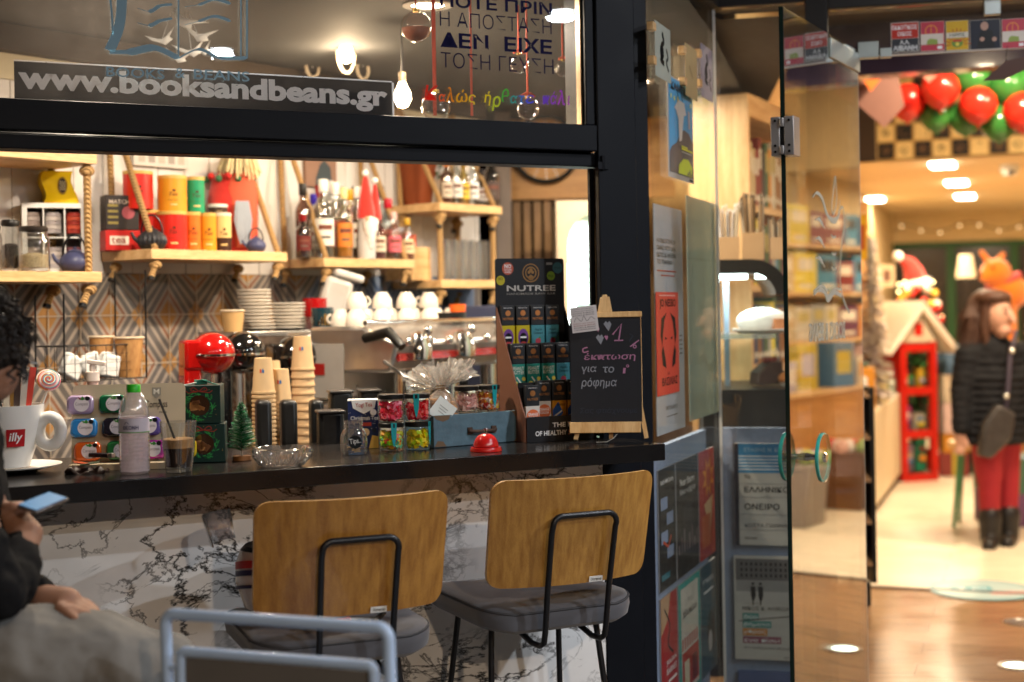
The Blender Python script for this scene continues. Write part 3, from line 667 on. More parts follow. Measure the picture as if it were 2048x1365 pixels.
# --- candy jars
def sweets(b, r, z0, z1, cols, n, stripe):
    for i in range(n):
        a = random.uniform(math.pi, 2*math.pi) if i > n//4 else random.uniform(0, 6.283); q = r*random.uniform(.72, 1) if i > n//4 else r*random.uniform(0, .8)
        c = random.choice(cols)
        b.box((q*math.cos(a), q*math.sin(a), random.uniform(z0, z1)), (.013, .011, .011), cm(c, .25, coat=.5), rz=random.uniform(0, 3), rx=random.uniform(0, 3), ry=random.uniform(0, 3))
def candy_jar(lab, p, cols, stripe=None, n=90):
    t = thing('candy_jar', lab, 'candy jar', p, .1, 'jars of boiled sweets')
    part(t, 'glass_body', lambda b: b.lathe([(0, 0), (.033, 0), (.0355, .004), (.0355, .058), (.033, .063), (.032, .063), (.034, .056), (.034, .005), (0, .003)], JARG, 28))
    part(t, 'lid', lambda b: b.lathe([(0, .063), (.0355, .063), (.0355, .074), (.034, .0755), (0, .0755)], BLACKPL, 28))
    part(t, 'sweets', lambda b: sweets(b, .026, .01, .05, cols, n, 0))
    if stripe is not None:
        def f(b):
            g = cm('139196', .4); q = .0361
            vs = [(q*math.sin(a)*s_, -q*math.cos(a)*s_, z) for z, w_, s_ in ((.0765, .22, 1), (.06, .22, 1), (.035, .18, 1), (.012, .03, 1)) for a in (stripe-w_, stripe+w_)]
            b.add(vs, [(0, 1, 3, 2), (2, 3, 5, 4), (4, 5, 7, 6)], g); b.flat([(q*math.sin(stripe)-.007, .0762), (q*math.sin(stripe)+.007, .0762), (q*math.sin(stripe)+.005, .0764)], -q*.9, g)
        part(t, 'seal_strip', f)
    return t
p1, s = oc(783, 901); p2, s2 = oc(836, 899)
p1.z = p2.z = CT+.0008
candy_jar('lower left candy jar with multicoloured sweets and a turquoise seal', p1, ['8ad024', 'f0a818', 'd8482a', '6ac898', 'f0ec5a', 'd8d028'], .2)
candy_jar('candy jar of yellow sweets under a jar of red ones', p2, ['f0d010', 'd8b810', 'f4e030', 'b8d818'], 1.15)
candy_jar('candy jar of raspberry pink sweets, above the multicoloured one', p1+Vector((0, 0, .0775)), ['d81a38', 'e83a58', 'f07a90', 'c01830'])
candy_jar('candy jar of red letter sweets above the yellow ones', p2+Vector((0, 0, .0775)), ['d0101f', 'e82a34', 'ec6a6a', 'd81a38'], -.1)
# --- blue wooden box
pL, s = oc(868, 897); pR, _ = oc(1050, 882)
wB = (pR-pL).length; rzB = math.atan2(pR.y-pL.y, pR.x-pL.x)
t = thing('wooden_crate', 'worn blue painted wooden crate with a rusty handle', 'crate', (pL.x, pL.y, CT+.0008), rzB)
bluep = mat('worn_blue_paint', (.085, .15, .19), .6, var=.35, scale=30, bump=.3)
HB = 64*s
part(t, 'front_panel', lambda b: b.b2((0, 0, 0), (wB, .012, HB), bluep), bevel=.0015)
def f(b):
    b.b2((0, .0125, 0), (.01, .16, HB-.004), bluep); b.b2((wB-.01, .0125, 0), (wB, .16, HB-.004), bluep); b.b2((.0105, .15, 0), (wB-.0105, .16, HB-.004), bluep); b.b2((.0105, .0125, .0), (wB-.0105, .1495, .01), bluep)
part(t, 'carcass', f)
def f(b):
    br = cm('6b5844', .8)
    for poly in ([(0, HB), (.055, HB), (.05, HB-.012), (.03, HB-.018), (.008, HB-.01)], [(wB-.045, HB), (wB, HB), (wB, HB-.016), (wB-.03, HB-.02)], [(.002, .002), (.04, .002), (.03, .016), (.012, .018)], [(wB-.04, .001), (wB-.002, .001), (wB-.002, .035), (wB-.02, .02)]): b.flat(poly, -.0007, br)
    b.rect(wB-.03, HB-.022, wB-.012, HB-.011, -.0014, PAPER)
part(t, 'bare_patches', f)
def f(b):
    ir = mat('rusty_iron', (.09, .055, .04), .7, metal=.5, var=.4, scale=60)
    b.b2((wB*.36, -.004, .03), (wB*.41, -.0008, .05), ir); b.b2((wB*.62, -.004, .03), (wB*.67, -.0008, .05), ir); b.tube([(wB*.37, -.006, .04), (wB*.42, -.014, .038), (wB*.61, -.014, .038), (wB*.66, -.006, .04)], .005, ir)
part(t, 'handle', f)
# jars standing in the drawer (their lids show above it)
e = FA.w
base = Vector((pL.x, pL.y, 0)); ux = Vector((math.cos(rzB), math.sin(rzB), 0)); uy = Vector((-math.sin(rzB), math.cos(rzB), 0))
def inbox(u, v, z): q = base+ux*u+uy*v; return Vector((q.x, q.y, z))
candy_jar('candy jar of pale pink marshmallows in the blue crate', inbox(.143, .05, CT+.0885), ['e0a8a0', 'f0c8bc', 'd09890'], None, 60)
candy_jar('candy jar of orange striped sweets in the blue crate', inbox(.2155, .052, CT+.0885), ['e07a24', 'f0c040', 'b03020', 'f0e4d8'], .55)
candy_jar('black lidded jar hidden low in the blue crate under the marshmallow jar', inbox(.143, .05, CT+.0122), ['8e2018'], None, 4).scale = (1, 1, 1)
candy_jar('black lidded jar low in the blue crate under the striped sweets', inbox(.2135, .052, CT+.0122), ['8e2018'], -.3, 4)
# --- cookie bag
q = inbox(.056, .062, CT+.0125); t = thing('cookie_bag', 'cellophane gift bag of nut biscuits tied with twine and a white tag', 'gift bag', q, rzB*.4)
cello = glass('cellophane', (.97, .96, .94), .15, 5.0, dirt=.2, dc=(.8, .76, .72))
part(t, 'biscuits', lambda b: [b.sph((random.uniform(-.03, .045), random.uniform(-.02, .02), .03+random.uniform(0, .085)), (.016, .012, .01), mat('biscuit', (.33, .16, .06), .8, var=.4, scale=90, bump=.5), 8, 6) for _ in range(34)])
def f(b):
    n = 28; rows = []
    prof = [(.046, .0), (.05, .05), (.047, .1), (.03, .13), (.012, .145)]
    vs = []
    for k, (q_, z) in enumerate(prof):
        for i in range(n):
            a = 2*math.pi*i/n; w_ = q_*(1+.08*math.sin(5*a+k)); vs.append((.008+w_*math.cos(a), .6*w_*math.sin(a), z))
    b.add(vs, [(k*n+i, k*n+(i+1) % n, (k+1)*n+(i+1) % n, (k+1)*n+i) for k in range(len(prof)-1) for i in range(n)], cello, True)
part(t, 'pouch', f)
def f(b):
    for (x1, z1, x2, z2, y) in ((-.118, .205, -.09, .15, -.02), (-.10, .185, -.05, .225, -.02), (-.07, .19, -.01, .232, .012), (-.03, .205, .035, .238, -.02), (.01, .225, .075, .232, .012), (.04, .235, .112, .225, -.015), (.07, .22, .12, .185, .0), (-.05, .215, .05, .205, -.035), (.03, .2, .1, .20, -.04)):
        n = 10; c0 = Vector((.006, 0, .142)); A = Vector((x1, y, z1)); B_ = Vector((x2, y*1.5, z2)); vs = []
        for i in range(7):
            for j in range(n+1):
                e_ = A.lerp(B_, j/n); p_ = c0.lerp(e_, i/6); w_ = i/6
                vs.append(p_+Vector((.004*w_*random.uniform(-1, 1), .016*w_*math.sin(j*1.3+i*.5+y*90), .007*w_*random.uniform(-1, 1))))
        b.add(vs, [(i*(n+1)+j, i*(n+1)+j+1, (i+1)*(n+1)+j+1, (i+1)*(n+1)+j) for i in range(6) for j in range(n)], cello, True)
part(t, 'frill', f)
part(t, 'twine', lambda b: (b.tube([(.006+.013*math.cos(a*.5), .012*math.sin(a*.5), .143+.0006*a) for a in range(26)], .0016, cm('8a6a45', .8), 6), b.tube([(.006, -.013, .144), (.025, -.035, .132), (.03, -.046, .10)], .0012, cm('8a6a45', .8), 6)))
def f(b):
    b.T = Matrix.Translation((.002, -.052, .09)) @ Matrix.Rotation(R(-12), 4, 'X') @ Matrix.Rotation(R(40), 4, 'Y')
    b.b2((-.030, -.001, -.032), (.030, .001, .028), cm('c4ccca', .6))
    for k in range(3): b.rect(-.016+.003*k, .006-.008*k, .012, .0075-.008*k, -.0017, cm('6d7676', .6, var=0))
part(t, 'tag', f)
# --- counter bell
t, s = cth('counter_bell', 'shiny red counter bell in front of the blue crate', 'bell', 972, 903, 0)
part(t, 'base', lambda b: b.lathe([(0, 0), (.043, 0), (.0435, .004), (.040, .0115), (0, .0115)], RED, 36))
part(t, 'dome', lambda b: b.lathe([(.033, .012), (.0345, .0135), (.0345, .016), (.033, .0225), (.0305, .029), (.0262, .036), (.0205, .0418), (.013, .0458), (.006, .0475), (0, .0478)], RED, 36))
part(t, 'plunger', lambda b: b.lathe([(0, .048), (.0035, .048), (.0035, .056), (.006, .0575), (.005, .0605), (0, .061)], CHROME, 16))
# --- snack bar display
pf, s = oc(1050, 887)
t = thing('snack_bar_display', 'tall black card display of raw snack bars at the end of the counter', 'display stand', (pf.x, pf.y, CT+.0008), FA.rz)
DW, DD = .205, .185; HT = 0
xh0 = FA.hit(990, 600, 0); 
blk = mat('display_card', (.007, .007, .009), .45, spec=.3); brn = cm('6b4636', .5)
offd = (pf-FA.o).dot(FA.n); xl = (pf-FA.o).dot(FA.x)
zh = FA.hit(1060, 518, offd+DD)[1]-CT; zt = [FA.hit(1060, 612, offd+DD*.9)[1]-CT, FA.hit(1080, 688, offd+DD*.55)[1]-CT, FA.hit(1100, 762, offd+DD*.22)[1]-CT]
xr = FA.hit(1128, 560, offd+DD)[0]-xl; xq = FA.hit(991, 560, offd+DD)[0]-xl
def f(b): b.prism(rrect(xq, 0, xr, zh, .008), DD, DD+.004, blk)
part(t, 'header_board', f)
part(t, 'left_side', lambda b: b.add([(xq+dx, y, z) for dx in (0, .003) for y, z in ((0, 0), (DD-.001, 0), (DD-.001, zt[0]-.004), (.02, .095), (0, .07))], [(0, 1, 2, 3, 4), (9, 8, 7, 6, 5), (0, 5, 6, 1), (2, 7, 8, 3), (3, 8, 9, 4), (1, 6, 7, 2)], brn))
part(t, 'right_side', lambda b: b.add([(xr-dx, y, z) for dx in (0, .003) for y, z in ((0, 0), (DD-.001, 0), (DD-.001, zt[0]-.004), (.02, .095), (0, .07))], [(0, 1, 2, 3, 4), (9, 8, 7, 6, 5), (0, 5, 6, 1), (2, 7, 8, 3), (3, 8, 9, 4), (1, 6, 7, 2)], blk))
part(t, 'front_panel', lambda b: b.b2((xq+.0035, 0, 0), (xr-.0035, .004, .072), blk))
def f(b):
    b.b2((xq+.004, DD*.28, .004), (xr-.004, DD*.31, zt[1]-.11), blk); b.b2((xq+.004, DD*.62, .004), (xr-.004, DD*.65, zt[0]-.11), blk)
part(t, 'step', f)
def f(b):
    W_ = xr-xq; cx = (xq+xr)/2+.002; y = DD-.0012; br_ = cm('8a6536', .4, var=0)
    b.ring(cx, zh-.043, .0245, .028, y, br_); b.ring(cx, zh-.043, .015, .019, y, br_); b.flat([(cx-.012, zh-.056), (cx, zh-.048), (cx+.012, zh-.056), (cx+.006, zh-.064), (cx-.006, zh-.064)], y, br_)
    for dx, dz, q in ((0, .008, .006), (-.006, .002, .005), (.006, .002, .005)): b.disc(cx+dx, zh-.043+dz, q, y-.0004, br_, 12)
    b.text('NUTREE', xq+.036, zh-.097, xr-.03, zh-.08, y, cm('b8b4ae', .5, var=0), .8); b.text('HANDMADE RAW BAR', xq+.036, zh-.108, xr-.03, zh-.102, y, cm('8a8680', .5, var=0), .2)
    b.disc(xq+.04, zh-.03, .0185, y, cm('b3543c', .5)); b.text('NO', xq+.029, zh-.029, xq+.051, zh-.017, y-.0008, WINK, 1); b.text('SUGAR', xq+.028, zh-.036, xq+.052, zh-.031, y-.0008, WINK, .3); b.text('ADDED', xq+.029, zh-.043, xq+.051, zh-.038, y-.0008, WINK, .3)
    b.disc(xq+.016, zh-.065, .014, y, cm('b5a81c', .5)); b.text('NO', xq+.009, zh-.064, xq+.023, zh-.056, y-.0008, cm('5a5a10', .5), .5)
    b.disc(xr-.045, zh-.052, .0135, y, cm('6c8a1e', .5)); b.text('FREE', xr-.054, zh-.057, xr-.036, zh-.049, y-.0008, cm('2c3f0c', .5), .3)
    b.disc(xr-.022, zh-.028, .017, y, cm('2e565c', .5)); b.text('VEGAN', xr-.035, zh-.031, xr-.009, zh-.025, y-.0008, cm('183236', .5), .3)
    b.rect(xr-.06, zh-.019, xr-.04, zh-.012, y-.0004, cm('8a8886', .6))
    b.text('THE FUTURE', xq+.085, .04, xr-.012, .053, -.001, WINK, .8); b.text('OF HEALTHY', xq+.03, .017, xq+.131, .031, -.001, WINK, .8); b.text('SNACKING', xq+.136, .017, xr-.002, .031, -.001, cm('b05a3c', .5, var=0), .8)
part(t, 'lettering', f)
kinds = {'y': ('b9a512', 'yellow', '6b3a86'), 't': ('3f7f88', 'grey blue', 'a83848'), 'g': ('1c7a6c', 'teal', 'd8c050'), 'w': ('c9c2ba', 'white and orange', 'd0683a'), 'b': ('c98a1c', 'ochre and blue', '1f4f9e')}
rows = [('yytt', .9, 0, zt[0], ['first', 'second', 'third', 'fourth']), ('gggt', .55, .0, zt[1], 0), ('wwbb', .2, 0, zt[2], 0)]
rown = ['top', 'middle', 'bottom']
n_ = 0
for r_i, (ks, dy, _, ztp, _) in enumerate(rows):
    for i, k in enumerate(ks):
        c, nm, c2 = kinds[k]; front = (r_i == 2 and i == 0)
        pos = ['leftmost', 'second from left', 'third from left', 'rightmost'][i]
        x = xq+.008+.049*i+(0 if not front else .006)
        q = FA.w(xl+x, offd+DD*dy-(.012 if front else 0), CT+.0018+ztp-.125-(.012 if front else 0))
        o = thing('snack_bar', '%s snack bar, %s in the %s row of the black display' % (nm, pos, rown[r_i]), 'snack bar', q, FA.rz, 'snack bars in the black display')
        part(o, 'wrapper', lambda b: (b.b2((0, 0, .066), (.044, .014, .125), mat('wrapper_black', (.016, .018, .021), .35, spec=.4)), b.b2((0, 0, 0), (.044, .014, .0655), cm(c, .4))), bevel=.0015)
        def f(b):
            cop = mat('copper_foil', (.6, .26, .09), .3, metal=.7)
            b.disc(.022, .102, .0085, -.0006, cop, 20); b.text('NUTREE', .005, .082, .039, .089, -.0006, cop, .7); b.text('VEGAN & NATURAL', .007, .116, .037, .119, -.0006, WINK, 0)
            if k == 'y': b.disc(.022, .03, .017, -.0006, cm(c2, .5), 16, .026); b.disc(.022, .026, .012, -.001, INK, 14, .018); b.rect(.012, .028, .032, .033, -.0014, WINK); b.disc(.022, .012, .010, -.0014, cm('b03a3a', .5), 12, .006)
            elif k == 't': b.text('Apple', .01, .048, .034, .056, -.0006, INK, 0, shear=.2); b.text('Cinnamon', .006, .039, .038, .046, -.0006, INK, 0, shear=.2); b.disc(.022, .018, .009, -.0006, cm(c2, .5), 14); b.disc(.027, .028, .003, -.0009, cm('3a7a2a', .5), 8)
            elif k == 'g': b.text('PEANUT', .004, .048, .04, .058, -.0006, cm('d8d4c4', .5), .3); b.text('BUTTER', .004, .036, .04, .046, -.0006, cm('d8d4c4', .5), .3); b.disc(.038, .022, .006, -.0006, cm(c2, .5), 12); b.stroke([(.015, .028), (.03, .008)], .004, -.0009, cm('d8d4c4', .5)); b.disc(.012, .008, .008, -.0006, cm(c2, .5), 12)
            elif k == 'w': b.disc(.022, .036, .0205, -.0006, cm(c2, .5), 24); b.text('ORANGE', .006, .038, .038, .046, -.001, WINK, .6); b.text('COCOA', .008, .029, .036, .036, -.001, WINK, .6); b.disc(.024, .012, .010, -.0012, cm('3a3a3e', .5), 14); b.disc(.024, .006, .006, -.0016, WINK, 10)
            else: b.flat([(.0, .04), (.018, .062), (.034, .03), (.012, .0), (0, .0)], -.0006, cm(c2, .5)); b.text('BANANA', .014, .05, .04, .057, -.001, INK, .4); b.stroke([(.004, .02), (.03, .036)], .004, -.0012, cm('d8d4c4', .5))
        part(o, 'print', f)
# --- easel blackboard
pc, s = oc(1214, 886)
t = thing('easel_blackboard', 'small chalkboard on a pine easel at the end of the counter', 'chalkboard', (pc.x, pc.y, CT+.0008), R(-4))
wB2 = 142*s; z0, z1, zr = (886-845)*s, (886-634)*s, (886-622)*s
TI = Matrix.Rotation(R(-8), 4, 'X')
def f(b): b.T = TI; b.b2((-wB2/2, 0, z0), (wB2/2, .005, z1), mat('slate', (.006, .007, .011), .6, var=.35, scale=14, spec=.25))
part(t, 'slate', f)
def f(b): b.T = TI; b.b2((-wB2/2-.004, -.010, z0-.031), (wB2/2-.004, .007, z0-.0005), PINE)
part(t, 'ledge', f, bevel=.001)
def f(b): b.T = TI; b.b2((-wB2/2+.02, -.004, z1+.0005), (wB2/2+.005, .01, z1+.016), PINE); b.b2((wB2/2+.0005, -.001, z0), (wB2/2+.0025, .005, z1), PINE)
part(t, 'top_rail', f, bevel=.001)
def f(b): b.T = TI; b.prism([(-.021, z1+.0165), (.021, z1+.0165), (.014, z1+.06), (.008, z1+.06), (.007, z1+.066), (-.005, z1+.066), (-.006, z1+.06), (-.012, z1+.058)], 0, .01, PINE)
part(t, 'peg', f, bevel=.001)
def leg(b, P): b.tube(P, .0085, PINE, 4)
part(t, 'leg', lambda b: leg(b, [(-wB2/2+.012, .007, .008), (-wB2/2+.03, .03, z0+.02)]))
part(t, 'leg', lambda b: leg(b, [(.012, .02, .008), (.012, .035, z0+.05)]))
part(t, 'leg', lambda b: leg(b, [(wB2/2+.012, .03, .008), (wB2/2-.012, .05, .15), (.02, .06, z1)]))
part(t, 'string', lambda b: b.tube([(.03, .0, .025), (.02, -.01, .014), (0, -.014, .003), (-.03, -.012, .002)], .0009, cm('a8a49c', .6), 5))
def f(b):
    b.T = TI; ck = cm('9a6a86', .9, var=.3, scale=300); cw = cm('7d8088', .9, var=.3, scale=300); dim = cm('2a2e38', .9, var=0); y = -.0007
    def P(px, py): return ((px-1214)*s, (886-py)*s)
    def S(pts, w_, m): b.stroke([P(*q) for q in pts], w_*s, y, m)
    S([(1229, 669), (1247, 647), (1241, 681)], 3, ck); S([(1232, 681), (1250, 681)], 2.4, ck); S([(1282, 681), (1264, 694)], 2.6, ck); b.ring(*P(1273, 694), 2*s, 4*s, y, ck, 12); S([(1262, 683), (1270, 672), (1263, 668)], 2, dim)
    for x, yy, sc_, m in ((1219, 651, 1, cw), (1203, 678, 1, cw), (1216, 675, .5, ck), (1199, 658, .5, ck)):
        b.flat([P(x-8*sc_, yy-4*sc_), P(x-3*sc_, yy-10*sc_), P(x, yy-6*sc_), P(x+4*sc_, yy-10*sc_), P(x+8*sc_, yy-3*sc_), P(x+2*sc_, yy+11*sc_)], y, m)
    S(smooth_px([(1178, 694), (1169, 697), (1170, 704), (1180, 702)]), 2.5, ck)
    for tx, x0, x1, yb, h, m in (('έκπτωση', 1170, 1273, 723, 17, ck), ('για', 1164, 1194, 748, 15, cw), ('το', 1207, 1230, 746, 12, cw), ('1', 1248, 1253, 748, 11, ck), ('ρόφημα', 1164, 1234, 778, 22, cw), ('Σας φτιάχνουμε', 1160, 1275, 830, 14, dim)):
        a = P(x0, yb); c = P(x1, yb-h); b.text(tx, a[0], a[1], c[0], c[1], y, m, .35, shear=.12)
    b.ring(*P(1258, 733), 1.5*s, 3*s, y, ck, 10)
part(t, 'chalk_writing', f)
q = onz(1170, 664, 0); q = onY(1171, 664, pc.y-.04)
t = thing('paper_note', 'small printed paper note clipped on the corner of the chalkboard', 'note', q, R(-4))
t.rotation_euler = (R(-8), R(-6), R(-4))
part(t, 'sheet', lambda b: b.b2((-.036, 0, 0), (.038, .0008, .072), cm('c8c2c2', .7)))
def f(b):
    y = -.0006
    for k in range(11):
        if 4 <= k <= 6: continue
        b.text(random.choice(('BOOKS & BEANS', 'βιβλία και καφές', 'ΣΑΣ ΠΕΡΙΜΕΝΟΥΜΕ')), -.03, .005+.0058*k, .03, .0085+.0058*k, y, cm('8a3a32' if k in (2, 3) else '4a4a50', .6, var=0), 0)
    b.stroke(smooth_px([(-.028, .03), (-.02, .042), (-.008, .03), (.0, .044), (.008, .03), (.02, .04), (.03, .032)]), .001, y, INK)
part(t, 'print', f)
# ================================================================== BACK BAR SHELVES
ROPE = ropemat('jute_rope', (.42, .25, .10)); SH = wood('shelf_board', 'b98d58', 'dcb784', .45, (1, 9, 9))
def knot(b, p, s=1.0):
    x, y, z = p; b.sph((x, y, z-.02*s), (.022*s, .022*s, .017*s), ROPE, 10, 7); b.tube([(x, y, z-.02*s), (x-.018*s, y-.008, z-.045*s), (x-.026*s, y-.01, z-.062*s)], [.011*s, .010*s, .012*s], ROPE, 8)
    b.tube([(x-.026*s, y-.01, z-.06*s), (x-.029*s, y-.011, z-.07*s)], .0125*s, BLACKPL, 8)
def shelf(lab, x0, x1, z, hook_l, hook_r, th=.034, dep=.285, straight=False):
    t = thing('rope_shelf', lab, 'shelf', FB.w(x0, 0, z), FB.rz, 'wooden shelves hung on ropes'); L = x1-x0
    part(t, 'board', lambda b: b.b2((0, 0, -th), (L, dep, 0), SH), bevel=.002)
    for (x, hk) in ((.03, hook_l), (L-.03, hook_r)):
        if hk is None: continue
        if straight:
            for yy in (.03, dep-.05):
                part(t, 'rope', lambda b: (b.tube([(x, yy, 0), (x, yy, hk)], .0125, ROPE), b.sph((x, yy, hk-.03), (.025, .025, .02), ROPE, 10, 7), knot(b, (x, yy, -th), 1.15)))
        else:
            part(t, 'rope', lambda b: (b.tube([(x, .02, .0), (x, dep-.03, hk)], .011, ROPE), knot(b, (x, .02, -th))))
            part(t, 'rope', lambda b: (b.tube([(x, dep-.03, 0), (x, dep-.012, hk)], .011, ROPE), knot(b, (x, dep-.04, -th))))
    return t
def zx(px, py, off=0): return FB.hit(px, py, off)
xL1 = zx(204, 545)[0]; zL1 = zx(100, 543)[1]
shelf('lower left rope shelf with glass jars and a small blue teapot', -1.25, xL1, zL1, None, .36, straight=True)
xU1, zU1 = zx(194, 308); 
shelf('upper left rope shelf above the yellow guitar shaped box', -1.25, xU1, zU1, None, None)
x20, z20 = zx(303, 498); x21 = zx(575, 505)[0]
shelf('middle rope shelf with stacked tea tins and a black kettle', x20, x21, z20, .50, .50)
x30, z30 = zx(648, 516); x31 = zx(829, 522)[0]
shelf('rope shelf crowded with spirit bottles', x30, x31, z30, .52, .52)
# far shelves by the glasses
x40, z40 = zx(880, 405); x41 = zx(1004, 417)[0]
shelf('high rope shelf with a plant and bottles near the bicycle wheel panel', x40, x41, z40, .42, .42)
z50 = zx(885, 560)[1]
shelf('low rope shelf with rows of clear glasses', x40, x41, z50, z40-z50-.034, z40-z50-.034, straight=True)
def sp(px, off, z, py=None):            # point standing at height z in the column of this pixel, off from the shelf front; metres per pixel
    x, _ = FB.hit(px, py or 480, off); p = FB.w(x, off, z); return p, p.y/F_PX
GR = 'tea tins on the middle shelf'
def tin(lab, px, off, zb, wpx, hpx, c, lid='c9a45a', lower=None, lidh=.012):
    p, s = sp(px, off, zb); r = wpx*s/2; h = hpx*s
    t = thing('tea_tin', lab, 'tin', p, R(20), GR)
    body = cm(c, .35, coat=.3)
    def f(b):
        if lower: b.lathe([(0, 0), (r, 0), (r, h*.36)], cm(lower, .35), 28); b.lathe([(r, h*.36), (r, h-lidh)], body, 28)
        else: b.lathe([(0, 0), (r, 0), (r, h-lidh)], body, 28)
    part(t, 'body', f)
    part(t, 'lid', lambda b: b.lathe([(r, h-lidh), (r*1.02, h-lidh), (r*1.02, h-.001), (r*.93, h), (r*.9, h-.004), (0, h-.004)], cm(lid, .3), 28))
    def f(b):
        k = cm('4a2410', .5, var=0)
        b.text('Tea', -.02, h*.42, .012, h*.52, 0, k, .2, wrap=r+.0012, shear=.3); b.wrapped(-.022, h*.30, .016, h*.31, r+.001, k, 6); b.wrapped(-.012, h*.16, .012, h*.20, r+.001, cm('d8b878', .5), 6)
        b.wrapped(-.004, h*.54, .006, h*.6, r+.001, k, 4)
    part(t, 'printed_label', f)
    return p, s, h
tb = {}
for i, (lab, px, wp, hp, c, lw) in enumerate((('red tea tin at the left of the lower tin row behind the kettle', 297, 50, 82, 'b81f14', None), ('glossy red tea tin right of the black kettle', 345, 60, 78, 'bf2012', None), ('orange tea tin in the lower row', 385, 34, 78, 'cf661a', None), ('amber tea tin in the lower row beside the cream one', 416, 34, 77, 'd08a20', None), ('cream tea tin with a brown foot and white lid at the row end', 446, 34, 78, 'd3b676', '3c2418'))):
    tb[i] = tin(lab, px, .10 if i else .17, z20+.0006, wp, hp, c, 'd8d0c0' if i == 4 else 'c9a45a', lw)
zt2 = z20+tb[1][2]+.002
tin('tall red tea tin on top, at the left', 278, .17, z20+tb[0][2]+.002, 59, 76, 'c42216')
tin('amber tea tin stacked in the upper row', 346, .12, zt2, 58, 72, 'cf8d22')
tin('green tea tin stacked in the upper row', 393, .12, zt2, 36, 72, '168a5c')
tin('dark squat jar with a white lid at the top right of the tins', 436, .15, z20+tb[4][2]+.003, 40, 18, '3a2a20', 'd8d4cc')
p, s = sp(240, .2, z20+.0006)
t = thing('red_carton', 'low red carton at the left end of the middle shelf', 'carton', p, R(30)); part(t, 'box', lambda b: b.box((0, 0, .035), (.12, .08, .07), cm('b3201a', .4)), bevel=.002); part(t, 'label', lambda b: (b.rect(-.045, .02, .02, .05, -.0408, cm('d8c8b8', .5)), b.text('tea', -.04, .025, .01, .045, -.0414, cm('802018', .5), .5)))
p2 = p+Vector((0, 0, .0712))
t = thing('dark_carton', 'dark brown carton with a pink emblem on the low red one', 'carton', p2, R(30)); part(t, 'box', lambda b: b.box((0, 0, .06), (.115, .075, .12), cm('2a221f', .5)), bevel=.002); part(t, 'label', lambda b: (b.disc(.02, .06, .022, -.0384, cm('9a4a52', .5)), b.text('MATCHA', -.045, .09, .04, .104, -.0384, cm('c0b0a0', .5), .3), [b.rect(-.05, .02+.02*k, -.015, .028+.02*k, -.0384, cm('8a7a3c', .5)) for k in range(4)]))
def teapot(lab, px, off, z, wpx, m, ribs=0, py=480):
    p, s = sp(px, off, z, py); r = wpx*s/2*.74
    t = thing('teapot', lab, 'teapot', p, R(20))
    def f(b):
        n = 40; prof = [(0, 0), (.55, 0), (.78, .1), (.98, .45), (1, .62), (.9, .95), (.6, 1.22), (.42, 1.3)]
        vs = []
        for q, z_ in prof:
            for i in range(n):
                a = 2*math.pi*i/n; w_ = r*q*(1+(.05*math.cos(20*a) if ribs else 0)); vs.append((w_*math.cos(a), w_*math.sin(a), r*z_))
        b.add(vs, [(k*n+i, k*n+(i+1) % n, (k+1)*n+(i+1) % n, (k+1)*n+i) for k in range(len(prof)-1) for i in range(n)], m, True)
    part(t, 'pot', f)
    part(t, 'lid', lambda b: b.lathe([(r*.44, r*1.28), (r*.46, r*1.34), (r*.3, r*1.45), (r*.1, r*1.5), (r*.12, r*1.62), (0, r*1.66)], m, 24))
    part(t, 'spout', lambda b: b.tube([(-r*.85, 0, r*.55), (-r*1.2, 0, r*.8), (-r*1.38, 0, r*1.2)], [r*.2, r*.13, r*.09], m, 10))
    part(t, 'handle', lambda b: b.tube([(x, 0, z) for x, z in arc(0, r*1.15, r*.72, 0, 180, 14, r*1.25)], r*.07, BLACKMETAL, 8))
iron = mat('cast_iron', (.02, .02, .024), .42, var=.3, scale=40); blu = mat('navy_enamel', (.05, .055, .12), .4)
teapot('black ribbed cast iron kettle between the tea tins', 304, .06, z20+.0006, 78, iron, 1)
teapot('small slate blue teapot at the right end of the middle shelf', 512, .04, z20+.0006, 54, blu)
teapot('small slate blue teapot on the lower left shelf', 150, .08, zL1+.0006, 84, blu, 0, 530)
# gnome on the middle shelf
p, s = sp(462, .19, z20+.0006)
t = thing('gonk_doll', 'red felt gnome doll with a cream mop of hair and a silver grey beard', 'doll', p, R(20))
fr = mat('red_felt', (.50, .02, .012), .9, sheen=.5, var=.2, scale=60); fo = mat('coral_felt', (.62, .10, .05), .9, var=.1)
part(t, 'body', lambda b: b.lathe([(0, 0), (.075, 0), (.085, .05), (.085, .2), (.07, .27), (.04, .31), (0, .32)], fr, 24, sy=.7))
part(t, 'apron', lambda b: b.lathe([(.05, .02), (.06, .06), (.062, .24), (.04, .3)], fo, 20, c=(.035, -.03, 0), sy=.6))
def f(b):
    for i in range(120):
        a = random.uniform(0, 6.283); e = random.uniform(.045, .085); x = math.cos(a); y = math.sin(a)
        b.tube([(x*.01+.03, y*.01-.02, .385), (x*e*.7+.03, y*e*.6-.02, .37), (x*e+.03, y*e*.75-.02, .29+random.uniform(-.02, .03))], .0038, cm('d9c79a', .9, var=.1), 5)
part(t, 'hair', f)
def f(b):
    for i in range(50):
        x = random.uniform(-.022, .022); b.tube([(x+.03, -.085, .19), (x*1.4+.03, -.1, .12), (x*.8+.035, -.09, .03+random.uniform(0, .03))], .0035, cm('9aa0aa', .8), 5)
part(t, 'beard', f)
part(t, 'collar', lambda b: [b.sph((.088*math.cos(a), .062*math.sin(a), .275+.01*(i % 2)), .013, cm(('3f6a48', 'c8302a')[i % 2], .8), 8, 6) for i, a in enumerate([k*.42-3 for k in range(15)])])
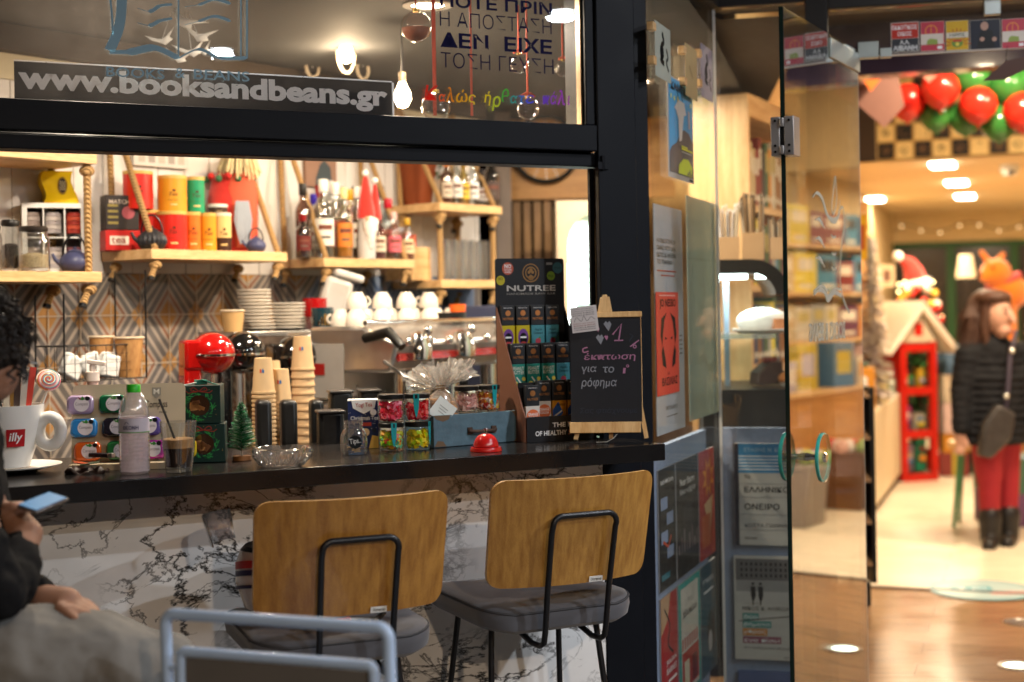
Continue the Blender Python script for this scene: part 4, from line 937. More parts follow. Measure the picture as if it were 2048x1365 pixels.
# jars etc on lower left shelf
def jar(lab, px, off, wpx, hpx, fill, fc, lid, py=530):
    p, s = sp(px, off, zL1+.0006, py); r = wpx*s/2; h = hpx*s
    t = thing('storage_jar', lab, 'jar', p, 0, 'glass jars on the lower left shelf')
    part(t, 'glass_body', lambda b: b.lathe([(0, 0), (r*.93, 0), (r, .008), (r, h*.72), (r*.84, h*.83), (r*.84, h*.9), (r*.8, h*.9), (r*.8, h*.82), (r*.95, h*.7), (r*.95, .012), (0, .008)], CLEAR, 28))
    part(t, 'contents', lambda b: b.lathe([(0, .01), (r*.92, .012), (r*.92, h*fill), (r*.4, h*fill+.008), (0, h*fill)], mat('fill_'+fc, fc, .8, var=.5, scale=140, bump=.6), 24))
    part(t, 'lid', lambda b: b.lathe([(r*.86, h*.88), (r*.9, h*.9), (r*.9, h*.97), (r*.8, h), (0, h)], cm(lid, .35), 28))
jar('wide glass jar of pale flakes with a dark lid on the lower left shelf', 68, .04, 62, 90, .35, 'b8a27a', '2a2420')
jar('tall glass jar of dark beans at the left edge of the shelf', 22, .12, 40, 104, .5, '2e2119', '1c1a18')
jar('glass jar half full of grey seeds, behind at the left', -18, .05, 44, 92, .45, '6a5c50', '1c1a18')
p, s = sp(110, .17, zL1+.0006, 530)
t = thing('capsule_organizer', 'white divided organizer with pale and red capsule sleeves behind the blue teapot', 'organizer', p, R(22))
Wc, Hc = 122*s, 140*s
def f(b):
    q = .016
    b.b2((-Wc/2, 0, 0), (-Wc/2+q, .1, Hc), WHITE); b.b2((Wc/2-q, 0, 0), (Wc/2, .1, Hc), WHITE); b.b2((-Wc/2+q, 0, Hc-q), (Wc/2-q, .1, Hc), WHITE); b.b2((-Wc/2+q, 0, 0), (Wc/2-q, .1, q), WHITE); b.b2((-Wc/2+q, .09, q), (Wc/2-q, .1, Hc-q), cm('8a8078', .6))
part(t, 'frame', f)
part(t, 'divider', lambda b: (b.b2((-Wc/6-.002, .002, .016), (-Wc/6+.002, .089, Hc-.016), WHITE), b.b2((Wc/6-.002, .002, .016), (Wc/6+.002, .089, Hc-.016), WHITE), b.b2((-Wc/2+.016, .004, Hc*.5), (Wc/2-.016, .088, Hc*.5+.004), WHITE)))
for i in range(3):
    for j in range(2):
        def f(b):
            for k in range(5): b.cyl((-Wc/3+i*Wc/3, .045, .018+j*Hc*.5+k*.014), .026, .0125, cm(('a89a92', 'c0b6b0', 'b3472f' if j else '9a6a6a')[i] if k % 2 else ('8f8078', 'a39a9a', '8e2a1e' if j else '7a4a50')[i], .5), 18)
        part(t, 'capsule_stack', f)
p, s = sp(112, .19, zL1+Hc+.002, 530)
t = thing('guitar_box', 'bright yellow box with a wavy side and a round sound hole', 'box', p+FB.x*.02, R(26))
yl = cm('d8b400', .4); Wg, Hg = .105, zU1-zL1-Hc-.045
def f(b):
    side = [(-Wg/2+.008*math.sin(6.28*k/20), Hg*k/20) for k in range(21)]
    b.prism([(Wg/2+.012*math.cos(4.2*k/20)-.004, Hg*k/20) for k in range(21)]+side[::-1], 0, .1, yl)
part(t, 'case', f)
part(t, 'sound_hole', lambda b: (b.disc(.008, Hg*.55, .016, -.0012, cm('8a6a1a', .5), 24, .03), b.disc(.008, Hg*.55, .012, -.0018, cm('2e2016', .6), 24, .024), [b.rect(.0+.005*k, Hg*.4, .0015+.005*k, Hg*.7, -.0024, cm('c8b890', .4)) for k in range(4)]))
# bottles
def bottle(lab, fr, px, off, z, wpx, hpx, gc, liq, lab_c, cap, capw=.42, shoulder=.62, py=480, group='spirit bottles on the rope shelf', lab2=None):
    x, _ = fr.hit(px, py, off); p = fr.w(x, off, z); s = p.y/F_PX; r = wpx*s/2; h = hpx*s
    t = thing('spirit_bottle', lab, 'bottle', p, R(18), group)
    part(t, 'glass_body', lambda b: b.lathe([(0, 0), (r*.94, 0), (r, .006), (r, h*shoulder), (r*.85, h*(shoulder+.06)), (r*capw, h*(shoulder+.14)), (r*capw*.95, h*.88)], glass('bottle_'+gc, lin(gc)[:3], .05, 4.0, dirt=.04), 24))
    if liq: part(t, 'liquid', lambda b: b.lathe([(0, .006), (r*.93, .008), (r*.93, h*.5), (0, h*.5)], mat('liq_'+liq, liq, .15, var=.1), 20))
    part(t, 'cap', lambda b: b.lathe([(r*capw*1.02, h*.84), (r*capw*1.12, h*.85), (r*capw*1.12, h*.99), (r*capw, h), (0, h)], cm(cap, .35), 18))
    if lab_c: part(t, 'label', lambda b: (b.wrapped(-r*1.1, h*.16, r*1.1, h*.5, r+.001, cm(lab_c, .55), 10), b.wrapped(-r*.7, h*.36, r*.7, h*.42, r+.002, cm(lab2 or '6a3a2a', .5), 8), b.wrapped(-r*.5, h*.25, r*.5, h*.28, r+.002, cm('5a5048', .5), 8)))
bs = [('dark bottle with a black cap at the left of the spirits', 607, .10, 34, 150, 'c0a090', '3a0e0a', None, '16120f'), ('squat dark red bottle at the front left of the spirits', 606, .04, 32, 86, 'b07a70', '4a0c0a', '5a1a14', '7a1414'), ('clear bottle with a bright purple cap', 628, .2, 30, 132, 'e8e8ee', None, 'c8c0b8', '3522b0'),
      ('big clear bottle with a cream label and white cap', 648, .07, 42, 158, 'eef2ee', None, 'd3cfc4', 'e0dcd4'), ('clear bottle with a white cap and bold red label', 672, .12, 38, 154, 'eef0ee', None, 'b8241c', 'e2dcd2'), ('clear bottle with a pale yellow cap and orange label', 689, .05, 34, 142, 'f2ead8', 'b07818', 'c9742a', 'd8c48a'),
      ('amber bottle with a yellow cap', 701, .16, 32, 142, 'e8c890', '8a5a12', 'd8cfa8', 'c89a20'), ('clear bottle with a white cap and tall white label', 717, .10, 36, 146, 'eeeeea', None, 'dcd8d0', 'e6e2dc'), ('bottle with a yellow diamond label in the middle of the spirits', 735, .05, 34, 120, 'f0e6c0', None, 'd3b414', 'c8b890'),
      ('small bottle of dark red liqueur', 757, .04, 30, 92, 'e0b0b0', '5a0a10', 'c8b8a0', '8a2020'), ('tall clear bottle with a dark navy cap', 762, .18, 34, 150, 'eaeef0', None, 'c9c4ba', '1c2040'), ('clear bottle with a red knob stopper', 777, .12, 36, 124, 'eaf0f2', None, 'd08a7a', 'b0142a'), ('pink labelled bottle near the right end of the spirits', 788, .06, 30, 96, 'f0dcdc', None, 'c9606a', 'd0a8a0'), ('low clear bottle at the right end of the spirits', 802, .1, 30, 66, 'eaeeee', None, 'cfc8c0', 'a8a8a8')]
bs += [('tall rum coloured bottle half hidden behind the front spirits', 640, .23, 34, 150, 'e0c8a8', '5a2c0e', 'a89878', '8a1a18'), ('clear bottle with a silver cap at the back of the spirits', 662, .24, 32, 160, 'eef0f2', None, 'c8ccd0', 'b8b8b8'), ('green tinted bottle at the back of the spirits', 684, .23, 32, 148, 'a8c8a8', None, 'd0d4c0', '2a4a2a'),
       ('honey coloured bottle at the back beside the yellow cap', 712, .24, 32, 150, 'e8c880', '9a6a18', 'd8c8a0', '3a2a1a'), ('clear bottle with a blue label at the back right', 748, .23, 32, 140, 'e8eef4', None, '4a6a9a', 'c8ccd4'), ('short liqueur bottle with a gold cap at the far right of the spirits', 815, .06, 26, 84, 'e8d8c0', '7a3a14', 'd0b890', 'b8902a')]
for q in bs: bottle(q[0], FB, q[1], q[2], z30+.0006, q[3], q[4], q[5], q[6], q[7], q[8])
p, s = sp(733, .03, z30+.0006)
t = thing('santa_gnome', 'slim gnome with a tall red pointed hat and white beard among the bottles', 'doll', p, 0)
part(t, 'body', lambda b: b.lathe([(0, 0), (.035, 0), (.038, .06), (.03, .16), (0, .18)], mat('grey_felt', (.5, .47, .44), .9), 16))
part(t, 'hat', lambda b: (b.lathe([(.036, .16), (.036, .18), (.024, .25), (.012, .315), (.006, .33), (0, .335)], fr, 18), b.lathe([(.024, .17), (.016, .25), (.007, .31), (0, .315)], fr, 14, c=(.035, .02, -.015))))
part(t, 'pompom', lambda b: (b.sph((0, 0, .34), .014, WHITE, 10, 8), b.sph((.036, .02, .312), .013, WHITE, 10, 8)))
part(t, 'beard', lambda b: b.lathe([(0, .02), (.012, .05), (.03, .12), (.034, .155), (0, .17)], mat('white_wool', (.78, .74, .68), .9, var=.1, bump=.6, scale=60), 14, c=(.018, -.025, 0)))
part(t, 'nose', lambda b: b.sph((.01, -.05, .155), .011, cm('c89a78', .6), 10, 8))
# far shelves' load
p, s = sp(868, .2, z40+.0006, 380)
t = thing('potted_plant', 'small leafy plant in a pale square pot on the high shelf', 'plant', p, R(20))
part(t, 'pot', lambda b: b.prism([(-.05, 0), (.05, 0), (.058, .115), (-.058, .115)], -.05, .05, cm('b8ab9a', .7)), bevel=.004)
def f(b):
    for i in range(60):
        a = random.uniform(0, 6.283); q = random.uniform(.02, .08); z = .12+random.uniform(0, .07); d = Vector((math.cos(a), math.sin(a), 0)); n = Vector((-d.y, d.x, .2))*.012
        p0 = d*q*.4+Vector((0, 0, z)); p1 = d*q+Vector((0, 0, z+.02)); b.add([p0, (p0+p1)/2+n, p1, (p0+p1)/2-n], [(0, 1, 2, 3)], cm(random.choice(('2a5a1e', '3a7028', '1d4518')), .5), True)
part(t, 'leaves', f)
p, s = sp(835, .22, z40+.0006, 380)
t = thing('terracotta_pot', 'rust brown pot behind the rope at the left of the high shelf', 'pot', p, 0); part(t, 'vessel', lambda b: b.lathe([(0, 0), (.06, 0), (.085, .19), (.09, .2), (.09, .24), (.075, .24), (.07, .2), (0, .2)], cm('7a3a18', .7), 24)); part(t, 'soil', lambda b: b.lathe([(0, .205), (.07, .205)], cm('2a1a10', .9), 20))
for i, (px, h, wd_, gc, lq, lc, cp) in enumerate(((893, 92, 24, 'c8b0a0', '6a2a10', 'c9bca8', 'd07a2a'), (912, 100, 26, 'e8ece8', None, 'd8d2c8', 'c8b8a0'), (927, 90, 24, 'e8d8a0', '9a7a14', 'd8b840', '8a6a1a'), (945, 98, 26, 'eef0f0', None, 'd8d8d4', 'c0c0c0'), (962, 76, 30, 'c8c8cc', '2a2426', 'b8b0ac', '2a2426'), (982, 104, 34, 'b0a098', '1a1210', '4a3a34', '14100e'))):
    bottle(['brown bottle with an orange cap next to the potted plant', 'clear bottle with a pale cap on the high shelf', 'yellowish bottle on the high shelf', 'clear bottle with a silvery cap on the high shelf', 'dark stubby bottle on the high shelf', 'large black bottle at the right end of the high shelf'][i], FB, px, .1, z40+.0006, wd_, h, gc, lq, lc, cp, py=380, group='bottles on the high shelf')
k_ = 0
for row in range(2):
    for i in range(6):
        px = 893+17*i+6*row; p, s = sp(px, .07+.1*row, z50+.0006, 540); h = (82+8*((i*7+row*3) % 4))*s; r = 7.2*s
        if k_ == 0:
            g0 = thing('drinking_glass', '', 'glass', p, 0, 'clear glasses on the low shelf')
            part(g0, 'tumbler', lambda b: b.lathe([(0, 0), (r*.8, 0), (r, h), (r*.94, h), (r*.74, .008), (0, .007)], glass('tumbler_glass', (.97, .98, .99), .04, 5.5, dirt=.05, dc=(.85, .88, .92)), 20)); o = g0
        else: o = dup(g0, p, 0)
        o['label'] = '%s clear glass from the left in the %s row on the low shelf' % (('first', 'second', 'third', 'fourth', 'fifth', 'sixth')[i], ('front', 'rear')[row]); k_ += 1
p, s = sp(856, .1, z50+.0006, 560)
t = thing('wooden_caddy', 'small wooden caddy with orange and red packets beside the glasses', 'caddy', p, FB.rz)
part(t, 'box', lambda b: (b.b2((-.1, 0, 0), (.02, .012, .14), OAK), b.b2((-.1, .013, 0), (-.088, .15, .14), OAK), b.b2((.008, .013, 0), (.02, .15, .14), OAK)))
t2 = thing('orange_packet', 'bright orange packet standing in the wooden caddy', 'packet', p+FB.w(-.06, .05, .03)-FB.o, FB.rz+.2); part(t2, 'wrapper', lambda b: b.box((0, 0, .08), (.07, .03, .17), cm('d8481a', .4)), bevel=.004); part(t2, 'label', lambda b: b.rect(-.02, .08, .02, .13, -.0165, cm('e8b0a0', .5)))
for lab, a, c, y0, y1, bc, fc in (('pale print pinned on the boards above the amber tins', 268, 376, 280, 330, 'c9c2ba', '9a9088'), ('brown poster with a dark figure behind the spirit bottles', 612, 672, 290, 372, '8a6a58', '3a4448')):
    xa, za = FB.hit(a, y1, .27); xb, zb = FB.hit(c, y0, .27); t = thing('wall_print', lab, 'print', FB.w(xa, .27, za), FB.rz, 'prints on the back wall'); w_, h_ = xb-xa, zb-za
    part(t, 'sheet', lambda b: b.b2((0, 0, 0), (w_, .015, h_), cm(bc, .6)))
    def f(b):
        if w_ > .2: [b.rect(w_*(.08+.18*k), h_*.12, w_*(.2+.18*k), h_*.85, -.001, cm(fc if k % 2 else 'b0a89c', .6)) for k in range(5)]
        else: b.flat([(w_*.3, 0), (w_*.85, 0), (w_*.8, h_*.45), (w_*.6, h_*.62), (w_*.45, h_*.5), (w_*.32, h_*.2)], -.001, cm(fc, .6)); b.rect(w_*.1, h_*.8, w_*.9, h_*.9, -.001, cm('a8907c', .6))
    part(t, 'print', f)
# ------------------------------------------------------------------ things on the rear worktop
ZW = .93
t = thing('rear_worktop', 'steel topped rear worktop under the tiled wall', 'worktop', FB.w(0, .289, 0), FB.rz)
part(t, 'top', lambda b: b.b2((-.5, -.58, ZW-.03), (2.0, -.001, ZW), STEEL))
part(t, 'cabinet', lambda b: b.b2((-.5, -.55, 0), (2.0, -.002, ZW-.031), cm('2e2a2a', .5)))
def wk(px, py, Y): p = onY(px, py, Y); return Vector((p.x, p.y, 0)), Y/F_PX
# hanging basket with cups and napkins
c0 = FB.hit(128, 690, -.06)[0]; c1 = FB.hit(292, 690, -.06)[0]; zt_ = FB.hit(210, 690, 0)[1]; zb_ = FB.hit(210, 758, 0)[1]
t = thing('hanging_basket', 'black wire basket hanging on cords under the left shelves', 'basket', FB.w(c0, -.06, zb_), FB.rz)
wB3, dB3, hB3 = c1-c0, .16, zt_-zb_
wire = mat('basket_wire', (.03, .026, .024), .4, metal=.5)
def f(b):
    for z in (0, hB3): b.tube([(0, 0, z), (wB3, 0, z), (wB3, dB3, z), (0, dB3, z)], .0025, wire, 6, closed=True)
    for k in range(9):
        x = wB3*k/8; b.tube([(x, 0, 0), (x, 0, hB3)], .0011, wire, 4); b.tube([(x, dB3, 0), (x, dB3, hB3)], .0011, wire, 4); b.tube([(x, 0, 0), (x, dB3, 0)], .0011, wire, 4)
    for k in range(4):
        y = dB3*k/3; b.tube([(0, y, 0), (0, y, hB3)], .0011, wire, 4); b.tube([(wB3, y, 0), (wB3, y, hB3)], .0011, wire, 4)
    for k in range(1, 4): b.tube([(0, 0, hB3*k/4), (wB3, 0, hB3*k/4)], .0009, wire, 4)
part(t, 'wirework', f)
for (x, y, top) in ((0, 0, zL1), (wB3, 0, z20), (0, dB3, zL1), (wB3*.98, dB3, z20)): part(t, 'cord', lambda b: b.tube([(x, y, 0), (x+.002, y, top-.034-zb_-.04)], .0032, BLACKPL, 6))
bp = FB.w(c0, -.06, zb_)
def ib(u, v, z=.003): return bp+FB.x*(u*wB3)+FB.n*(v*dB3)+Vector((0, 0, z))
def papercup(lab, p, h, r1, r0, m, group='paper cups', rim=True):
    t = thing('paper_cup', lab, 'paper cup', p, 0, group)
    part(t, 'cup', lambda b: b.lathe([(0, .004), (r0, .004), (r0, 0), (r1, h), (r1-.0015, h), (r0-.002, .006), (0, .006)], m, 28))
    part(t, 'rim', lambda b: b.lathe([(r1-.001, h-.004), (r1+.003, h-.002), (r1+.003, h+.001), (r1-.001, h+.003)], cm('d8c4a8', .5), 28))
kr = wood('kraft_sleeve', '9a6a3a', 'b98a52', .6, (6, 6, 3), 18)
papercup('larger kraft paper cup with a pale rim in the hanging basket', ib(.86, .2), .13, .047, .034, kr)
papercup('kraft paper cup tucked behind the larger one in the basket', ib(.66, .6), .135, .04, .03, kr)
for i, (u, v, a, lab) in enumerate(((.2, .35, .5, 'crumpled white napkin bundle at the left in the basket'), (.42, .3, -.5, 'folded white napkins leaning in the middle of the basket'), (.6, .2, .2, 'upright pale napkin stack before the cups in the basket'))):
    t = thing('napkin_bundle', lab, 'napkins', ib(u, v), FB.rz+a*.3, 'napkins in the basket')
    part(t, 'fold', lambda b: (b.box((0, 0, .04), (.07, .035, .075), PAPER, ry=a), b.box((.012, .02, .045), (.06, .02, .08), PAPER, ry=a*.5, rz=.2)), bevel=.008)
# drink mixers
def mixer(lab, px, py, Y, c):
    p, s = wk(px, py, Y); z = onY(px, py, Y).z; t = thing('drink_mixer', lab, 'drink mixer', (p.x, p.y, ZW), R(30), 'drink mixers')
    m = cm(c, .12, coat=1); hz = z-ZW; r = 46*s
    part(t, 'base', lambda b: b.box((0, 0, .015), (.17, .2, .03), m), bevel=.01)
    part(t, 'column', lambda b: b.b2((-.085, -.03, .031), (-.03, .05, hz-.02), m), bevel=.012)
    part(t, 'motor_head', lambda b: (b.sph((.012, 0, hz), (r, r*.95, r*.92), m, 28, 18), b.b2((-.085, -.035, hz-.05), (-.01, .045, hz+.045), m)), bevel=.01)
    part(t, 'chrome_band', lambda b: b.lathe([(r*.995, -.004), (r*1.01, -.003), (r*1.01, .003), (r*.995, .004)], CHROME, 32, c=(.012, 0, hz-.004)))
    part(t, 'spindle', lambda b: (b.cyl((.012, 0, hz-r*.9-.12), .006, .13, CHROME, 12), b.lathe([(0, hz-r*.9-.12), (.016, hz-r*.9-.118), (0, hz-r*.9-.11)], CHROME, 14, c=(.012, 0, 0))))
mixer('glossy red drink mixer with a chrome band', 417, 708, 4.5, 'a5100c'); mixer('glossy black drink mixer right of the red one', 479, 706, 4.75, '0e0d0d')
mixer('dark chrome banded mixer half hidden behind the cup stacks', 586, 712, 5.05, '17120f')
# stacks of paper cups, upside down
def cupstack(lab, px, ytop, ybot, wpx, Y, hc, up=True):
    p, s = wk(px, ybot, Y); zt = onY(px, ytop, Y).z; r = wpx*s/2; cup = .11
    n = max(2, int((zt-ZW-cup)/hc)); t = thing('cup_stack', lab, 'cup stack', (p.x, p.y, ZW), 0, 'stacks of paper cups'); z0 = zt-ZW-cup-hc*(n-1)
    m = cm('c9a87c', .6)
    def f(b):
        pr = [(0, 0), (r, 0)]
        for k in range(n): zz = z0+k*hc if k else 0; pr += [(r*1.06, zz+.002), (r*1.06, zz+.008), (r, zz+.0085), (r*.955, z0+(k+1)*hc-.002 if k < n-1 else z0+k*hc+.02)]
        pr += [(r*.74, zt-ZW), (0, zt-ZW)]
        b.lathe(pr, m, 24)
    part(t, 'nested_cups', f)
    part(t, 'top_cup_print', lambda b: (b.wrapped(-.006, zt-ZW-.045, .0, zt-ZW-.03, r*.86, cm('b03a2a', .5), 4, r*.8), b.wrapped(.001, zt-ZW-.045, .008, zt-ZW-.03, r*.86, cm('2a5a8a', .5), 4, r*.8)))
cupstack('tall stack of tan paper cups with spaced rims by the chrome machine', 608, 673, 885, 46, 4.6, .026)
cupstack('stack of paper cups at the left behind the bottle brush tree', 529, 716, 885, 46, 4.35, .013)
cupstack('shorter stack of paper cups in the middle of the three', 563, 738, 885, 44, 4.4, .012)
cupstack('small cup stack half hidden between the taller ones', 549, 722, 885, 36, 4.8, .013)
for i, (px, y0, w_, Y) in enumerate(((526, 800, 30, 4.1), (576, 800, 32, 4.2), (632, 800, 26, 4.3), (680, 782, 44, 4.4), (738, 780, 40, 4.5), (660, 822, 50, 4.15))):
    p, s = wk(px, y0, Y); zt = onY(px, y0, Y).z
    t = thing('knock_box' if i > 2 else 'cup_holder', ['narrow black cup holder below the left cup stack', 'narrow black cup holder below the middle cup stack', 'narrow black cup holder by the tall cup stack', 'black bin on the worktop below the chrome machine', 'second black bin further right below the chrome machine', 'low rounded black bin behind the tea box'][i], 'holder' if i < 3 else 'bin', (p.x, p.y, ZW-.1), R(15), 'black holders behind the counter')
    part(t, 'tub', lambda b: b.b2((-w_*s/2, -.04, 0), (w_*s/2, .04, zt-ZW+.1), BLACKPL), bevel=.012)
    if i > 2: part(t, 'rim', lambda b: b.b2((-w_*s/2-.003, -.043, zt-ZW+.094), (w_*s/2+.003, .043, zt-ZW+.1025), cm('3a3634', .3)), bevel=.003)
# espresso machine, a cup rail with crockery on it
MP = onY(716, 690, 4.95); FM = Frame(MP.x, MP.y, 62)
t = thing('espresso_machine', 'long chrome espresso machine with black handled group heads', 'espresso machine', (MP.x, MP.y, ZW), FM.rz)
zt = onY(690, 655, 4.78).z-ZW; ML = .95
rs = mat('machine_steel', (.72, .69, .66), .3, metal=1, var=.15)
part(t, 'body', lambda b: (b.b2((0, .0, .06), (ML, .46, .2), rs), b.b2((0, .2, .2), (ML, .46, zt-.02), rs)), bevel=.01)
part(t, 'drip_tray', lambda b: b.b2((-.005, -.2, .04), (ML+.005, -.001, .075), rs), bevel=.004)
part(t, 'upper_hood', lambda b: b.add([(x, y, z) for x in (0, ML) for y, z in ((-.13, zt-.16), (-.16, zt-.06), (-.02, zt), (.199, zt-.001), (.199, zt-.16))], [(0, 1, 2, 3, 4), (9, 8, 7, 6, 5), (0, 5, 6, 1), (1, 6, 7, 2), (2, 7, 8, 3), (0, 4, 9, 5)], rs), bevel=.012)
part(t, 'red_stripe', lambda b: b.box((ML/2, -.151, zt-.11), (ML*.96, .012, .025), cm('7a1612', .25), rx=-.29))
part(t, 'cup_rail', lambda b: b.tube([(0, -.03, zt+.012), (ML, -.03, zt+.012)], .009, CHROME, 10))
for k in range(3):
    x = .14+.31*k
    g = part(t, 'group_head', lambda b: (b.cyl((x, -.1, zt-.27), .036, .11, CHROME, 24), b.lathe([(0, zt-.12), (.045, zt-.12), (.05, zt-.08), (.03, zt-.03), (0, zt-.02)], CHROME, 24, c=(x, -.16, 0)), b.sph((x+.03, -.18, zt-.02), .018, CHROME, 12, 8)))
    part(g, 'portafilter', lambda b: (b.cyl((x, -.1, zt-.315), .038, .045, CHROME, 24), b.tube([(x, -.13, zt-.3), (x, -.22, zt-.31), (x, -.29, zt-.33)], [.010, .014, .016], BLACKPL, 10), b.tube([(x, -.1, zt-.315), (x, -.1, zt-.35)], .012, CHROME, 8)))
for x in (-.02, ML+.01): part(t, 'steam_wand', lambda b: b.tube([(x, -.12, zt-.12), (x, -.2, zt-.17), (x, -.22, zt-.33), (x, -.24, zt-.36)], .007, CHROME, 8))
for k in range(7): part(t, 'knob', lambda b: b.sph((.06+.14*k, -.168, zt-.055), .016, CHROME, 12, 8))
part(t, 'side_plate', lambda b: (b.b2((-.004, .06, .22), (-.001, .4, zt-.06), cm('8f8a84', .4)), b.b2((-.0065, .14, .3), (-.0045, .32, .34), cm('8a1a16', .3))))
part(t, 'lever', lambda b: (b.tube([(-.03, -.05, zt-.04), (-.05, -.16, zt-.02), (-.06, -.22, zt-.07)], [.018, .02, .016], BLACKPL, 10)))
# crockery rack
a = onY(478, 668, 5.0); e = onY(712, 655, 5.3); FR = Frame(a.x, a.y, math.degrees(math.atan2(e.y-a.y, e.x-a.x))); zr = (a.z+e.z)/2; LR = (Vector((e.x-a.x, e.y-a.y, 0))).length
t = thing('crockery_rack', 'steel rack carrying plates and cups above the mixers', 'rack', FR.w(0, 0, ZW), FR.rz)
part(t, 'tray', lambda b: b.b2((-.03, -.02, zr-ZW-.018), (LR, .25, zr-ZW), STEEL), bevel=.002)
for x in (0, LR-.04):
    for y in (.0, .22): part(t, 'leg', lambda b: b.b2((x-.01, y-.008, 0), (x+.01, y+.008, zr-ZW-.019), STEEL))
def onr(px, py, off, z=0):
    x, _ = FR.hit(px, py, off); p = FR.w(x, off, zr+.0006+z); return p, p.y/F_PX
def plates(lab, px, wtop, n, off, tilt=0):
    p, s = onr(px, 660, off); r = wtop*s/2; t = thing('plate_stack', lab, 'plates', p, 0, 'stacks of white saucers'); 
    t['label'] = lab
    def f(b):
        for k in range(n): z = k*.0125; dx = .0016*math.sin(k*1.3)+tilt*k; b.lathe([(0, z), (r*.6, z), (r, z+.010), (r, z+.0135), (r*.6, z+.004), (0, z+.004)], cm('d8cfc2', .15), 28, c=(dx, .0012*math.cos(k*2.1), 0))
    part(t, 'saucers', f)
plates('taller leaning stack of white saucers on the steel rack', 518, 68, 12, .12, -.0016); plates('shorter stack of white saucers beside the taller stack', 576, 70, 8, .10)
p, s = onr(466, 664, .05); papercup('single paper cup with a small print at the left end of the rack', p, .075, .042, .032, cm('c9a06a', .5), 'paper cups on the rack')
for i, (px, c, h, w_, off, nm) in enumerate(((630, 'a50f12', 62, 50, .18, 'shiny red mug'), (645, '16343e', 44, 44, .04, 'dark teal mug with gold trim'), (617, 'd8d8d8', 26, 22, .03, 'small clear glass'))):
    p, s = onr(px, 650, off); t = thing('mug' if i < 2 else 'shot_glass', '%s near the right end of the crockery rack' % nm, 'mug' if i < 2 else 'glass', p, .2)
    r = w_*s/2; h = h*s
    part(t, 'cup', lambda b: b.lathe([(0, 0), (r*.9, 0), (r, h*.1), (r, h), (r*.93, h), (r*.9, .01), (0, .01)], cm(c, .12, coat=1) if i < 2 else CLEAR, 24))
    if i < 2: part(t, 'handle', lambda b: b.tube([(r+.02*math.sin(q), 0, h*.5+h*.3*math.cos(q)) for q in [k*math.pi/8 for k in range(9)]], .005, cm(c, .12, coat=1), 8))
    if i == 1: part(t, 'gold_pattern', lambda b: [b.wrapped(-.02+.012*k, h*.2, -.013+.012*k, h*(.4+.15*(k % 3)), r+.001, mat('gold', (.8, .5, .12), .2, metal=1), 3) for k in range(4)])
p, s = onr(668, 640, .17); t = thing('white_canister', 'tilted white canister at the back of the rack', 'canister', p, .3); part(t, 'body', lambda b: b.box((0, .02, .1), (.11, .1, .19), cm('c8c4bf', .25), ry=.3), bevel=.02); part(t, 'lid', lambda b: b.box((.06, .02, .2), (.115, .105, .03), cm('d8d4d0', .25), ry=.3), bevel=.01)
k_ = 0
ctop = FM.w(0, 0, ZW+zt+.001)
for row in range(2):
    for i in range(5):
        x, y = .05+.165*i+.05*row, .04+.1*row; p = FM.w(x, y, ZW+zt+.001); 
        if k_ == 0:
            g0 = thing('coffee_cup', '', 'cup', p, 0, 'white cups turned over on the espresso machine')
            part(g0, 'bowl', lambda b: b.lathe([(.038, 0), (.038, .01), (.034, .036), (.022, .055), (.02, .06), (0, .06)], cm('d0c6b8', .1), 26)); part(g0, 'handle', lambda b: b.tube([(.035+.015*math.sin(q), 0, .026+.015*math.cos(q)) for q in [k*math.pi/8 for k in range(9)]], .004, cm('d0c6b8', .1), 8)); o = g0
        else: o = dup(g0, p, .7*k_)
        o['label'] = 'upturned white cup, %s from the near end in the %s row on the espresso machine' % (('first', 'second', 'third', 'fourth', 'last')[i], ('front', 'back')[row]); k_ += 1
for i in range(4):
    o = dup(g0, FM.w(.13+.165*i, .09, ZW+zt+.062), .9*i+.4, 'upturned white cup, %s of the upper layer on the espresso machine' % ('first', 'second', 'third', 'fourth')[i])
# grinder with orange lid, blue-grey cabinet, fridge
p = onY(898, 700, 5.6); zz = onY(898, 625, 5.6).z
t = thing('coffee_grinder', 'dark coffee grinder with an orange cap right of the espresso machine', 'grinder', (p.x, p.y, ZW), .3)
part(t, 'body', lambda b: b.b2((-.06, -.07, 0), (.06, .08, zz-ZW-.14), BLACKPL), bevel=.015); part(t, 'hopper', lambda b: b.lathe([(.04, zz-ZW-.138), (.07, zz-ZW-.02), (.07, zz-ZW), (0, zz-ZW)], BLACKPL, 20)); part(t, 'cap', lambda b: b.cyl((.03, -.03, zz-ZW+.001), .032, .03, cm('cf5a1a', .4)))
part(t, 'chute', lambda b: b.tube([(.05, -.09, zz-ZW-.05), (.075, -.11, zz-ZW-.12), (.08, -.11, zz-ZW-.2)], .015, CHROME, 10))
p = onY(950, 700, 6.15); z1_ = onY(950, 612, 6.15).z
t = thing('steel_cabinet', 'blue grey appliance cabinet with a dark door behind the counter', 'cabinet', (p.x, p.y, 0), R(12))
bg_ = cm('33354a', .35)
part(t, 'body', lambda b: b.b2((-.17, 0, 0), (.2, .5, z1_), bg_), bevel=.006); part(t, 'door', lambda b: b.b2((-.15, -.022, .3), (.1, -.001, z1_-.06), cm('242636', .3)), bevel=.005); part(t, 'control_strip', lambda b: (b.b2((.12, -.02, .3), (.18, -.001, z1_-.06), cm('6a7590', .3)), b.cyl((-.02, -.03, z1_-.2), .02, .01, BLACKPL)))
p = onY(860, 590, 6.3)
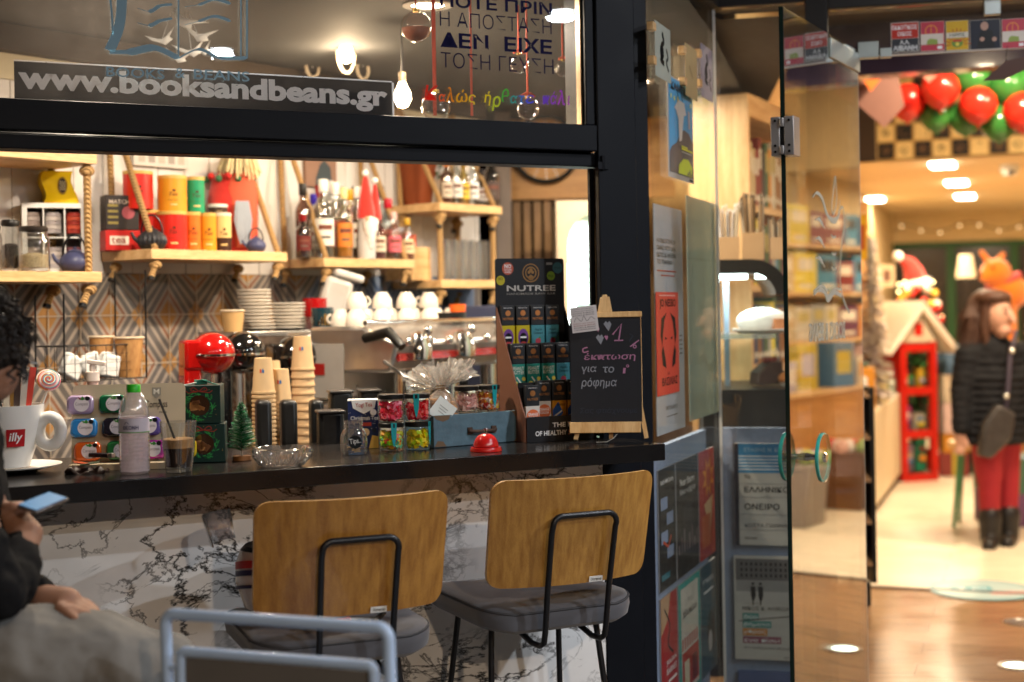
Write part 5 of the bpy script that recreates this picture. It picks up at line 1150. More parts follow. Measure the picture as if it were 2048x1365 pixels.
t = thing('blue_appliance', 'pale blue appliance side with a dark upright behind the espresso machine', 'appliance', (p.x-.1, p.y, ZW), R(12)); part(t, 'side', lambda b: b.b2((0, 0, 0), (.3, .3, onY(860, 563, 6.3).z-ZW), cm('7f93b8', .4)), bevel=.005); part(t, 'upright', lambda b: b.b2((.1, -.03, 0), (.18, -.001, onY(860, 585, 6.3).z-ZW), cm('1a1c30', .4)))
# far partition: wheel panel, slats, fridge
YF = 7.2
def fz(px, py, Y=YF): q = onY(px, py, Y); return q.x, q.z
t = thing('grey_partition', 'narrow grey partition post between shelves and wheel panel', 'wall', (fz(1012, 500, 6.9)[0], 6.9, 0), 0); part(t, 'post', lambda b: b.b2((-.045, 0, 0), (.03, .1, 2.41), cm('8a7c72', .7)))
x0, z0 = fz(1022, 400); x1, z1 = fz(1230, 300)
t = thing('wood_cladding', 'golden wood panel with a bicycle wheel hung on it', 'panel', (x0, YF, z0), 0); part(t, 'boarding', lambda b: b.b2((0, 0, 0), (x1-x0+.3, .05, 2.41-z0), wood('golden_wood', 'b57a2c', 'd59a48', .4, (1, 9, 9))))
cx, cz = fz(1091, 300)
t = thing('bicycle_wheel', 'black bicycle wheel mounted on the golden panel', 'wheel', (cx, YF-.04, cz), 0)
r_ = .165; part(t, 'tyre', lambda b: b.tube([(r_*math.cos(6.2832*i/40), 0, r_*math.sin(6.2832*i/40)) for i in range(40)], .012, BLACKPL, 8, closed=True)); part(t, 'spokes', lambda b: [b.tube([(0, 0, 0), (.155*math.cos(.3927*i), 0, .155*math.sin(.3927*i))], .0015, STEEL, 4) for i in range(16)]); part(t, 'hub', lambda b: b.sph((0, 0, 0), .02, STEEL, 10, 8))
t = thing('slatted_screen', 'upright timber slats below the wheel panel', 'screen', (fz(1028, 500)[0], YF+.02, 0), 0)
def f(b):
    for k in range(5): b.b2((.052*k, .01*(k % 2), 0), (.052*k+.036, .04+.01*(k % 2), z0-.01), wood('slat_wood', '7d5a34', 'ad8350', .5, (9, 9, 1)))
part(t, 'slats', f)
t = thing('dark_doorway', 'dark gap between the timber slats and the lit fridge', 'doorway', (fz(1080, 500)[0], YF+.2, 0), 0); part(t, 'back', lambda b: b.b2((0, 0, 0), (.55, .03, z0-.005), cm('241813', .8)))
YG = 6.4; xg, zg = fz(1112, 402, YG); xg1, zi = fz(1225, 425, YG)
t = thing('display_fridge', 'cream fridge with an arched, brightly lit glass door', 'fridge', (xg, YG, 0), 0); wG = xg1-xg+.16
crm = cm('cbb79c', .4)
def f(b):
    cxg = wG/2+.015; ra = wG/2-.05; P = [(0, 0), (0, zg), (wG, zg), (wG, 0), (wG-.05, 0), (wG-.05, zi-ra)]+arc(cxg-.015, zi-ra+.01, ra, 0, 180, 16)+[(.05, zi-ra), (.05, 0)]
    b.prism(P, 0, .04, crm); b.b2((0, .041, 0), (.02, .5, zg), crm); b.b2((wG-.02, .041, 0), (wG, .5, zg), crm); b.b2((.021, .48, 0), (wG-.021, .5, zg-.02), cm('c9d6d2', .5)); b.b2((.021, .041, zg-.02), (wG-.021, .5, zg), crm)
part(t, 'cabinet', f)
for z in (.5, .85, 1.15, 1.45): part(t, 'shelf', lambda b: b.b2((.03, .06, z), (wG-.03, .46, z+.012), cm('3f5a52', .4)))
part(t, 'light_tube', lambda b: b.box((.065, .055, 1.0), (.03, .03, 1.3), mat('fridge_tube', (.85, 1, .96), .5, emit=14, var=0)))
part(t, 'bottles', lambda b: [b.lathe([(0, 0), (.03, 0), (.03, .14), (.012, .19), (.012, .22), (0, .22)], cm(('2e4a3a', '7a3a2a', 'c0c4b8', '2a2c3a')[(i+j) % 4], .2), 14, c=(.11+.075*i, .2, z+.0125)) for i in range(4) for j, z in enumerate((.5, .85, 1.15))])
part(t, 'printed_ring', lambda b: b.ring(wG*.52, zi-.23, .05, .06, .02, cm('b8a0b0', .5)))
lamp('fridge_light', 'AREA', (xg+wG/2, YG+.25, zg-.06), 12, (.82, 1, .95), .3)
# ------------------------------------------------------------------ hanging in and behind the upper window
RIB = mat('red_ribbon', (.75, .10, .04), .6, var=.1)
def ornament(lab, px, py, off, dpx, sand, rib_top=True, ribw=.005):
    x, z = FA.hit(px, py, off); p = FA.w(x, off, z); s = p.y/F_PX; r = dpx*s/2
    t = thing('glass_bauble', lab, 'bauble', p, FA.rz, 'clear glass baubles hung in the window')
    part(t, 'globe', lambda b: b.sph((0, 0, 0), r, glass('bauble_glass', (.96, .95, .94), 0, 2.5), 28, 18))
    if sand: part(t, 'filling', lambda b: b.lathe([(0, -r*.96), (r*.6, -r*.74), (r*.88, -r*.36), (r*.93, -r*.12), (r*.3, r*.02), (0, -.02*r)], cm('c47a60', .8, var=.3), 20))
    part(t, 'cap', lambda b: b.cyl((0, 0, r*.95), r*.22, r*.22, mat('gold', (.8, .5, .12), .2, metal=1), 14))
    part(t, 'ribbon', lambda b: (b.box((0, 0, (2.4-z)/2+r*.6), (ribw, .0015, 2.4-z-r*1.2), RIB), [b.box((dx*r*.4, -.004, r*1.25), (r*.6, .003, r*.25), RIB, ry=dx*.5) for dx in (-1, 1)] if not (sand or px < 900) else None))
ornament('clear bauble with pink sand, hanging nearest the printed slogan', 832, 54, .42, 62, True)
ornament('clear bauble on a red ribbon at the bottom edge of the window', 872, 214, .5, 58, False)
ornament('clear bauble with a red bow behind the slogan', 1038, 128, .62, 38, False)
ornament('clear bauble near the lower right corner of the upper window', 1056, 218, .55, 44, False)
ornament('clear bauble at the right edge of the upper window', 1126, 138, .6, 32, False)
for i, px in enumerate((944, 870)):
    x, z = FA.hit(px, 232, .5+.06*i); t = thing('red_ribbon', ['long red ribbon hanging behind the slogan', 'long orange red ribbon left of the slogan'][i], 'ribbon', FA.w(x, .5+.06*i, 0), FA.rz, 'ribbons in the window'); part(t, 'band', lambda b: b.box((0, 0, (2.41+z)/2), (.007+.004*i, .0012, 2.41-z), RIB))
for i, (px, py, Y, w_, h_) in enumerate(((692, 104, 5.2, 38, 62), (805, 190, 4.75, 44, 70))):
    p = onY(px, py, Y); s = Y/F_PX; t = thing('pendant_bulb', ['glowing pendant bulb inside a pale hoop behind the upper window', 'glowing pendant bulb just above the web sign end'][i], 'pendant lamp', p, 0, 'pendant bulbs over the bar')
    em = mat('bulb_glow', (1, .78, .5), .5, emit=22, var=0); r = w_*s/2*.8
    part(t, 'bulb', lambda b: b.lathe([(0, -r*1.5), (r*.6, -r*1.3), (r, -r*.5), (r*.9, r*.3), (r*.5, r*1.1), (r*.4, r*1.4), (0, r*1.4)], em, 24))
    part(t, 'socket', lambda b: b.cyl((0, 0, r*1.45), r*.42, r*1.1, mat('brass_bead', None), 16)); part(t, 'cable', lambda b: b.tube([(0, 0, r*2.5), (0, 0, 2.415-p.z)], .003, BLACKPL, 6))
    lamp('bulb_light', 'POINT', (p.x, p.y, p.z-r*1.9), [11, 13][i], (1, .74, .45), .03)
for i, (px, py, Y, w_, h_) in enumerate(((692, 108, 5.3, 30, 76), (625, 134, 5.6, 22, 40), (726, 140, 5.6, 20, 36))):
    p = onY(px, py, Y); s = Y/F_PX; t = thing('hanging_hoop', ['large pale hoop round the left pendant bulb', 'small pale hoop left of the pendant bulb', 'small pale hoop right of the pendant bulb'][i], 'hoop', p, .9, 'pale hoops over the bar')
    part(t, 'ring', lambda b: b.tube([(w_*s*.8*math.cos(6.2832*k/32), 0, h_*s*.5*math.sin(6.2832*k/32)) for k in range(32)], .006, cm('d8c8b0', .5), 8, closed=True)); part(t, 'cord', lambda b: b.tube([(0, 0, h_*s*.5), (0, 0, 2.415-p.z)], .002, WINK, 5))
p = onY(365, 45, 4.5); t = thing('paper_bird_mobile', 'mobile of white paper birds hanging behind the book emblem', 'mobile', p, R(20))
def bird(b, x, y, z, s, a):
    w_ = PAPER; c, d = math.cos(a), math.sin(a)
    def Q(u, v): return (x+s*(u*c-v*d), y, z+s*(u*d+v*c))
    b.add([Q(-.5, .25), Q(-.15, .05), Q(0, .0), Q(-.05, -.12), Q(-.3, .02), Q(.5, .3), Q(.15, .06), Q(.25, .02), Q(.32, -.08), Q(.05, -.2)], [(0, 1, 2, 3, 4), (2, 6, 5, 7, 3), (3, 7, 8, 9)], w_)
for k, (x, z, sz, a) in enumerate(((-.02, .1, .13, -.6), (.0, .02, .15, -.7), (.05, -.03, .12, -.3), (-.06, -.05, .10, .3), (.03, -.08, .11, .2), (-.01, -.1, .09, -.2), (.07, -.075, .08, .4), (-.04, .14, .11, .5))):
    part(t, 'paper_bird', lambda b: bird(b, x, .012*k, z, sz, a), solid=.0015)
part(t, 'thread', lambda b: [b.tube([(x, .03, z), (x*.5, .03, 2.415-p.z)], .0008, WINK, 4) for x, z in ((-.02, .1), (.05, -.03), (-.06, -.05), (.03, -.08))])
for i, (x, y, pw) in enumerate(((-1.05, 3.8, 26), (-.25, 4.5, 26), (.35, 5.2, 24), (.55, 6.1, 14))):
    t = thing('bar_downlight', ['ceiling downlight over the left end of the bar', 'ceiling downlight over the middle of the bar', 'ceiling downlight over the espresso machine', 'ceiling downlight near the bottle shelves'][i], 'downlight', (x, y, 2.42), 0, 'downlights in the bar ceiling')
    part(t, 'trim_ring', lambda b: b.lathe([(.055, 0), (.08, 0), (.08, -.006), (.055, -.008)], WHITE, 24)); part(t, 'lens', lambda b: b.lathe([(0, -.003), (.054, -.003)], mat('warm_lens', (1, .8, .55), .5, emit=25, var=0), 20))
    lamp('bar_light', 'AREA', (x, y, 2.40), pw*1.15, (1, .85, .67), .11)
# ================================================================== GLAZED ENTRANCE
HDR = mat('header_black', (.012, .011, .011), .5)
zT = FP.hit(1440, 17, 0)[1]; xPost0 = FP.hit(1615, 300, 0)[0]; xPost1 = FP.hit(1660, 300, 0)[0]; zbl = FP.hit(1445, 857, .03)[1]
BLUE = mat('blue_backing', (.20, .25, .36), .75, var=.15, scale=60, bump=.25)
pg = glass('shop_glass', (.96, .97, .96), 0, 1.3, dirt=.02)
t = thing('splayed_window', 'narrow splayed shop window of clear glass beside the black pillar', 'shop window', FD.w(0, 0, 0), FD.rz)
part(t, 'glass_panel', lambda b: b.b2((.004, 0, .02), (.862, .010, zT-.002), glass('splayed_glass', (.97, .98, .97), 0, .4, dirt=.01))); part(t, 'blue_backing', lambda b: b.b2((.004, .05, .0), (.85, .07, zbl), BLUE)); part(t, 'header', lambda b: b.b2((-.01, -.02, zT), (.86, .12, 3.1), HDR))
t = thing('side_window', 'shop window of clear glass with blue backing, left of the open door', 'shop window', FP.w(0, 0, 0), FP.rz)
part(t, 'glass_panel', lambda b: b.b2((.004, 0, .02), (xPost0-.002, .010, zT-.002), pg)); part(t, 'blue_backing', lambda b: b.b2((.0, .05, .0), (xPost0-.002, .07, zbl), BLUE))
part(t, 'header', lambda b: b.b2((-.01, -.02, zT), (xPost0-.002, .12, 3.1), HDR)); part(t, 'corner_joint', lambda b: b.b2((-.006, -.004, .02), (.003, .012, zT-.002), mat('silicone', (.5, .48, .45), .4)))
zt0 = FP.hit(1700, 113.5, 0)[1]; zt1 = FP.hit(1700, 19, 0)[1]
t = thing('door_surround', 'black post and header round the shop door with a glass strip above the opening', 'door frame', FP.w(0, 0, 0), FP.rz)
part(t, 'post', lambda b: b.b2((xPost0, -.03, 0), (xPost1, .09, 3.1), HDR), bevel=.003); part(t, 'header', lambda b: b.b2((xPost1+.001, -.03, zt1), (3.4, .09, 3.1), HDR), bevel=.003)
part(t, 'transom_glass', lambda b: b.b2((xPost1+.002, .0, zt0), (3.4, .010, zt1-.002), pg)); part(t, 'glass_edge', lambda b: b.b2((xPost1+.002, -.001, zt0-.006), (3.4, .011, zt0-.0005), mat('pale_edge', (.45, .42, .38), .3)))
patch = mat('patch_metal', (.38, .43, .42), .35, metal=.3)
for a, c, y0, y1 in ((1716, 1757, 85, 117), (1760, 1783, 97, 115), (1970, 2003, 0, 30)): part(t, 'patch_fitting', lambda b: b.b2((FP.hit(a, 100, -.012)[0], -.014, FP.hit(a, y1, -.012)[1]), (FP.hit(c, 100, -.012)[0], .022, FP.hit(a, y0, -.012)[1]), patch), bevel=.002)
# stickers on the transom
def sticker(lab, a, c, f, y0=47, y1=106):
    x0, x1 = FP.hit(a, 76, -.003)[0], FP.hit(c, 76, -.003)[0]; sl = -.035*(a-1780); z0, z1 = FP.hit(a, y1+sl, -.003)[1], FP.hit(a, y0+sl, -.003)[1]
    t = thing('sticker', lab, 'sticker', FP.w(x0, -.003, z0), FP.rz, 'publisher stickers over the door'); w_, h_ = x1-x0, z1-z0
    part(t, 'sheet', lambda b: b.b2((0, 0, 0), (w_, .002, h_), cm('c9c4bd', .5))); part(t, 'print', lambda b: f(b, w_, h_)); return t
rd = cm('b32a1a', .5); gy_ = cm('2c3036', .5)
def f(b, w_, h_):
    b.rect(.002, h_*.46, w_-.002, h_-.002, -.0006, rd); b.rect(.002, .002, w_-.002, h_*.45, -.0006, gy_)
    b.text('ΕΚΔΟΤΙΚΟΣ', .004, h_*.76, w_-.006, h_*.91, -.001, WINK, .8); b.text('ΟΙΚΟΣ', .022, h_*.54, w_-.024, h_*.69, -.001, WINK, .8); b.text('Α.Α.', w_*.32, h_*.26, w_*.66, h_*.4, -.001, WINK, .8); b.text('ΛΙΒΑΝΗ', .007, h_*.05, w_-.007, h_*.22, -.001, WINK, .9)
sticker('red and grey publisher name sticker at the left end over the door', 1782, 1838, f)
def cover(kind):
    def f(b, w_, h_):
        if kind == 'pink':
            b.rect(.001, .001, w_-.001, h_-.001, -.0006, cm('b5384a', .5)); b.ring(w_*.45, h_*.68, w_*.22, w_*.26, -.001, cm('d98a3c', .5)); b.rect(w_*.43, h_*.5, w_*.46, h_*.85, -.0014, cm('d98a3c', .5)); b.rect(.001, h_*.22, w_*.95, h_*.58, -.0018, cm('cfc4b8', .5)); b.flat([(w_*.25, h_*.22), (w_*.72, h_*.22), (w_*.7, h_*.38), (w_*.4, h_*.42), (w_*.28, h_*.36)], -.0022, cm('8a9a4a', .5)); b.rect(w_*.7, h_*.06, w_*.9, h_*.16, -.001, WINK)
        else:
            b.rect(.001, .001, w_-.001, h_-.001, -.0006, cm('c9a01c', .5)); [b.stroke([(w_*.5+w_*.3*math.cos(a), h_*.2+w_*.3*math.sin(a)), (w_*.5+w_*.6*math.cos(a), h_*.2+w_*.75*math.sin(a))], w_*.05, -.0009, cm('a8541c', .5)) for a in [k*.32 for k in range(11)]]
            b.rect(.001, h_*.42, w_-.001, h_*.6, -.0013, cm('cfc8b8', .5)); b.text('HIPPIE', w_*.16, h_*.46, w_*.84, h_*.57, -.0018, cm('3a4a3a', .5), .2); b.disc(w_*.5, h_*.24, w_*.26, -.0016, cm('6a8a3a', .5), 10, h_*.15); b.rect(w_*.3, h_*.28, w_*.7, h_*.36, -.002, cm('b8442a', .5)); b.disc(w_*.5, h_*.2, w_*.09, -.0021, cm('d8c850', .5))
    return f
sticker('pink book cover sticker with a peace ring, second from the left over the door', 1841, 1889, cover('pink'))
sticker('yellow sunburst book cover sticker over the door', 1892, 1937, cover('yellow'))
def f(b, w_, h_):
    b.rect(.001, .001, w_-.001, h_-.001, -.0006, cm('161c2a', .5)); b.flat([(w_*.2, .002), (w_*.8, .002), (w_*.75, h_*.6), (w_*.55, h_*.68), (w_*.35, h_*.6)], -.001, cm('0b0c10', .5)); b.disc(w_*.48, h_*.78, w_*.13, -.0014, cm('b08a78', .5), 16, h_*.15); b.disc(w_*.4, h_*.34, w_*.08, -.0016, cm('b08a78', .5), 10); b.disc(w_*.8, h_*.32, w_*.08, -.0016, cm('b08a78', .5), 10)
sticker('dark portrait sticker of a figure with folded arms over the door', 1940, 2001, f)
sticker('pink book cover sticker at the right end over the door', 2004, 2052, cover('pink'))
# open glass door
zd = FG.hit(1572, 20, 0)[1]; DWD = .852
t = thing('glass_door', 'frameless glass door standing open, with round glass pulls and a white cup emblem', 'door', FG.w(0, 0, 0), FG.rz)
part(t, 'glass_leaf', lambda b: b.b2((.003, -.006, .02), (DWD, .006, zd), glass('door_glass', (.9, .92, .9), 0, 2.6, ior=1.6)))
part(t, 'edge', lambda b: b.b2((-.002, -.0065, .02), (.0025, .0065, zd), mat('dark_green_edge', (.008, .018, .015), .15)))
part(t, 'far_edge', lambda b: b.b2((DWD+.0005, -.0065, .02), (DWD+.004, .0065, zd), mat('pale_edge', None)))
z0, z1 = FG.hit(1576, 315, 0)[1], FG.hit(1576, 238, 0)[1]
def f(b):
    m = mat('lock_steel', (.34, .32, .31), .4, metal=.6)
    b.b2((-.012, -.036, z0), (.05, -.0068, z1), m); b.b2((-.012, .0068, z0), (.05, .034, z1), m); b.b2((-.016, -.006, z0+.004), (-.003, .006, z0+.03), m); b.b2((-.016, -.006, z1-.03), (-.003, .006, z1-.004), m); b.b2((-.010, -.0055, z0+.032), (-.0035, .0055, z1-.032), BLACKPL)
lk = part(t, 'lock_box', f, bevel=.002)
def f(b):
    for y in (-.022, .02):
        for z in (z0+.012, z0+.03, z1-.012): b.tube([(-.0125, y, z), (-.0145, y, z)], .004, BLACKPL, 10)
part(lk, 'screw', f)
hx, hz = FG.hit(1606, 914, 0)
for yy in (-.062, .05):
    def f(b):
        b.T = Matrix.Translation((hx, yy, hz)) @ Matrix.Rotation(R(90), 4, 'X')
        b.lathe([(0, -.006), (.07, -.006)], glass('pull_glass', (.93, .99, .97), 0, 2), 40); b.lathe([(0, .006), (.07, .006)], glass('pull_glass', None), 40); b.lathe([(.07, -.006), (.0745, -.0045), (.076, 0), (.0745, .0045), (.07, .006)], mat('teal_glass_rim', (.03, .34, .29), .06, var=.5, scale=35, coat=1), 48); b.lathe([(0, -.012), (.014, -.011), (.016, -.0065), (0, -.0065)], CHROME, 20); b.lathe([(.016, .0065), (.014, .012), (0, .012)], CHROME, 20)
    part(t, 'pull_handle', f)
def f(b):
    b.T = Matrix.Translation((hx, 0, hz)) @ Matrix.Rotation(R(90), 4, 'X')
    b.lathe([(0, -.043), (.009, -.043), (.009, -.03), (.013, -.012), (.012, -.007), (0, -.007)], CHROME, 18); b.lathe([(0, .055), (.009, .055), (.009, .03), (.013, .012), (.012, .007), (0, .007)], CHROME, 18)
part(t, 'spindle', f)
part(t, 'patch_fitting', lambda b: (b.b2((FG.hit(1655, 100, 0)[0], -.013, zd-.075), (DWD+.006, -.0065, zd-.012), patch), b.b2((FG.hit(1655, 100, 0)[0], .0065, zd-.075), (DWD+.006, .013, zd-.012), patch)), bevel=.001)
def f(b):
    m = cm('9fa39c', .5); y = -.0075
    def G(pts): return [FG.hit(x, yy, y) for x, yy in pts]
    for pts, ww in (([(1626, 395), (1634, 386), (1645, 398), (1655, 430), (1668, 442), (1678, 430), (1680, 400)], [2, 5, 6, 6, 9, 6, 2]), ([(1671, 352), (1667, 385), (1664, 415), (1668, 428), (1674, 400), (1671, 352)], 3), ([(1681, 420), (1686, 415), (1689, 450), (1683, 500), (1681, 560), (1688, 600), (1700, 628)], 3), ([(1631, 440), (1640, 440), (1650, 458)], [2, 6, 2]), ([(1632, 478), (1640, 478), (1650, 496)], [2, 6, 2]), ([(1632, 517), (1640, 517), (1650, 535)], [2, 6, 2]),
                    ([(1663, 470), (1668, 476), (1672, 472)], 2.5), ([(1664, 505), (1669, 510), (1673, 505)], 2.5), ([(1664, 535), (1669, 540), (1673, 535)], 2.5), ([(1628, 590), (1640, 580), (1650, 585), (1657, 600), (1668, 585), (1683, 592)], [3, 7, 6, 8, 8, 6]), ([(1628, 584), (1641, 572), (1652, 578), (1657, 592), (1668, 578), (1683, 580)], 3)):
        p = smooth_px(pts, 5); w_ = [(ww[min(len(ww)-1, i*len(ww)//len(p))] if isinstance(ww, list) else ww)*.0022 for i in range(len(p))]
        b.stroke(G(p), w_, y, m)
    a0, a1 = FG.hit(1619, 685, y), FG.hit(1690, 650, y); b.text('BOOKS & BEANS', a0[0], a0[1], a1[0], a0[1]+.058, y, m, .5, mirror=True)
part(t, 'emblem', f)
def f(b):
    y = .0075; b.flat([FG.hit(*q, y) for q in ((1671, 129), (1711, 150), (1709, 211), (1672, 188))], y, cm('c8200f', .5)); b.flat([FG.hit(*q, y) for q in ((1694, 160), (1700, 163), (1694, 200), (1688, 197))], y-.0007, cm('8e150c', .5))
part(t, 'red_sticker', f)
part(t, 'seal_strip', lambda b: b.b2((FG.hit(1697, 300, .008)[0], .0075, 1.6), (FG.hit(1711, 300, .008)[0], .0095, FG.hit(1705, 212, .008)[1]), cm('8f948c', .4)))
# ------------------------------------------------------------------ posters on and behind the splayed glass
def poster(fr, name, lab, cat, a, c, y0, y1, off, f, group=None, ypx=None, thick=.0015, paper='b8b4ae'):
    x0 = fr.hit(a, (y0+y1)/2, off)[0]; x1 = fr.hit(c, (y0+y1)/2, off)[0]; z1, z0 = fr.hit(a, y0, off)[1], fr.hit(a, y1, off)[1]
    t = thing(name, lab, cat, fr.w(x0, off, z0), fr.rz, group); w_, h_ = x1-x0, z1-z0
    part(t, 'sheet', lambda b: b.b2((0, 0, 0), (w_, thick, h_), cm(paper, .6))); part(t, 'print', lambda b: f(b, w_, h_)); return t
Yp = -.0007
def f(b, w_, h_):
    b.rect(w_*.03, h_*.05, w_*.97, h_*.985, Yp, cm('4a9ccc', .5)); g = cm('5a5658', .5)
    b.flat([(w_*.03, h_*.05), (w_*.97, h_*.05), (w_*.97, h_*.42), (w_*.8, h_*.5), (w_*.6, h_*.52), (w_*.45, h_*.46), (w_*.3, h_*.36), (w_*.1, h_*.3), (w_*.03, h_*.24)], Yp*2, g)
    b.flat([(w_*.35, h_*.06), (w_*.9, h_*.06), (w_*.92, h_*.16), (w_*.75, h_*.23), (w_*.55, h_*.22), (w_*.38, h_*.15)], Yp*3, cm('c6d62a', .5)); [b.rect(w_*(.7+.05*k), h_*.065, w_*(.73+.05*k), h_*(.09+.02*(k % 3)), Yp*4, g) for k in range(5)]
    wh = cm('cfc9c4', .5); b.flat([(w_*.22, h_*.7), (w_*.4, h_*.8), (w_*.62, h_*.79), (w_*.7, h_*.68), (w_*.6, h_*.66), (w_*.55, h_*.55), (w_*.5, h_*.4), (w_*.4, h_*.38), (w_*.38, h_*.6), (w_*.3, h_*.68)], Yp*3, wh); b.flat([(w_*.76, h_*.73), (w_*.84, h_*.73), (w_*.86, h_*.55), (w_*.78, h_*.55)], Yp*3, cm('b0a8b0', .5)); b.stroke([(w_*.35, h_*.88), (w_*.4, h_*.8)], w_*.02, Yp*3, INK); b.stroke([(w_*.5, h_*.88), (w_*.55, h_*.8)], w_*.02, Yp*3, INK)
    b.text('ΚΑΜΠΙΓΚ', w_*.1, h_*.87, w_*.9, h_*.95, Yp*4, cm('1a2a3a', .5, var=0), 1); [b.disc(w_*(.1+.13*k), h_*(.80-.01*(k % 2)), w_*.022, Yp*4, cm('e0d860', .5), 8) for k in (0, 1, 2, 6)]
    b.rect(w_*.48, h_*.335, w_*.72, h_*.35, Yp*4, cm('d8d83a', .5)); b.rect(w_*.48, h_*.31, w_*.92, h_*.33, Yp*4, cm('d8d83a', .5)); b.rect(w_*.48, h_*.285, w_*.88, h_*.292, Yp*4, wh); b.rect(w_*.8, h_*.015, w_*.95, h_*.035, Yp, INK)
poster(FD, 'book_poster', 'blue and grey poster with hanging white shirts taped high on the splayed glass', 'poster', 1336, 1386, 148, 352, -.004, f)
def f(b, w_, h_):
    k = cm('4a4640', .6, var=0); r_ = cm('a84a40', .6, var=0)
    for i, s in enumerate(('Η ΟΙΚΟΓΕΝΕΙΑ', 'ΠΑΝΩ ΑΠΟ ΟΛΑ', 'ΕΚΤΟΣ ΚΙ ΑΝ ΕΙΝΑΙ', 'ΤΟ ΤΙΜΗΜΑ')): b.text(s, w_*.08, h_*(.835-.031*i), w_*(.74 if i != 3 else .6), h_*(.855-.031*i), Yp, k, .6)
    b.rect(w_*.08, h_*.71, w_*.75, h_*.716, Yp, r_); b.rect(w_*.2, h_*.69, w_*.68, h_*.696, Yp, r_)
    b.rect(-.002, h_*.17, w_*.78, h_*.62, -.0024, cm('cf3f33', .5)); c = -.003
    b.text('JO NESBO', w_*.12, h_*.545, w_*.68, h_*.59, c, INK, .9); b.text('Ο', w_*.36, h_*.255, w_*.42, h_*.268, c, INK, .8); b.text('ΒΑΣΙΛΙΑΣ', w_*.16, h_*.21, w_*.7, h_*.245, c, INK, .9); b.rect(w_*.1, h_*.603, w_*.66, h_*.607, c, cm('e0b0a8', .5))
    for sg in (-1, 1):
        q = w_*.41
        b.flat([(q+sg*w_*.06, h_*.53), (q+sg*w_*.24, h_*.505), (q+sg*w_*.28, h_*.43), (q+sg*w_*.22, h_*.385), (q+sg*w_*.2, h_*.43), (q+sg*w_*.15, h_*.49)], c, INK); b.flat([(q+sg*w_*.2, h_*.385), (q+sg*w_*.13, h_*.33), (q+sg*w_*.1, h_*.285), (q+sg*w_*.22, h_*.3), (q+sg*w_*.25, h_*.36)], c-.0005, INK); b.flat([(q+sg*w_*.05, h_*.415), (q+sg*w_*.13, h_*.425), (q+sg*w_*.13, h_*.41)], c, INK)
    b.text('ΜΕΤΑΙΧΜΙΟ', w_*.3, h_*.10, w_*.72, h_*.118, Yp, k, .3); b.rect(w_*.32, h_*.07, w_*.7, h_*.074, Yp, k)
    for kk in range(5): b.rect(w_*.83, h_*(.34+.02*kk), w_*.93, h_*(.345+.02*kk), Yp, k)
poster(FD, 'book_poster', 'tall white poster with a red crime novel cover beside the pillar', 'poster', 1311, 1367, 408, 875, .012, f, thick=.003, paper='a9abb0')
t = poster(FD, 'green_sheet', 'tall pale green blank sheet on the splayed glass', 'sheet', 1376, 1434, 392, 845, .014, lambda b, w_, h_: b.rect(0, h_*.72, w_, h_*.725, Yp, cm('7c8c80', .5)), paper='8f9f93')
for lab, a, c, y0, y1, col_ in (('torn sketch paper with an ink bird clipped high by the pillar', 1310, 1341, 40, 150, '9fa49a'), ('cream curled paper note in the middle of the high notes', 1371, 1394, 86, 190, 'b09a70'), ('lilac tinted sketch paper nearest the glass corner', 1402, 1425, 86, 192, '8c8694')):
    def f(b, w_, h_):
        if c == 1394: b.stroke([(w_*.3, h_*.6), (w_*.6, h_*.4)], w_*.05, Yp, cm('8a7650', .6)); return
        b.stroke(smooth_px([(w_*.45, h_*.85), (w_*.55, h_*.7), (w_*.4, h_*.6), (w_*.5, h_*.45), (w_*.35, h_*.35), (w_*.55, h_*.3)]), w_*.09, Yp, INK); b.stroke(smooth_px([(w_*.7, h_*.6), (w_*.8, h_*.45), (w_*.7, h_*.35), (w_*.85, h_*.2)]), w_*.05, Yp, INK); b.disc(w_*.42, h_*.5, w_*.12, Yp, INK, 10)
    o = poster(FD, 'paper_note', lab, 'note', a, c, y0, y1, -.02, f, 'sketch notes on the splayed glass', thick=.001, paper=col_)
    [part(o, 'wooden_clip', lambda b: b.b2((-.02, -.002, z), (.012, .019, z+.025), OAK), bevel=.002) for z in (.03, .13)]
GC = 'book covers on the blue backing'
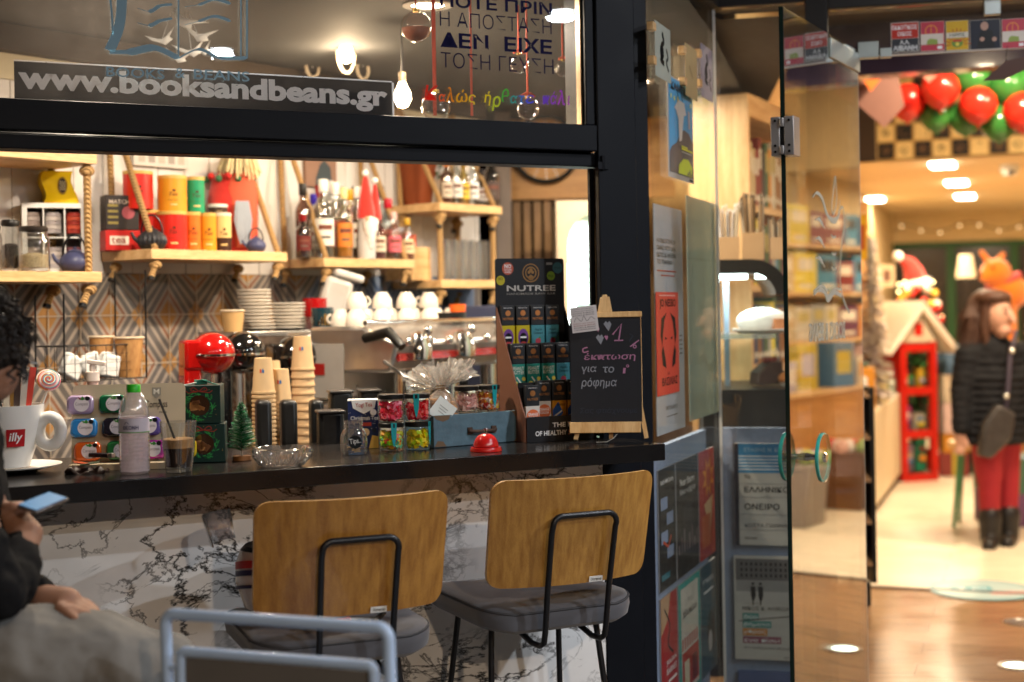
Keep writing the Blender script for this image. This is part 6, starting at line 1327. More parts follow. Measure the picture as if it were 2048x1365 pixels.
def cov(kind):
    def f(b, w_, h_):
        y2 = Yp*2; K = lambda c: cm(c, .45)
        if kind == 0: b.rect(0, 0, w_, h_, Yp, K('15171b')); [b.rect(w_*(.1+.35*(i % 2)), h_*(.66-.14*i), w_*(.1+.35*(i % 2)+.4), h_*(.76-.14*i), y2, K('7f8fae')) for i in range(4)]; b.text('Keith McCarthy', w_*.1, h_*.86, w_*.9, h_*.91, y2, WINK, .3); b.rect(w_*.1, h_*.08, w_*.6, h_*.13, y2, K('2f6a78')); b.stroke([(w_*.2, h_*.4), (w_*.5, h_*.34), (w_*.7, h_*.42)], w_*.05, y2*1.5, K('b8482a'))
        if kind == 1: b.rect(0, 0, w_, h_, Yp, K('17161b')); b.text('Peter Storm', w_*.15, h_*.78, w_*.8, h_*.84, y2, WINK, .3); b.text('Μια νύχτα', w_*.15, h_*.69, w_*.85, h_*.75, y2, WINK, 0); b.rect(w_*.3, h_*.4, w_*.7, h_*.6, y2, K('2c2a30')); [b.rect(w_*(.05+.12*i), h_*.2, w_*(.1+.12*i), h_*(.28+.06*(i % 3)), y2, K('6a5a5e' if i % 2 else '8a7f84')) for i in range(8)]
        if kind == 2: b.rect(0, 0, w_, h_, Yp, K('9a1f1a')); b.flat([(w_*(.6+.4*math.cos(k*.3927)*(1 if k % 2 else .5)), h_*(.74+.2*math.sin(k*.3927)*(1 if k % 2 else .5))) for k in range(16)], y2, K('d98a1e')); b.disc(w_*.6, h_*.74, w_*.16, y2*1.5, K('b03a1a')); b.flat([(w_*.3, h_*.5), (w_*.9, h_*.56), (w_*.7, h_*.2)], y2, K('d8b080')); b.rect(w_*.15, h_*.1, w_*.7, h_*.4, y2*1.2, K('b5541c'))
        if kind == 3: b.rect(0, 0, w_, h_, Yp, K('a01c1e')); b.flat([(0, h_), (w_*.6, h_), (w_*.4, h_*.8), (0, h_*.7)], y2, K('b08a68')); b.stroke(smooth_px([(w_*.2, h_*.9), (w_*.5, h_*.75), (w_*.4, h_*.6), (w_*.7, h_*.5)]), w_*.04, y2*1.5, INK); b.text('JULIAN', w_*.3, h_*.42, w_*.9, h_*.47, y2, WINK, .3); b.text('BARNES', w_*.3, h_*.35, w_*.9, h_*.40, y2, WINK, .3); b.rect(w_*.4, h_*.28, w_*.9, h_*.3, y2, WINK)
        if kind == 4: b.rect(0, 0, w_, h_, Yp, K('2f8f8a')); b.rect(w_*.1, h_*.04, w_*.9, h_*.95, y2, K('c4bfb8')); b.text('ΤΟ', w_*.4, h_*.8, w_*.6, h_*.84, y2*1.6, K('3a3a3a'), 0); b.text('βιβλιοπωλείο', w_*.18, h_*.68, w_*.82, h_*.76, y2*1.6, K('3a3a3a'), 0); [b.rect(w_*(.12+.11*k), h_*.42, w_*(.17+.11*k), h_*.52, y2*1.6, K('b03a2c')) for k in range(7)]; b.rect(w_*.12, h_*.08, w_*.88, h_*.4, y2*1.6, K('a8382c')); b.rect(w_*.2, h_*.1, w_*.42, h_*.32, y2*2.2, K('c9c0a8')); b.rect(w_*.56, h_*.1, w_*.78, h_*.32, y2*2.2, K('6a2018'))
        if kind == 5: b.rect(0, 0, w_, h_, Yp, K('2c4a58')); b.text('Ιστορίες', w_*.15, h_*.82, w_*.85, h_*.88, y2, WINK, 0); b.rect(w_*.2, h_*.74, w_*.8, h_*.76, y2, WINK); b.disc(w_*.6, h_*.36, w_*.25, y2, K('12161a'), 16, h_*.2); b.disc(w_*.55, h_*.28, w_*.13, y2*1.6, K('b8b0ac'), 14, h_*.1)
    return f
labs = ['black cover with four pale blue windows, next to the pillar', 'black cover with a dim street scene in the middle of the upper row', 'red cover with an orange sunburst in the upper row', 'red cover with black ink lines, lowest beside the pillar', 'cream cover in a teal frame with a red shopfront', 'dark teal cover with a silhouette nearest the glass corner']
for k in range(6):
    a, c = ((1317, 1350), (1353, 1396), (1398, 1428))[k % 3]; yt, yb = ((942, 1190), (1204, 1458))[k//3]
    x0 = FD.hit(1317, 1000, .044)[0]; z1, z0 = FD.hit(1317, yt, .044)[1], FD.hit(1317, yb, .044)[1]; xa, xb = FD.hit(a, 1000, .044)[0], FD.hit(c, 1000, .044)[0]
    t = thing('book_cover', labs[k], 'book cover', FD.w(xa, .044, z0), FD.rz, GC); w_, h_ = xb-xa, z1-z0
    part(t, 'board', lambda b: b.b2((0, 0, 0), (w_, .005, h_), cm('8a888a', .5))); part(t, 'print', lambda b: cov(k)(b, w_, h_))
def f(b, w_, h_):
    y2 = Yp*2; bl = cm('3b82b0', .5); b.rect(-.0, 0, w_*.06, h_, y2*1.5, cm('171a2c', .5)); b.rect(w_*.06, h_*.71, w_, h_, Yp, bl)
    for k in range(5): b.rect(w_*.06, h_*(.74+.032*k), w_, h_*(.75+.032*k), y2, WINK)
    b.text('ΣΤΑΘΗΣ Ν. ΚΑΛΥΒΑΣ', w_*.14, h_*.92, w_*.97, h_*.955, y2, cm('a8c4d4', .5), .2); b.text('ΤΟ', w_*.14, h_*.655, w_*.23, h_*.69, y2, INK, .4); b.text('ΕΛΛΗΝΙΚΟ', w_*.14, h_*.52, w_*.8, h_*.575, y2, INK, .5); b.text('ΟΝΕΙΡΟ', w_*.14, h_*.35, w_*.66, h_*.41, y2, INK, .5)
    b.text('ΚΩΣΤΑ ΓΙΑΝΝΑΚΙΔΗ', w_*.14, h_*.18, w_*.96, h_*.215, y2, cm('5a5a5e', .5), .1); b.text('ΜΕΤΑΙΧΜΙΟ', w_*.14, h_*.06, w_*.32, h_*.08, y2, INK, .2)
    for z in (.6, .47, .3, .15): b.rect(w_*.06, h_*z, w_, h_*(z+.006), y2, cm('9a9a9a', .5))
poster(FP, 'book_poster', 'white panel with blue stripes and a dark spine, upper one left of the open door', 'book panel', 1470, 1605, 887, 1090, .03, f, 'book panels left of the door', thick=.015)
def f(b, w_, h_):
    y2 = Yp*2; b.rect(w_*.03, h_*.55, w_*.98, h_*.975, Yp, cm('8f8d8c', .5)); b.rect(w_*.03, h_*.77, w_*.98, h_*.975, y2, cm('5f5d5e', .5))
    for r_ in range(3):
        for k in range(12): b.rect(w_*(.1+.072*k), h_*(.80+.055*r_), w_*(.13+.072*k), h_*(.83+.055*r_), y2*1.5, INK)
    b.rect(w_*.03, h_*.55, w_*.98, h_*.66, y2, cm('b4b0ac', .5))
    for x in (.28, .39): b.flat([(w_*(x-.035), h_*.71), (w_*(x+.035), h_*.71), (w_*(x+.04), h_*.62), (w_*(x+.015), h_*.57), (w_*(x-.015), h_*.57), (w_*(x-.03), h_*.62)], y2*2, INK); b.disc(w_*x, h_*.735, w_*.022, y2*2, INK, 10); b.stroke([(w_*x, h_*.57), (w_*x, h_*.53)], w_*.015, y2*2, INK)
    b.text('ΝΙΚΟΣ Κ. ΑΛΙΒΙΖΑΤΟΣ', w_*.12, h_*.48, w_*.97, h_*.515, y2, INK, .1)
    for i, (s, c, x1) in enumerate((('δύο', '4f8a84', .36), ('βήματα', '4f8a84', .54), ('μπρος', 'c07a24', .48), ('ένα πίσω', '8a4a5c', .68))): b.rect(w_*.12, h_*(.385-.075*i), w_*x1, h_*(.45-.075*i), y2, cm(c, .5)); b.text(s, w_*.14, h_*(.395-.075*i), w_*(x1-.02), h_*(.435-.075*i), y2*1.6, WINK, .2)
    b.text('8+1 συνταγματικές παρεμβάσεις', w_*.14, h_*.1, w_*.95, h_*.13, y2, cm('5a5a5e', .5), 0); b.text('ΜΕΤΑΙΧΜΙΟ', w_*.72, h_*.02, w_*.9, h_*.035, y2, INK, .2); b.stroke([(w_*.06, h_*.37), (w_*.97, h_*.44)], w_*.012, y2*1.3, INK)
poster(FP, 'book_poster', 'white panel with a grey building photo and coloured word strips', 'book panel', 1469, 1605, 1112, 1318, .03, f, 'book panels left of the door', thick=.015)
def f(b, w_, h_): b.disc(w_*.5, h_*.6, w_*.42, Yp, cm('b4b2b0', .5), 30); b.flat([(w_*.3, h_*.75), (w_*.5, h_*.9), (w_*.7, h_*.78), (w_*.6, h_*.6), (w_*.4, h_*.6)], Yp*2, INK)
poster(FP, 'book_poster', 'lowest panel with a pale round emblem, cut by the bottom of the view', 'book panel', 1478, 1600, 1342, 1545, .03, f, 'book panels left of the door', thick=.015, paper='54618a')
# ------------------------------------------------------------------ behind the side window
WALLW = wood('warm_panel', 'a57a48', 'c89c66', .5, (6, 6, .8))
YW = 8.2
p0, p1 = onY(1225, 400, YW), onY(1500, 400, YW)
t = thing('warm_partition', 'warm timber partition behind the side windows', 'wall', (p0.x, YW, 0), 0); part(t, 'panelling', lambda b: b.b2((0, 0, 0), (p1.x-p0.x+.3, .06, 2.85), WALLW))
for i, (a, c, y, y2) in enumerate(((1312, 1343, 350, 376), (1384, 1428, 360, 376))):
    pa, pb = onY(a, y2, YW-.1), onY(c, y, YW-.1); t = thing('strip_light', ['glowing strip light seen beside the poster bottom', 'glowing strip light just right of the poster bottom'][i], 'light', (pa.x, YW-.1, pa.z), 0, 'strip lights on the partition'); part(t, 'diffuser', lambda b: b.b2((0, 0, 0), (pb.x-pa.x, .05, pb.z-pa.z), mat('strip_glow', (1, .9, .6), .5, emit=9, var=0)), bevel=.01); part(t, 'mount', lambda b: b.b2((.02, .051, .01), (pb.x-pa.x-.02, .098, pb.z-pa.z-.01), WHITE))
bkc = ['7a1f1a', '1f3a5c', '2c2a2c', 'b8a27a', 'c0b8a8', '3a5a3a', '8a5a2a', '5a2a4a', 'c9852a', '20343f', '9a9a98', 'b0382a', 'd8c43a', '3f7fa0']
_bk = []
def bookproto():
    for i, c in enumerate(bkc):
        b = MB(); b.b2((0, 0, 0), (1, .15, 1), cm(c, .5)); b.rect(.15, .55, .85, .85, -.0012, cm(random.choice(('d8d0c0', 'b0a060', '2a2a2a')), .5)); b.rect(.2, .1, .8, .2, -.0012, cm('d8d0c0', .5)); me = b.make('book'); _bk.append(me.data); bpy.data.objects.remove(me)
bookproto()
BKN = {}
def books(fr, x0, x1, y, z, hmax, group, where, step=(.02, .045)):
    x = x0; n = 0
    ords = ('first', 'second', 'third', 'fourth', 'fifth', 'sixth', 'seventh', 'eighth', 'ninth', 'tenth', 'eleventh', 'twelfth', 'thirteenth', 'fourteenth', 'fifteenth', 'sixteenth', 'seventeenth', 'eighteenth', 'nineteenth', 'twentieth')
    while True:
        w_ = random.uniform(*step)
        if x+w_ > x1 or n >= len(ords): break
        o = bpy.data.objects.new('book', random.choice(_bk)); col.objects.link(o); o.location = fr.w(x, y, z); o.rotation_euler = (0, 0, fr.rz); o.scale = (w_-.0015, 1, hmax*random.uniform(.78, 1))
        tag(o, '%s book from the near end %s' % (ords[n], where), 'book', group); x += w_; n += 1
qs = onY(1497, 300, 6.3); FS = Frame(qs.x, qs.y, 64)
t = thing('bookcase', 'pale oak bookcase end with books, high behind the side window', 'bookcase', FS.w(0, 0, 0), FS.rz); ztp = onY(1497, 186, 6.3).z
LS = 1.5
part(t, 'side_panel', lambda b: b.b2((0, 0, 0), (.025, .28, ztp), OAKV)); part(t, 'far_side', lambda b: b.b2((LS, 0, 0), (LS+.025, .28, ztp), OAK)); part(t, 'top', lambda b: b.b2((.026, 0, ztp-.1), (LS-.001, .28, ztp), OAK)); part(t, 'back', lambda b: b.b2((.026, .26, 0), (LS-.001, .28, ztp-.101), OAK))
for k in range(4): part(t, 'shelf', lambda b: b.b2((.026, .01, ztp-.52-.36*k), (LS-.001, .259, ztp-.49-.36*k), OAK))
for k in range(4): books(FS, .03, 1.1, .03, ztp-.489-.36*k, .32, 'books in the oak bookcase', ('on the top shelf of the oak bookcase', 'on the second shelf of the oak bookcase', 'on the third shelf of the oak bookcase', 'on the lowest shelf of the oak bookcase')[k], (.045, .075))
# pastry display case
qc = onY(1432, 856, 5.55); s = 5.55/F_PX
t = thing('pastry_case', 'black curved glass display case lit inside, with pastries', 'display case', (qc.x-.05, 5.55, 0), R(-6))
zc0, zc1, zc2 = qc.z-.25, onY(1440, 780, 5.55).z, onY(1440, 520, 5.55).z; W_ = .345
part(t, 'plinth', lambda b: b.b2((0, 0, 0), (W_+.02, .7, zc1), BLACKPL))
def f(b):
    outer = [(0, zc2), (W_-.15, zc2)]+arc(W_-.15, zc2-.15, .15, 90, 6, 8); inner = arc(W_-.15, zc2-.15, .095, 6, 90, 8)+[(0, zc2-.055)]
    b.prism(outer+inner, 0, .7, BLACKPL)
part(t, 'curved_top', f)
part(t, 'curved_glass', lambda b: b.add([(x, y, z) for x, z in arc(W_-.15, zc2-.15, .145, 5, 0, 3)+[(W_, zc1)] for y in (0, .69)], [(2*i, 2*i+1, 2*i+3, 2*i+2) for i in range(4)], pg)); part(t, 'side_glass', lambda b: b.flat([(0, zc1), (W_-.01, zc1), (W_-.02, zc2-.18), (W_-.06, zc2-.1), (W_-.15, zc2-.06), (0, zc2-.06)], .01, pg))
zsh = onY(1500, 668, 5.55).z
part(t, 'glass_shelf', lambda b: b.b2((.0, .02, zsh-.02), (W_-.06, .68, zsh), glass('shelf_glass', (.75, .85, .8), 0, 2, dirt=.2))); [part(t, 'post', lambda b: b.b2((x, y, zc1), (x+.022, y+.025, zc2-.06), cm('6a7a8a', .3))) for x, y in ((.1, .3), (.02, .05))]
for a, c in ((1434, 1490), (1507, 1546)): pa = onY(a, 552, 5.6); pb = onY(c, 542, 5.6); part(t, 'light_strip', lambda b: b.b2((pa.x-qc.x+.05, .03, zc2-.076), (pb.x-qc.x+.05, .06, zc2-.058), mat('case_glow', (.8, 1, .98), .5, emit=14, var=0)))
lamp('case_light', 'AREA', (qc.x+.12, 5.8, zc2-.08), 7, (.85, 1, 1), .25)
for k, (px, z, c, nm) in enumerate(((1540, zsh+.001, 'c9bfb0', 'cream loaf cake on the glass shelf of the pastry case'), (1543, zc1+.001, '2a120c', 'dark chocolate cake slice in the bottom of the pastry case'), (1590, zc1+.001, 'b5743a', 'golden pastry at the far end of the pastry case'))):
    q = onY(px, 700, 5.7); t = thing('cake', nm, 'cake', (q.x, 5.72, z), .3, 'cakes in the pastry case')
    if k == 0: part(t, 'loaf', lambda b: (b.sph((0, .05, .045), (.11, .09, .055), mat('icing', (.72, .68, .62), .5, bump=.5, scale=40), 18, 10), b.box((.06, .0, .03), (.12, .1, .05), cm('a8683c', .7)))); part(t, 'plate', lambda b: b.lathe([(0, 0), (.12, 0), (.15, .012), (.15, .016), (0, .005)], WHITE, 28))
    elif k == 1: part(t, 'slice', lambda b: b.prism([(-.055, .006), (.055, .006), (.055, .10), (.0, .095), (-.05, .055)], 0, .09, mat('chocolate', (.035, .012, .008), .5, bump=.4, scale=30)), bevel=.006); part(t, 'topping', lambda b: [b.sph((.02*i-.01, .03, .105), .014, cm('7a2a1e', .5), 8, 6) for i in range(3)])
    else: part(t, 'bun', lambda b: b.sph((0, 0, .03), (.07, .06, .035), cm(c, .4), 14, 8)); part(t, 'paper_case', lambda b: b.lathe([(0, 0), (.05, 0), (.065, .02)], PAPER, 16))
for k, (px, w_, y0, lab, sc_, top) in enumerate(((1455, 48, 470, 'kraft box of silver tipped pencils on the pastry case', 'c8c4c4', 405), (1507, 42, 462, 'taller kraft box of twisted wooden sticks on the pastry case', '8a6a44', 385), (1556, 30, 472, 'small kraft box at the far end of the pastry case top', 'a89070', 430))):
    q = onY(px, 516, 5.62); s = 5.62/F_PX; h = (516-y0)*s
    t = thing('stick_box', lab, 'pencil box', (q.x, 5.62, zc2+.001), R(-8), 'stick boxes on the pastry case'); w2 = w_*s/2
    part(t, 'box', lambda b: (b.b2((-w2, 0, 0), (w2, .004, h), KRAFT), b.b2((-w2, .07, 0), (w2, .074, h), KRAFT), b.b2((-w2, .0045, 0), (-w2+.004, .0695, h), KRAFT), b.b2((w2-.004, .0045, 0), (w2, .0695, h), KRAFT)))
    def f(b):
        for _ in range(24):
            x, y = random.uniform(-w2*.8, w2*.8), random.uniform(.01, .06); dx = x*.55; zz = (516-top)*s*random.uniform(.85, 1.03)
            b.tube([(x, y, .004), (x+dx, y, zz)], .0032, cm(random.choice((sc_, sc_, '6a5a48', 'b0a088')), .5), 6)
            b.tube([(x+dx*.95, y, zz*.96), (x+dx, y, zz)], .004, cm('d0ccc8' if k == 0 else '5a4a3a', .4), 6)
    part(t, 'sticks', f)
# ================================================================== SHOP INTERIOR
t = thing('shutter_beam', 'glossy dark violet shutter beam across the shop entrance above the balloons', 'beam', FI.w(0, 0, 0), FI.rz)
zb = onY(1715, 160, 7.3).z
part(t, 'beam', lambda b: b.b2((-.16, -.06, zb), (3.2, .1, 2.86), mat('violet_beam', (.055, .042, .10), .22, var=.4, scale=3, coat=.4)), bevel=.004)
cream = cm('cdb58a', .75)
part(thing('shop_left_wall', 'left wall of the shop behind crowded shelves', 'wall', FI.w(-.45, 0, 0), FI.rz), 'plaster', lambda b: b.b2((-.06, .12, 0), (0, 9.7, 3.3), cream))
part(thing('shop_right_wall', 'right wall of the shop, seen mirrored in the glass door', 'wall', FI.w(3.2, 0, 0), FI.rz), 'plaster', lambda b: b.b2((0, -2.5, 0), (.06, 9.7, 3.3), cream))
# frieze bulkhead
t = thing('frieze_bulkhead', 'bulkhead papered with cream and black checkered squares of little drawings', 'wall', FI.w(0, 2.9, 2.45), FI.rz)
part(t, 'plaster', lambda b: b.b2((-.45, .002, 0), (3.2, .08, .85), cream))
def f(b):
    q = .125
    xb = FI.hit(1712, 250, 2.9)[0]
    for i in range(int(xb/q)+1, 19):
        for j in range(6):
            x, z = i*q, j*q+.004; dk = (i+j) % 2 == 0 if j < 6 else False
            b.rect(x+.008, z+.006, x+q-.008, z+q-.008, -.002, cm('1c1613' if dk else 'e2c283', .6)); 
            random.seed(i*7+j); cx, cz = x+q/2, z+q/2; m = cm('7a5638' if dk else '7d6238', .6, var=0)
            b.stroke([(cx+random.uniform(-.035, .035), cz+random.uniform(-.035, .035)) for _ in range(4)], .006, -.0035, m)
            if random.random() < .6: b.ring(cx, cz, .018, .025, -.0045, m, 10)
    b.rect(int(xb/q)*q+q, 0, 19*q, .76, -.0008, cm('b08a50', .6))
part(t, 'drawn_squares', f)
part(t, 'dark_end', lambda b: b.b2((-.45, -.004, 0), (int(FI.hit(1712, 250, 2.9)[0]/.125)*.125+.12, .001, .85), cm('3a2a1e', .6)))
random.seed(11)
# balloons
GB = 'red and green balloon garland'
bal = [('red', 1815, 205, 72, 'red balloon at the left end of the garland'), ('green', 1872, 231, 64, 'green balloon below the second red one'), ('red', 1880, 180, 74, 'red balloon second from the left, touching the beam'), ('green', 1945, 163, 70, 'green balloon tucked under the beam in mid garland'), ('green', 1931, 238, 64, 'green balloon half behind the middle red one'), ('red', 1956, 211, 72, 'red balloon in the middle of the garland'), ('green', 2014, 174, 74, 'green balloon at the upper right of the garland'), ('green', 1998, 248, 70, 'lowest green balloon of the garland'), ('red', 2046, 224, 76, 'red balloon cut by the picture edge'), ('green', 2058, 168, 70, 'green balloon at the far right under the beam')]
for i, (c, px, py, d, lab) in enumerate(bal):
    Y = 8.4-(.12 if i in (5, 8, 2) else 0); p = onY(px, py, Y); r = d*Y/F_PX/2*1.06
    t = thing('balloon', lab, 'balloon', p, 0, GB)
    part(t, 'envelope', lambda b: b.lathe([(0, -r*1.12), (r*.1, -r*1.05), (r*.5, -r*.83), (r*.86, -r*.45), (r, 0), (r*.9, r*.46), (r*.6, r*.8), (r*.25, r*.96), (0, r)], mat('balloon_'+c, (.62, .02, .01) if c == 'red' else (.035, .16, .03), .22, coat=.4, var=.05), 28)); part(t, 'knot', lambda b: b.lathe([(0, -r*1.1), (r*.08, -r*1.2), (0, -r*1.19)], MATS['balloon_'+c], 10))
def pen(lab, pts, Y, c, cat='pennant'):
    P = [onY(x, y, Y) for x, y in pts]; o0 = P[0]; t = thing('pennant', lab, cat, o0, 0, 'paper pennants under the beam'); part(t, 'paper', lambda b: b.prism([((q-o0).x, (q-o0).z) for q in P], 0, .004, cm(c, .6))); part(t, 'tape', lambda b: b.b2((-.01, -.003, -.02), (.03, -.0005, .01), cm('c8b890', .4)))
pen('mauve pointed pennant hanging at the left of the balloons', ((1722, 150), (1796, 150), (1809, 212), (1769, 256), (1714, 209)), 7.9, '6e4a40'); pen('orange triangular pennant on the mauve one', ((1722, 150), (1768, 150), (1741, 184)), 7.86, 'd8661c'); pen('small mauve pennant tip between the red balloons', ((1838, 145), (1880, 145), (1858, 166)), 8.1, '9a5a4a')
Pb = [FP.hit(x, y, -.05) for x, y in ((1966, 162), (2012, 122), (2060, 112), (2060, 135), (2008, 160))]
t = thing('brown_card', 'brown folded card hanging from the glass strip at the upper right', 'card', FP.w(Pb[0][0], -.05, Pb[0][1]), FP.rz); part(t, 'fold', lambda b: b.prism([(x-Pb[0][0], z-Pb[0][1]) for x, z in Pb], 0, .004, cm('4a2c20', .5))); part(t, 'string', lambda b: b.tube([(Pb[1][0]-Pb[0][0], 0, Pb[1][1]-Pb[0][1]), (Pb[1][0]-Pb[0][0]+.01, .045, zt0-Pb[0][1]+.004)], .001, INK, 5))
# ceiling lights
for i, (px, py) in enumerate(((1885, 330), (1913, 366), (1930, 393), (1748, 399))):
    q = onz(px, py, 2.443); t = thing('ceiling_downlight', ['nearest square ceiling light in the shop', 'second ceiling light, just behind the nearest', 'third ceiling light in the middle row', 'ceiling light at the left, above the shelves', 'ceiling light toward the right wall of the shop', 'farthest ceiling light of the shop'][i], 'ceiling light', (q.x, q.y, 2.45), FI.rz, 'square ceiling lights of the shop')
    part(t, 'lens', lambda b: b.box((0, 0, -.012), (.17, .32, .016), mat('shop_lens', (1, .93, .72), .5, emit=22, var=0)), bevel=.005); part(t, 'frame', lambda b: b.box((0, 0, -.002), (.2, .36, .003), WHITE))
    lamp('shop_light', 'AREA', (q.x, q.y, 2.42), 54, (1, .79, .52), .3)
for x, y, pw in ((1.0, .45, 95), (2.0, .45, 95), (2.3, 4.5, 60)):
    q = FI.w(x, y, 3.28); t = thing('high_downlight', 'ceiling light hidden above the balloons %s' % ('at the left', 'at the right', 'deep in the shop')[int(x*1.2)] if 0 else ('round light above the balloon garland' if x < 1.5 else 'round light above the shop entrance' if y < 2 else 'round light near the right wall'), 'ceiling light', q, 0, 'round lights of the high ceiling'); part(t, 'lens', lambda b: b.cyl((0, 0, 0), .12, .015, mat('shop_lens', None), 20)); lamp('shop_light', 'AREA', (q.x, q.y, 3.25 if y < 2.9 else 2.4), pw, (1, .79, .52), .3)
for x, y in ((.9, .75), (1.9, 1.2)):
    q = FP.w(x, y, 2.86); t = thing('lobby_downlight', 'downlight in the lobby ceiling %s' % ('near the post' if x < 1 else 'right of the door'), 'ceiling light', q, 0, 'lobby downlights'); part(t, 'lens', lambda b: b.cyl((0, 0, -.012), .06, .01, mat('warm_lens', None), 20)); part(t, 'trim_ring', lambda b: b.lathe([(.061, -.012), (.085, -.01), (.085, 0), (.061, 0)], WHITE, 20)); lamp('lobby_light', 'AREA', (q.x, q.y, 2.83), 25, (1, .78, .52), .12)
q = onz(2020, 333, 2.44); t = thing('camera_dome', 'small white security camera dome on the shop ceiling', 'camera', (q.x, q.y, 2.45), 0); part(t, 'housing', lambda b: b.lathe([(0, -.09), (.05, -.075), (.07, -.03), (.07, 0), (0, 0)], WHITE, 20)); part(t, 'lens', lambda b: b.sph((-.01, -.045, -.055), .022, BLACKPL, 12, 8))
# back wall: dark glazing in green frames
yb_ = 9.2
t = thing('green_glazing', 'dark back windows in green frames at the end of the shop', 'window wall', FI.w(0, yb_, 0), FI.rz); grn = cm('1c4a22', .5)
part(t, 'upper_wall', lambda b: b.b2((-.45, .0, 2.12), (3.2, .1, 2.45), cream)); part(t, 'pane', lambda b: b.b2((-.45, .05, 0), (3.2, .06, 2.06), mat('dark_pane', (.03, .024, .02), .2))); part(t, 'top_rail', lambda b: b.b2((-.45, -.02, 2.06), (3.2, .04, 2.118), grn))
for px in (1745, 1903, 2030): x = FI.hit(px, 600, yb_)[0]; part(t, 'mullion', lambda b: b.b2((x-.045, -.02, 0), (x+.045, .04, 2.058), grn))
t = thing('string_lights', 'thin cable of tiny lights strung below the shop ceiling', 'string lights', FI.w(0, 8.6, 2.3), FI.rz); part(t, 'cable', lambda b: b.tube([(-.3+.1*k, 0, -.09*math.sin(k*.45)**2) for k in range(34)], .006, cm('5a4a38', .6), 5)); [part(t, 'bulb', lambda b: b.sph((-.3+.2*k, 0, -.09*math.sin(k*.9)**2-.02), .013, mat('fairy_glow', (1, .75, .4), .5, emit=1.6, var=0), 8, 6)) for k in range(17)]
# left side of the shop: low counter, racks, clutter
t = thing('low_counter', 'long low white display counter along the left of the shop', 'counter', FI.w(-.44, 1.1, 0), FI.rz); part(t, 'body', lambda b: b.b2((0, 0, .08), (.44, 3.7, .72), cm('c9b89a', .4)), bevel=.01); part(t, 'plinth', lambda b: b.b2((.0, .02, 0), (.41, 3.68, .079), cm('5a4630', .5))); part(t, 'price_tag', lambda b: b.box((.445, .25, .58), (.003, .09, .09), cm('d8c020', .5)))
random.seed(5)
cl_ = [('c8b8a0', 'cream'), ('8a3a34', 'brick red'), ('d0c8c0', 'white'), ('4a6a8a', 'dusty blue'), ('c9852a', 'orange'), ('5a3a5a', 'plum'), ('b8a23a', 'mustard'), ('d8b8b0', 'pink'), ('3a5a4a', 'dark green'), ('a8a0b0', 'lilac grey')]
for i in range(10):
    c, nm = cl_[i]; h = random.uniform(.14, .3); t = thing('gift_box', '%s gift box on the low white counter' % nm, 'gift box', FI.w(-.1-.13*(i % 2), 1.25+.33*i, .721), FI.rz+random.uniform(-.4, .4), 'gift boxes on the low counter')
    part(t, 'box', lambda b: b.b2((-.09, -.1, 0), (.09, .1, h), cm(c, .5)), bevel=.006); part(t, 'bow', lambda b: (b.b2((-.092, -.015, 0), (.092, .015, h+.002), cm(cl_[(i+4) % 10][0], .5)), b.sph((.02, 0, h+.015), (.035, .02, .018), cm(cl_[(i+4) % 10][0], .5), 10, 6)))
t = thing('black_rack', 'black stepped magazine rack just inside the entrance', 'rack', FI.w(-.02, -.62, 0), FI.rz)
q0, q1 = onY(1727, 900, 6.75), onY(1750, 900, 6.75)
t.location = (q1.x, 6.75, 0); t.rotation_euler = (0, 0, R(4))
zr1 = onY(1740, 775, 6.75).z
part(t, 'side_panel', lambda b: b.b2((-.02, 0, .12), (0, .34, zr1), BLACKPL)); part(t, 'far_side', lambda b: b.b2((-.5, 0, .12), (-.48, .34, zr1), BLACKPL)); part(t, 'back', lambda b: b.b2((-.479, .32, .12), (-.021, .34, zr1), BLACKPL)); part(t, 'foot', lambda b: (b.tube([(-.03, .05, 0), (-.03, .05, .119)], .015, BLACKPL), b.tube([(-.45, .05, 0), (-.45, .05, .119)], .015, BLACKPL), b.tube([(-.03, .3, 0), (-.03, .3, .119)], .015, BLACKPL), b.tube([(-.45, .3, 0), (-.45, .3, .119)], .015, BLACKPL)))
for k in range(5): part(t, 'shelf', lambda b: b.add([(x, y, z) for x in (-.479, -.021) for y, z in ((.0, .2+.2*k), (.0, .215+.2*k), (.31, .295+.2*k), (.31, .28+.2*k))], [(0, 1, 2, 3), (7, 6, 5, 4), (0, 4, 5, 1), (1, 5, 6, 2), (2, 6, 7, 3), (3, 7, 4, 0)], cm('8a6a4a', .5)))
for k in range(5):
    for j in range(2):
        c, nm = cl_[(3*k+j) % 10]; o = thing('magazine', '%s magazine, %s on the %s shelf of the black rack' % (nm, ('left', 'right')[j], ('lowest', 'second', 'middle', 'fourth', 'top')[k]), 'magazine', t.matrix_world @ Vector((0, 0, 0)), 0, 'magazines in the black rack')
        o.location = Matrix.Rotation(R(4), 4, 'Z') @ Vector((-.36+.22*j, .03, .225+.2*k)) + t.location; o.rotation_euler = (R(-18), 0, R(4)); part(o, 'cover', lambda b: b.b2((-.085, 0, 0), (.085, .012, .16), cm(c, .4))); part(o, 'headline', lambda b: b.rect(-.07, .12, .07, .15, -.0012, cm(cl_[(3*k+j+5) % 10][0], .5)))
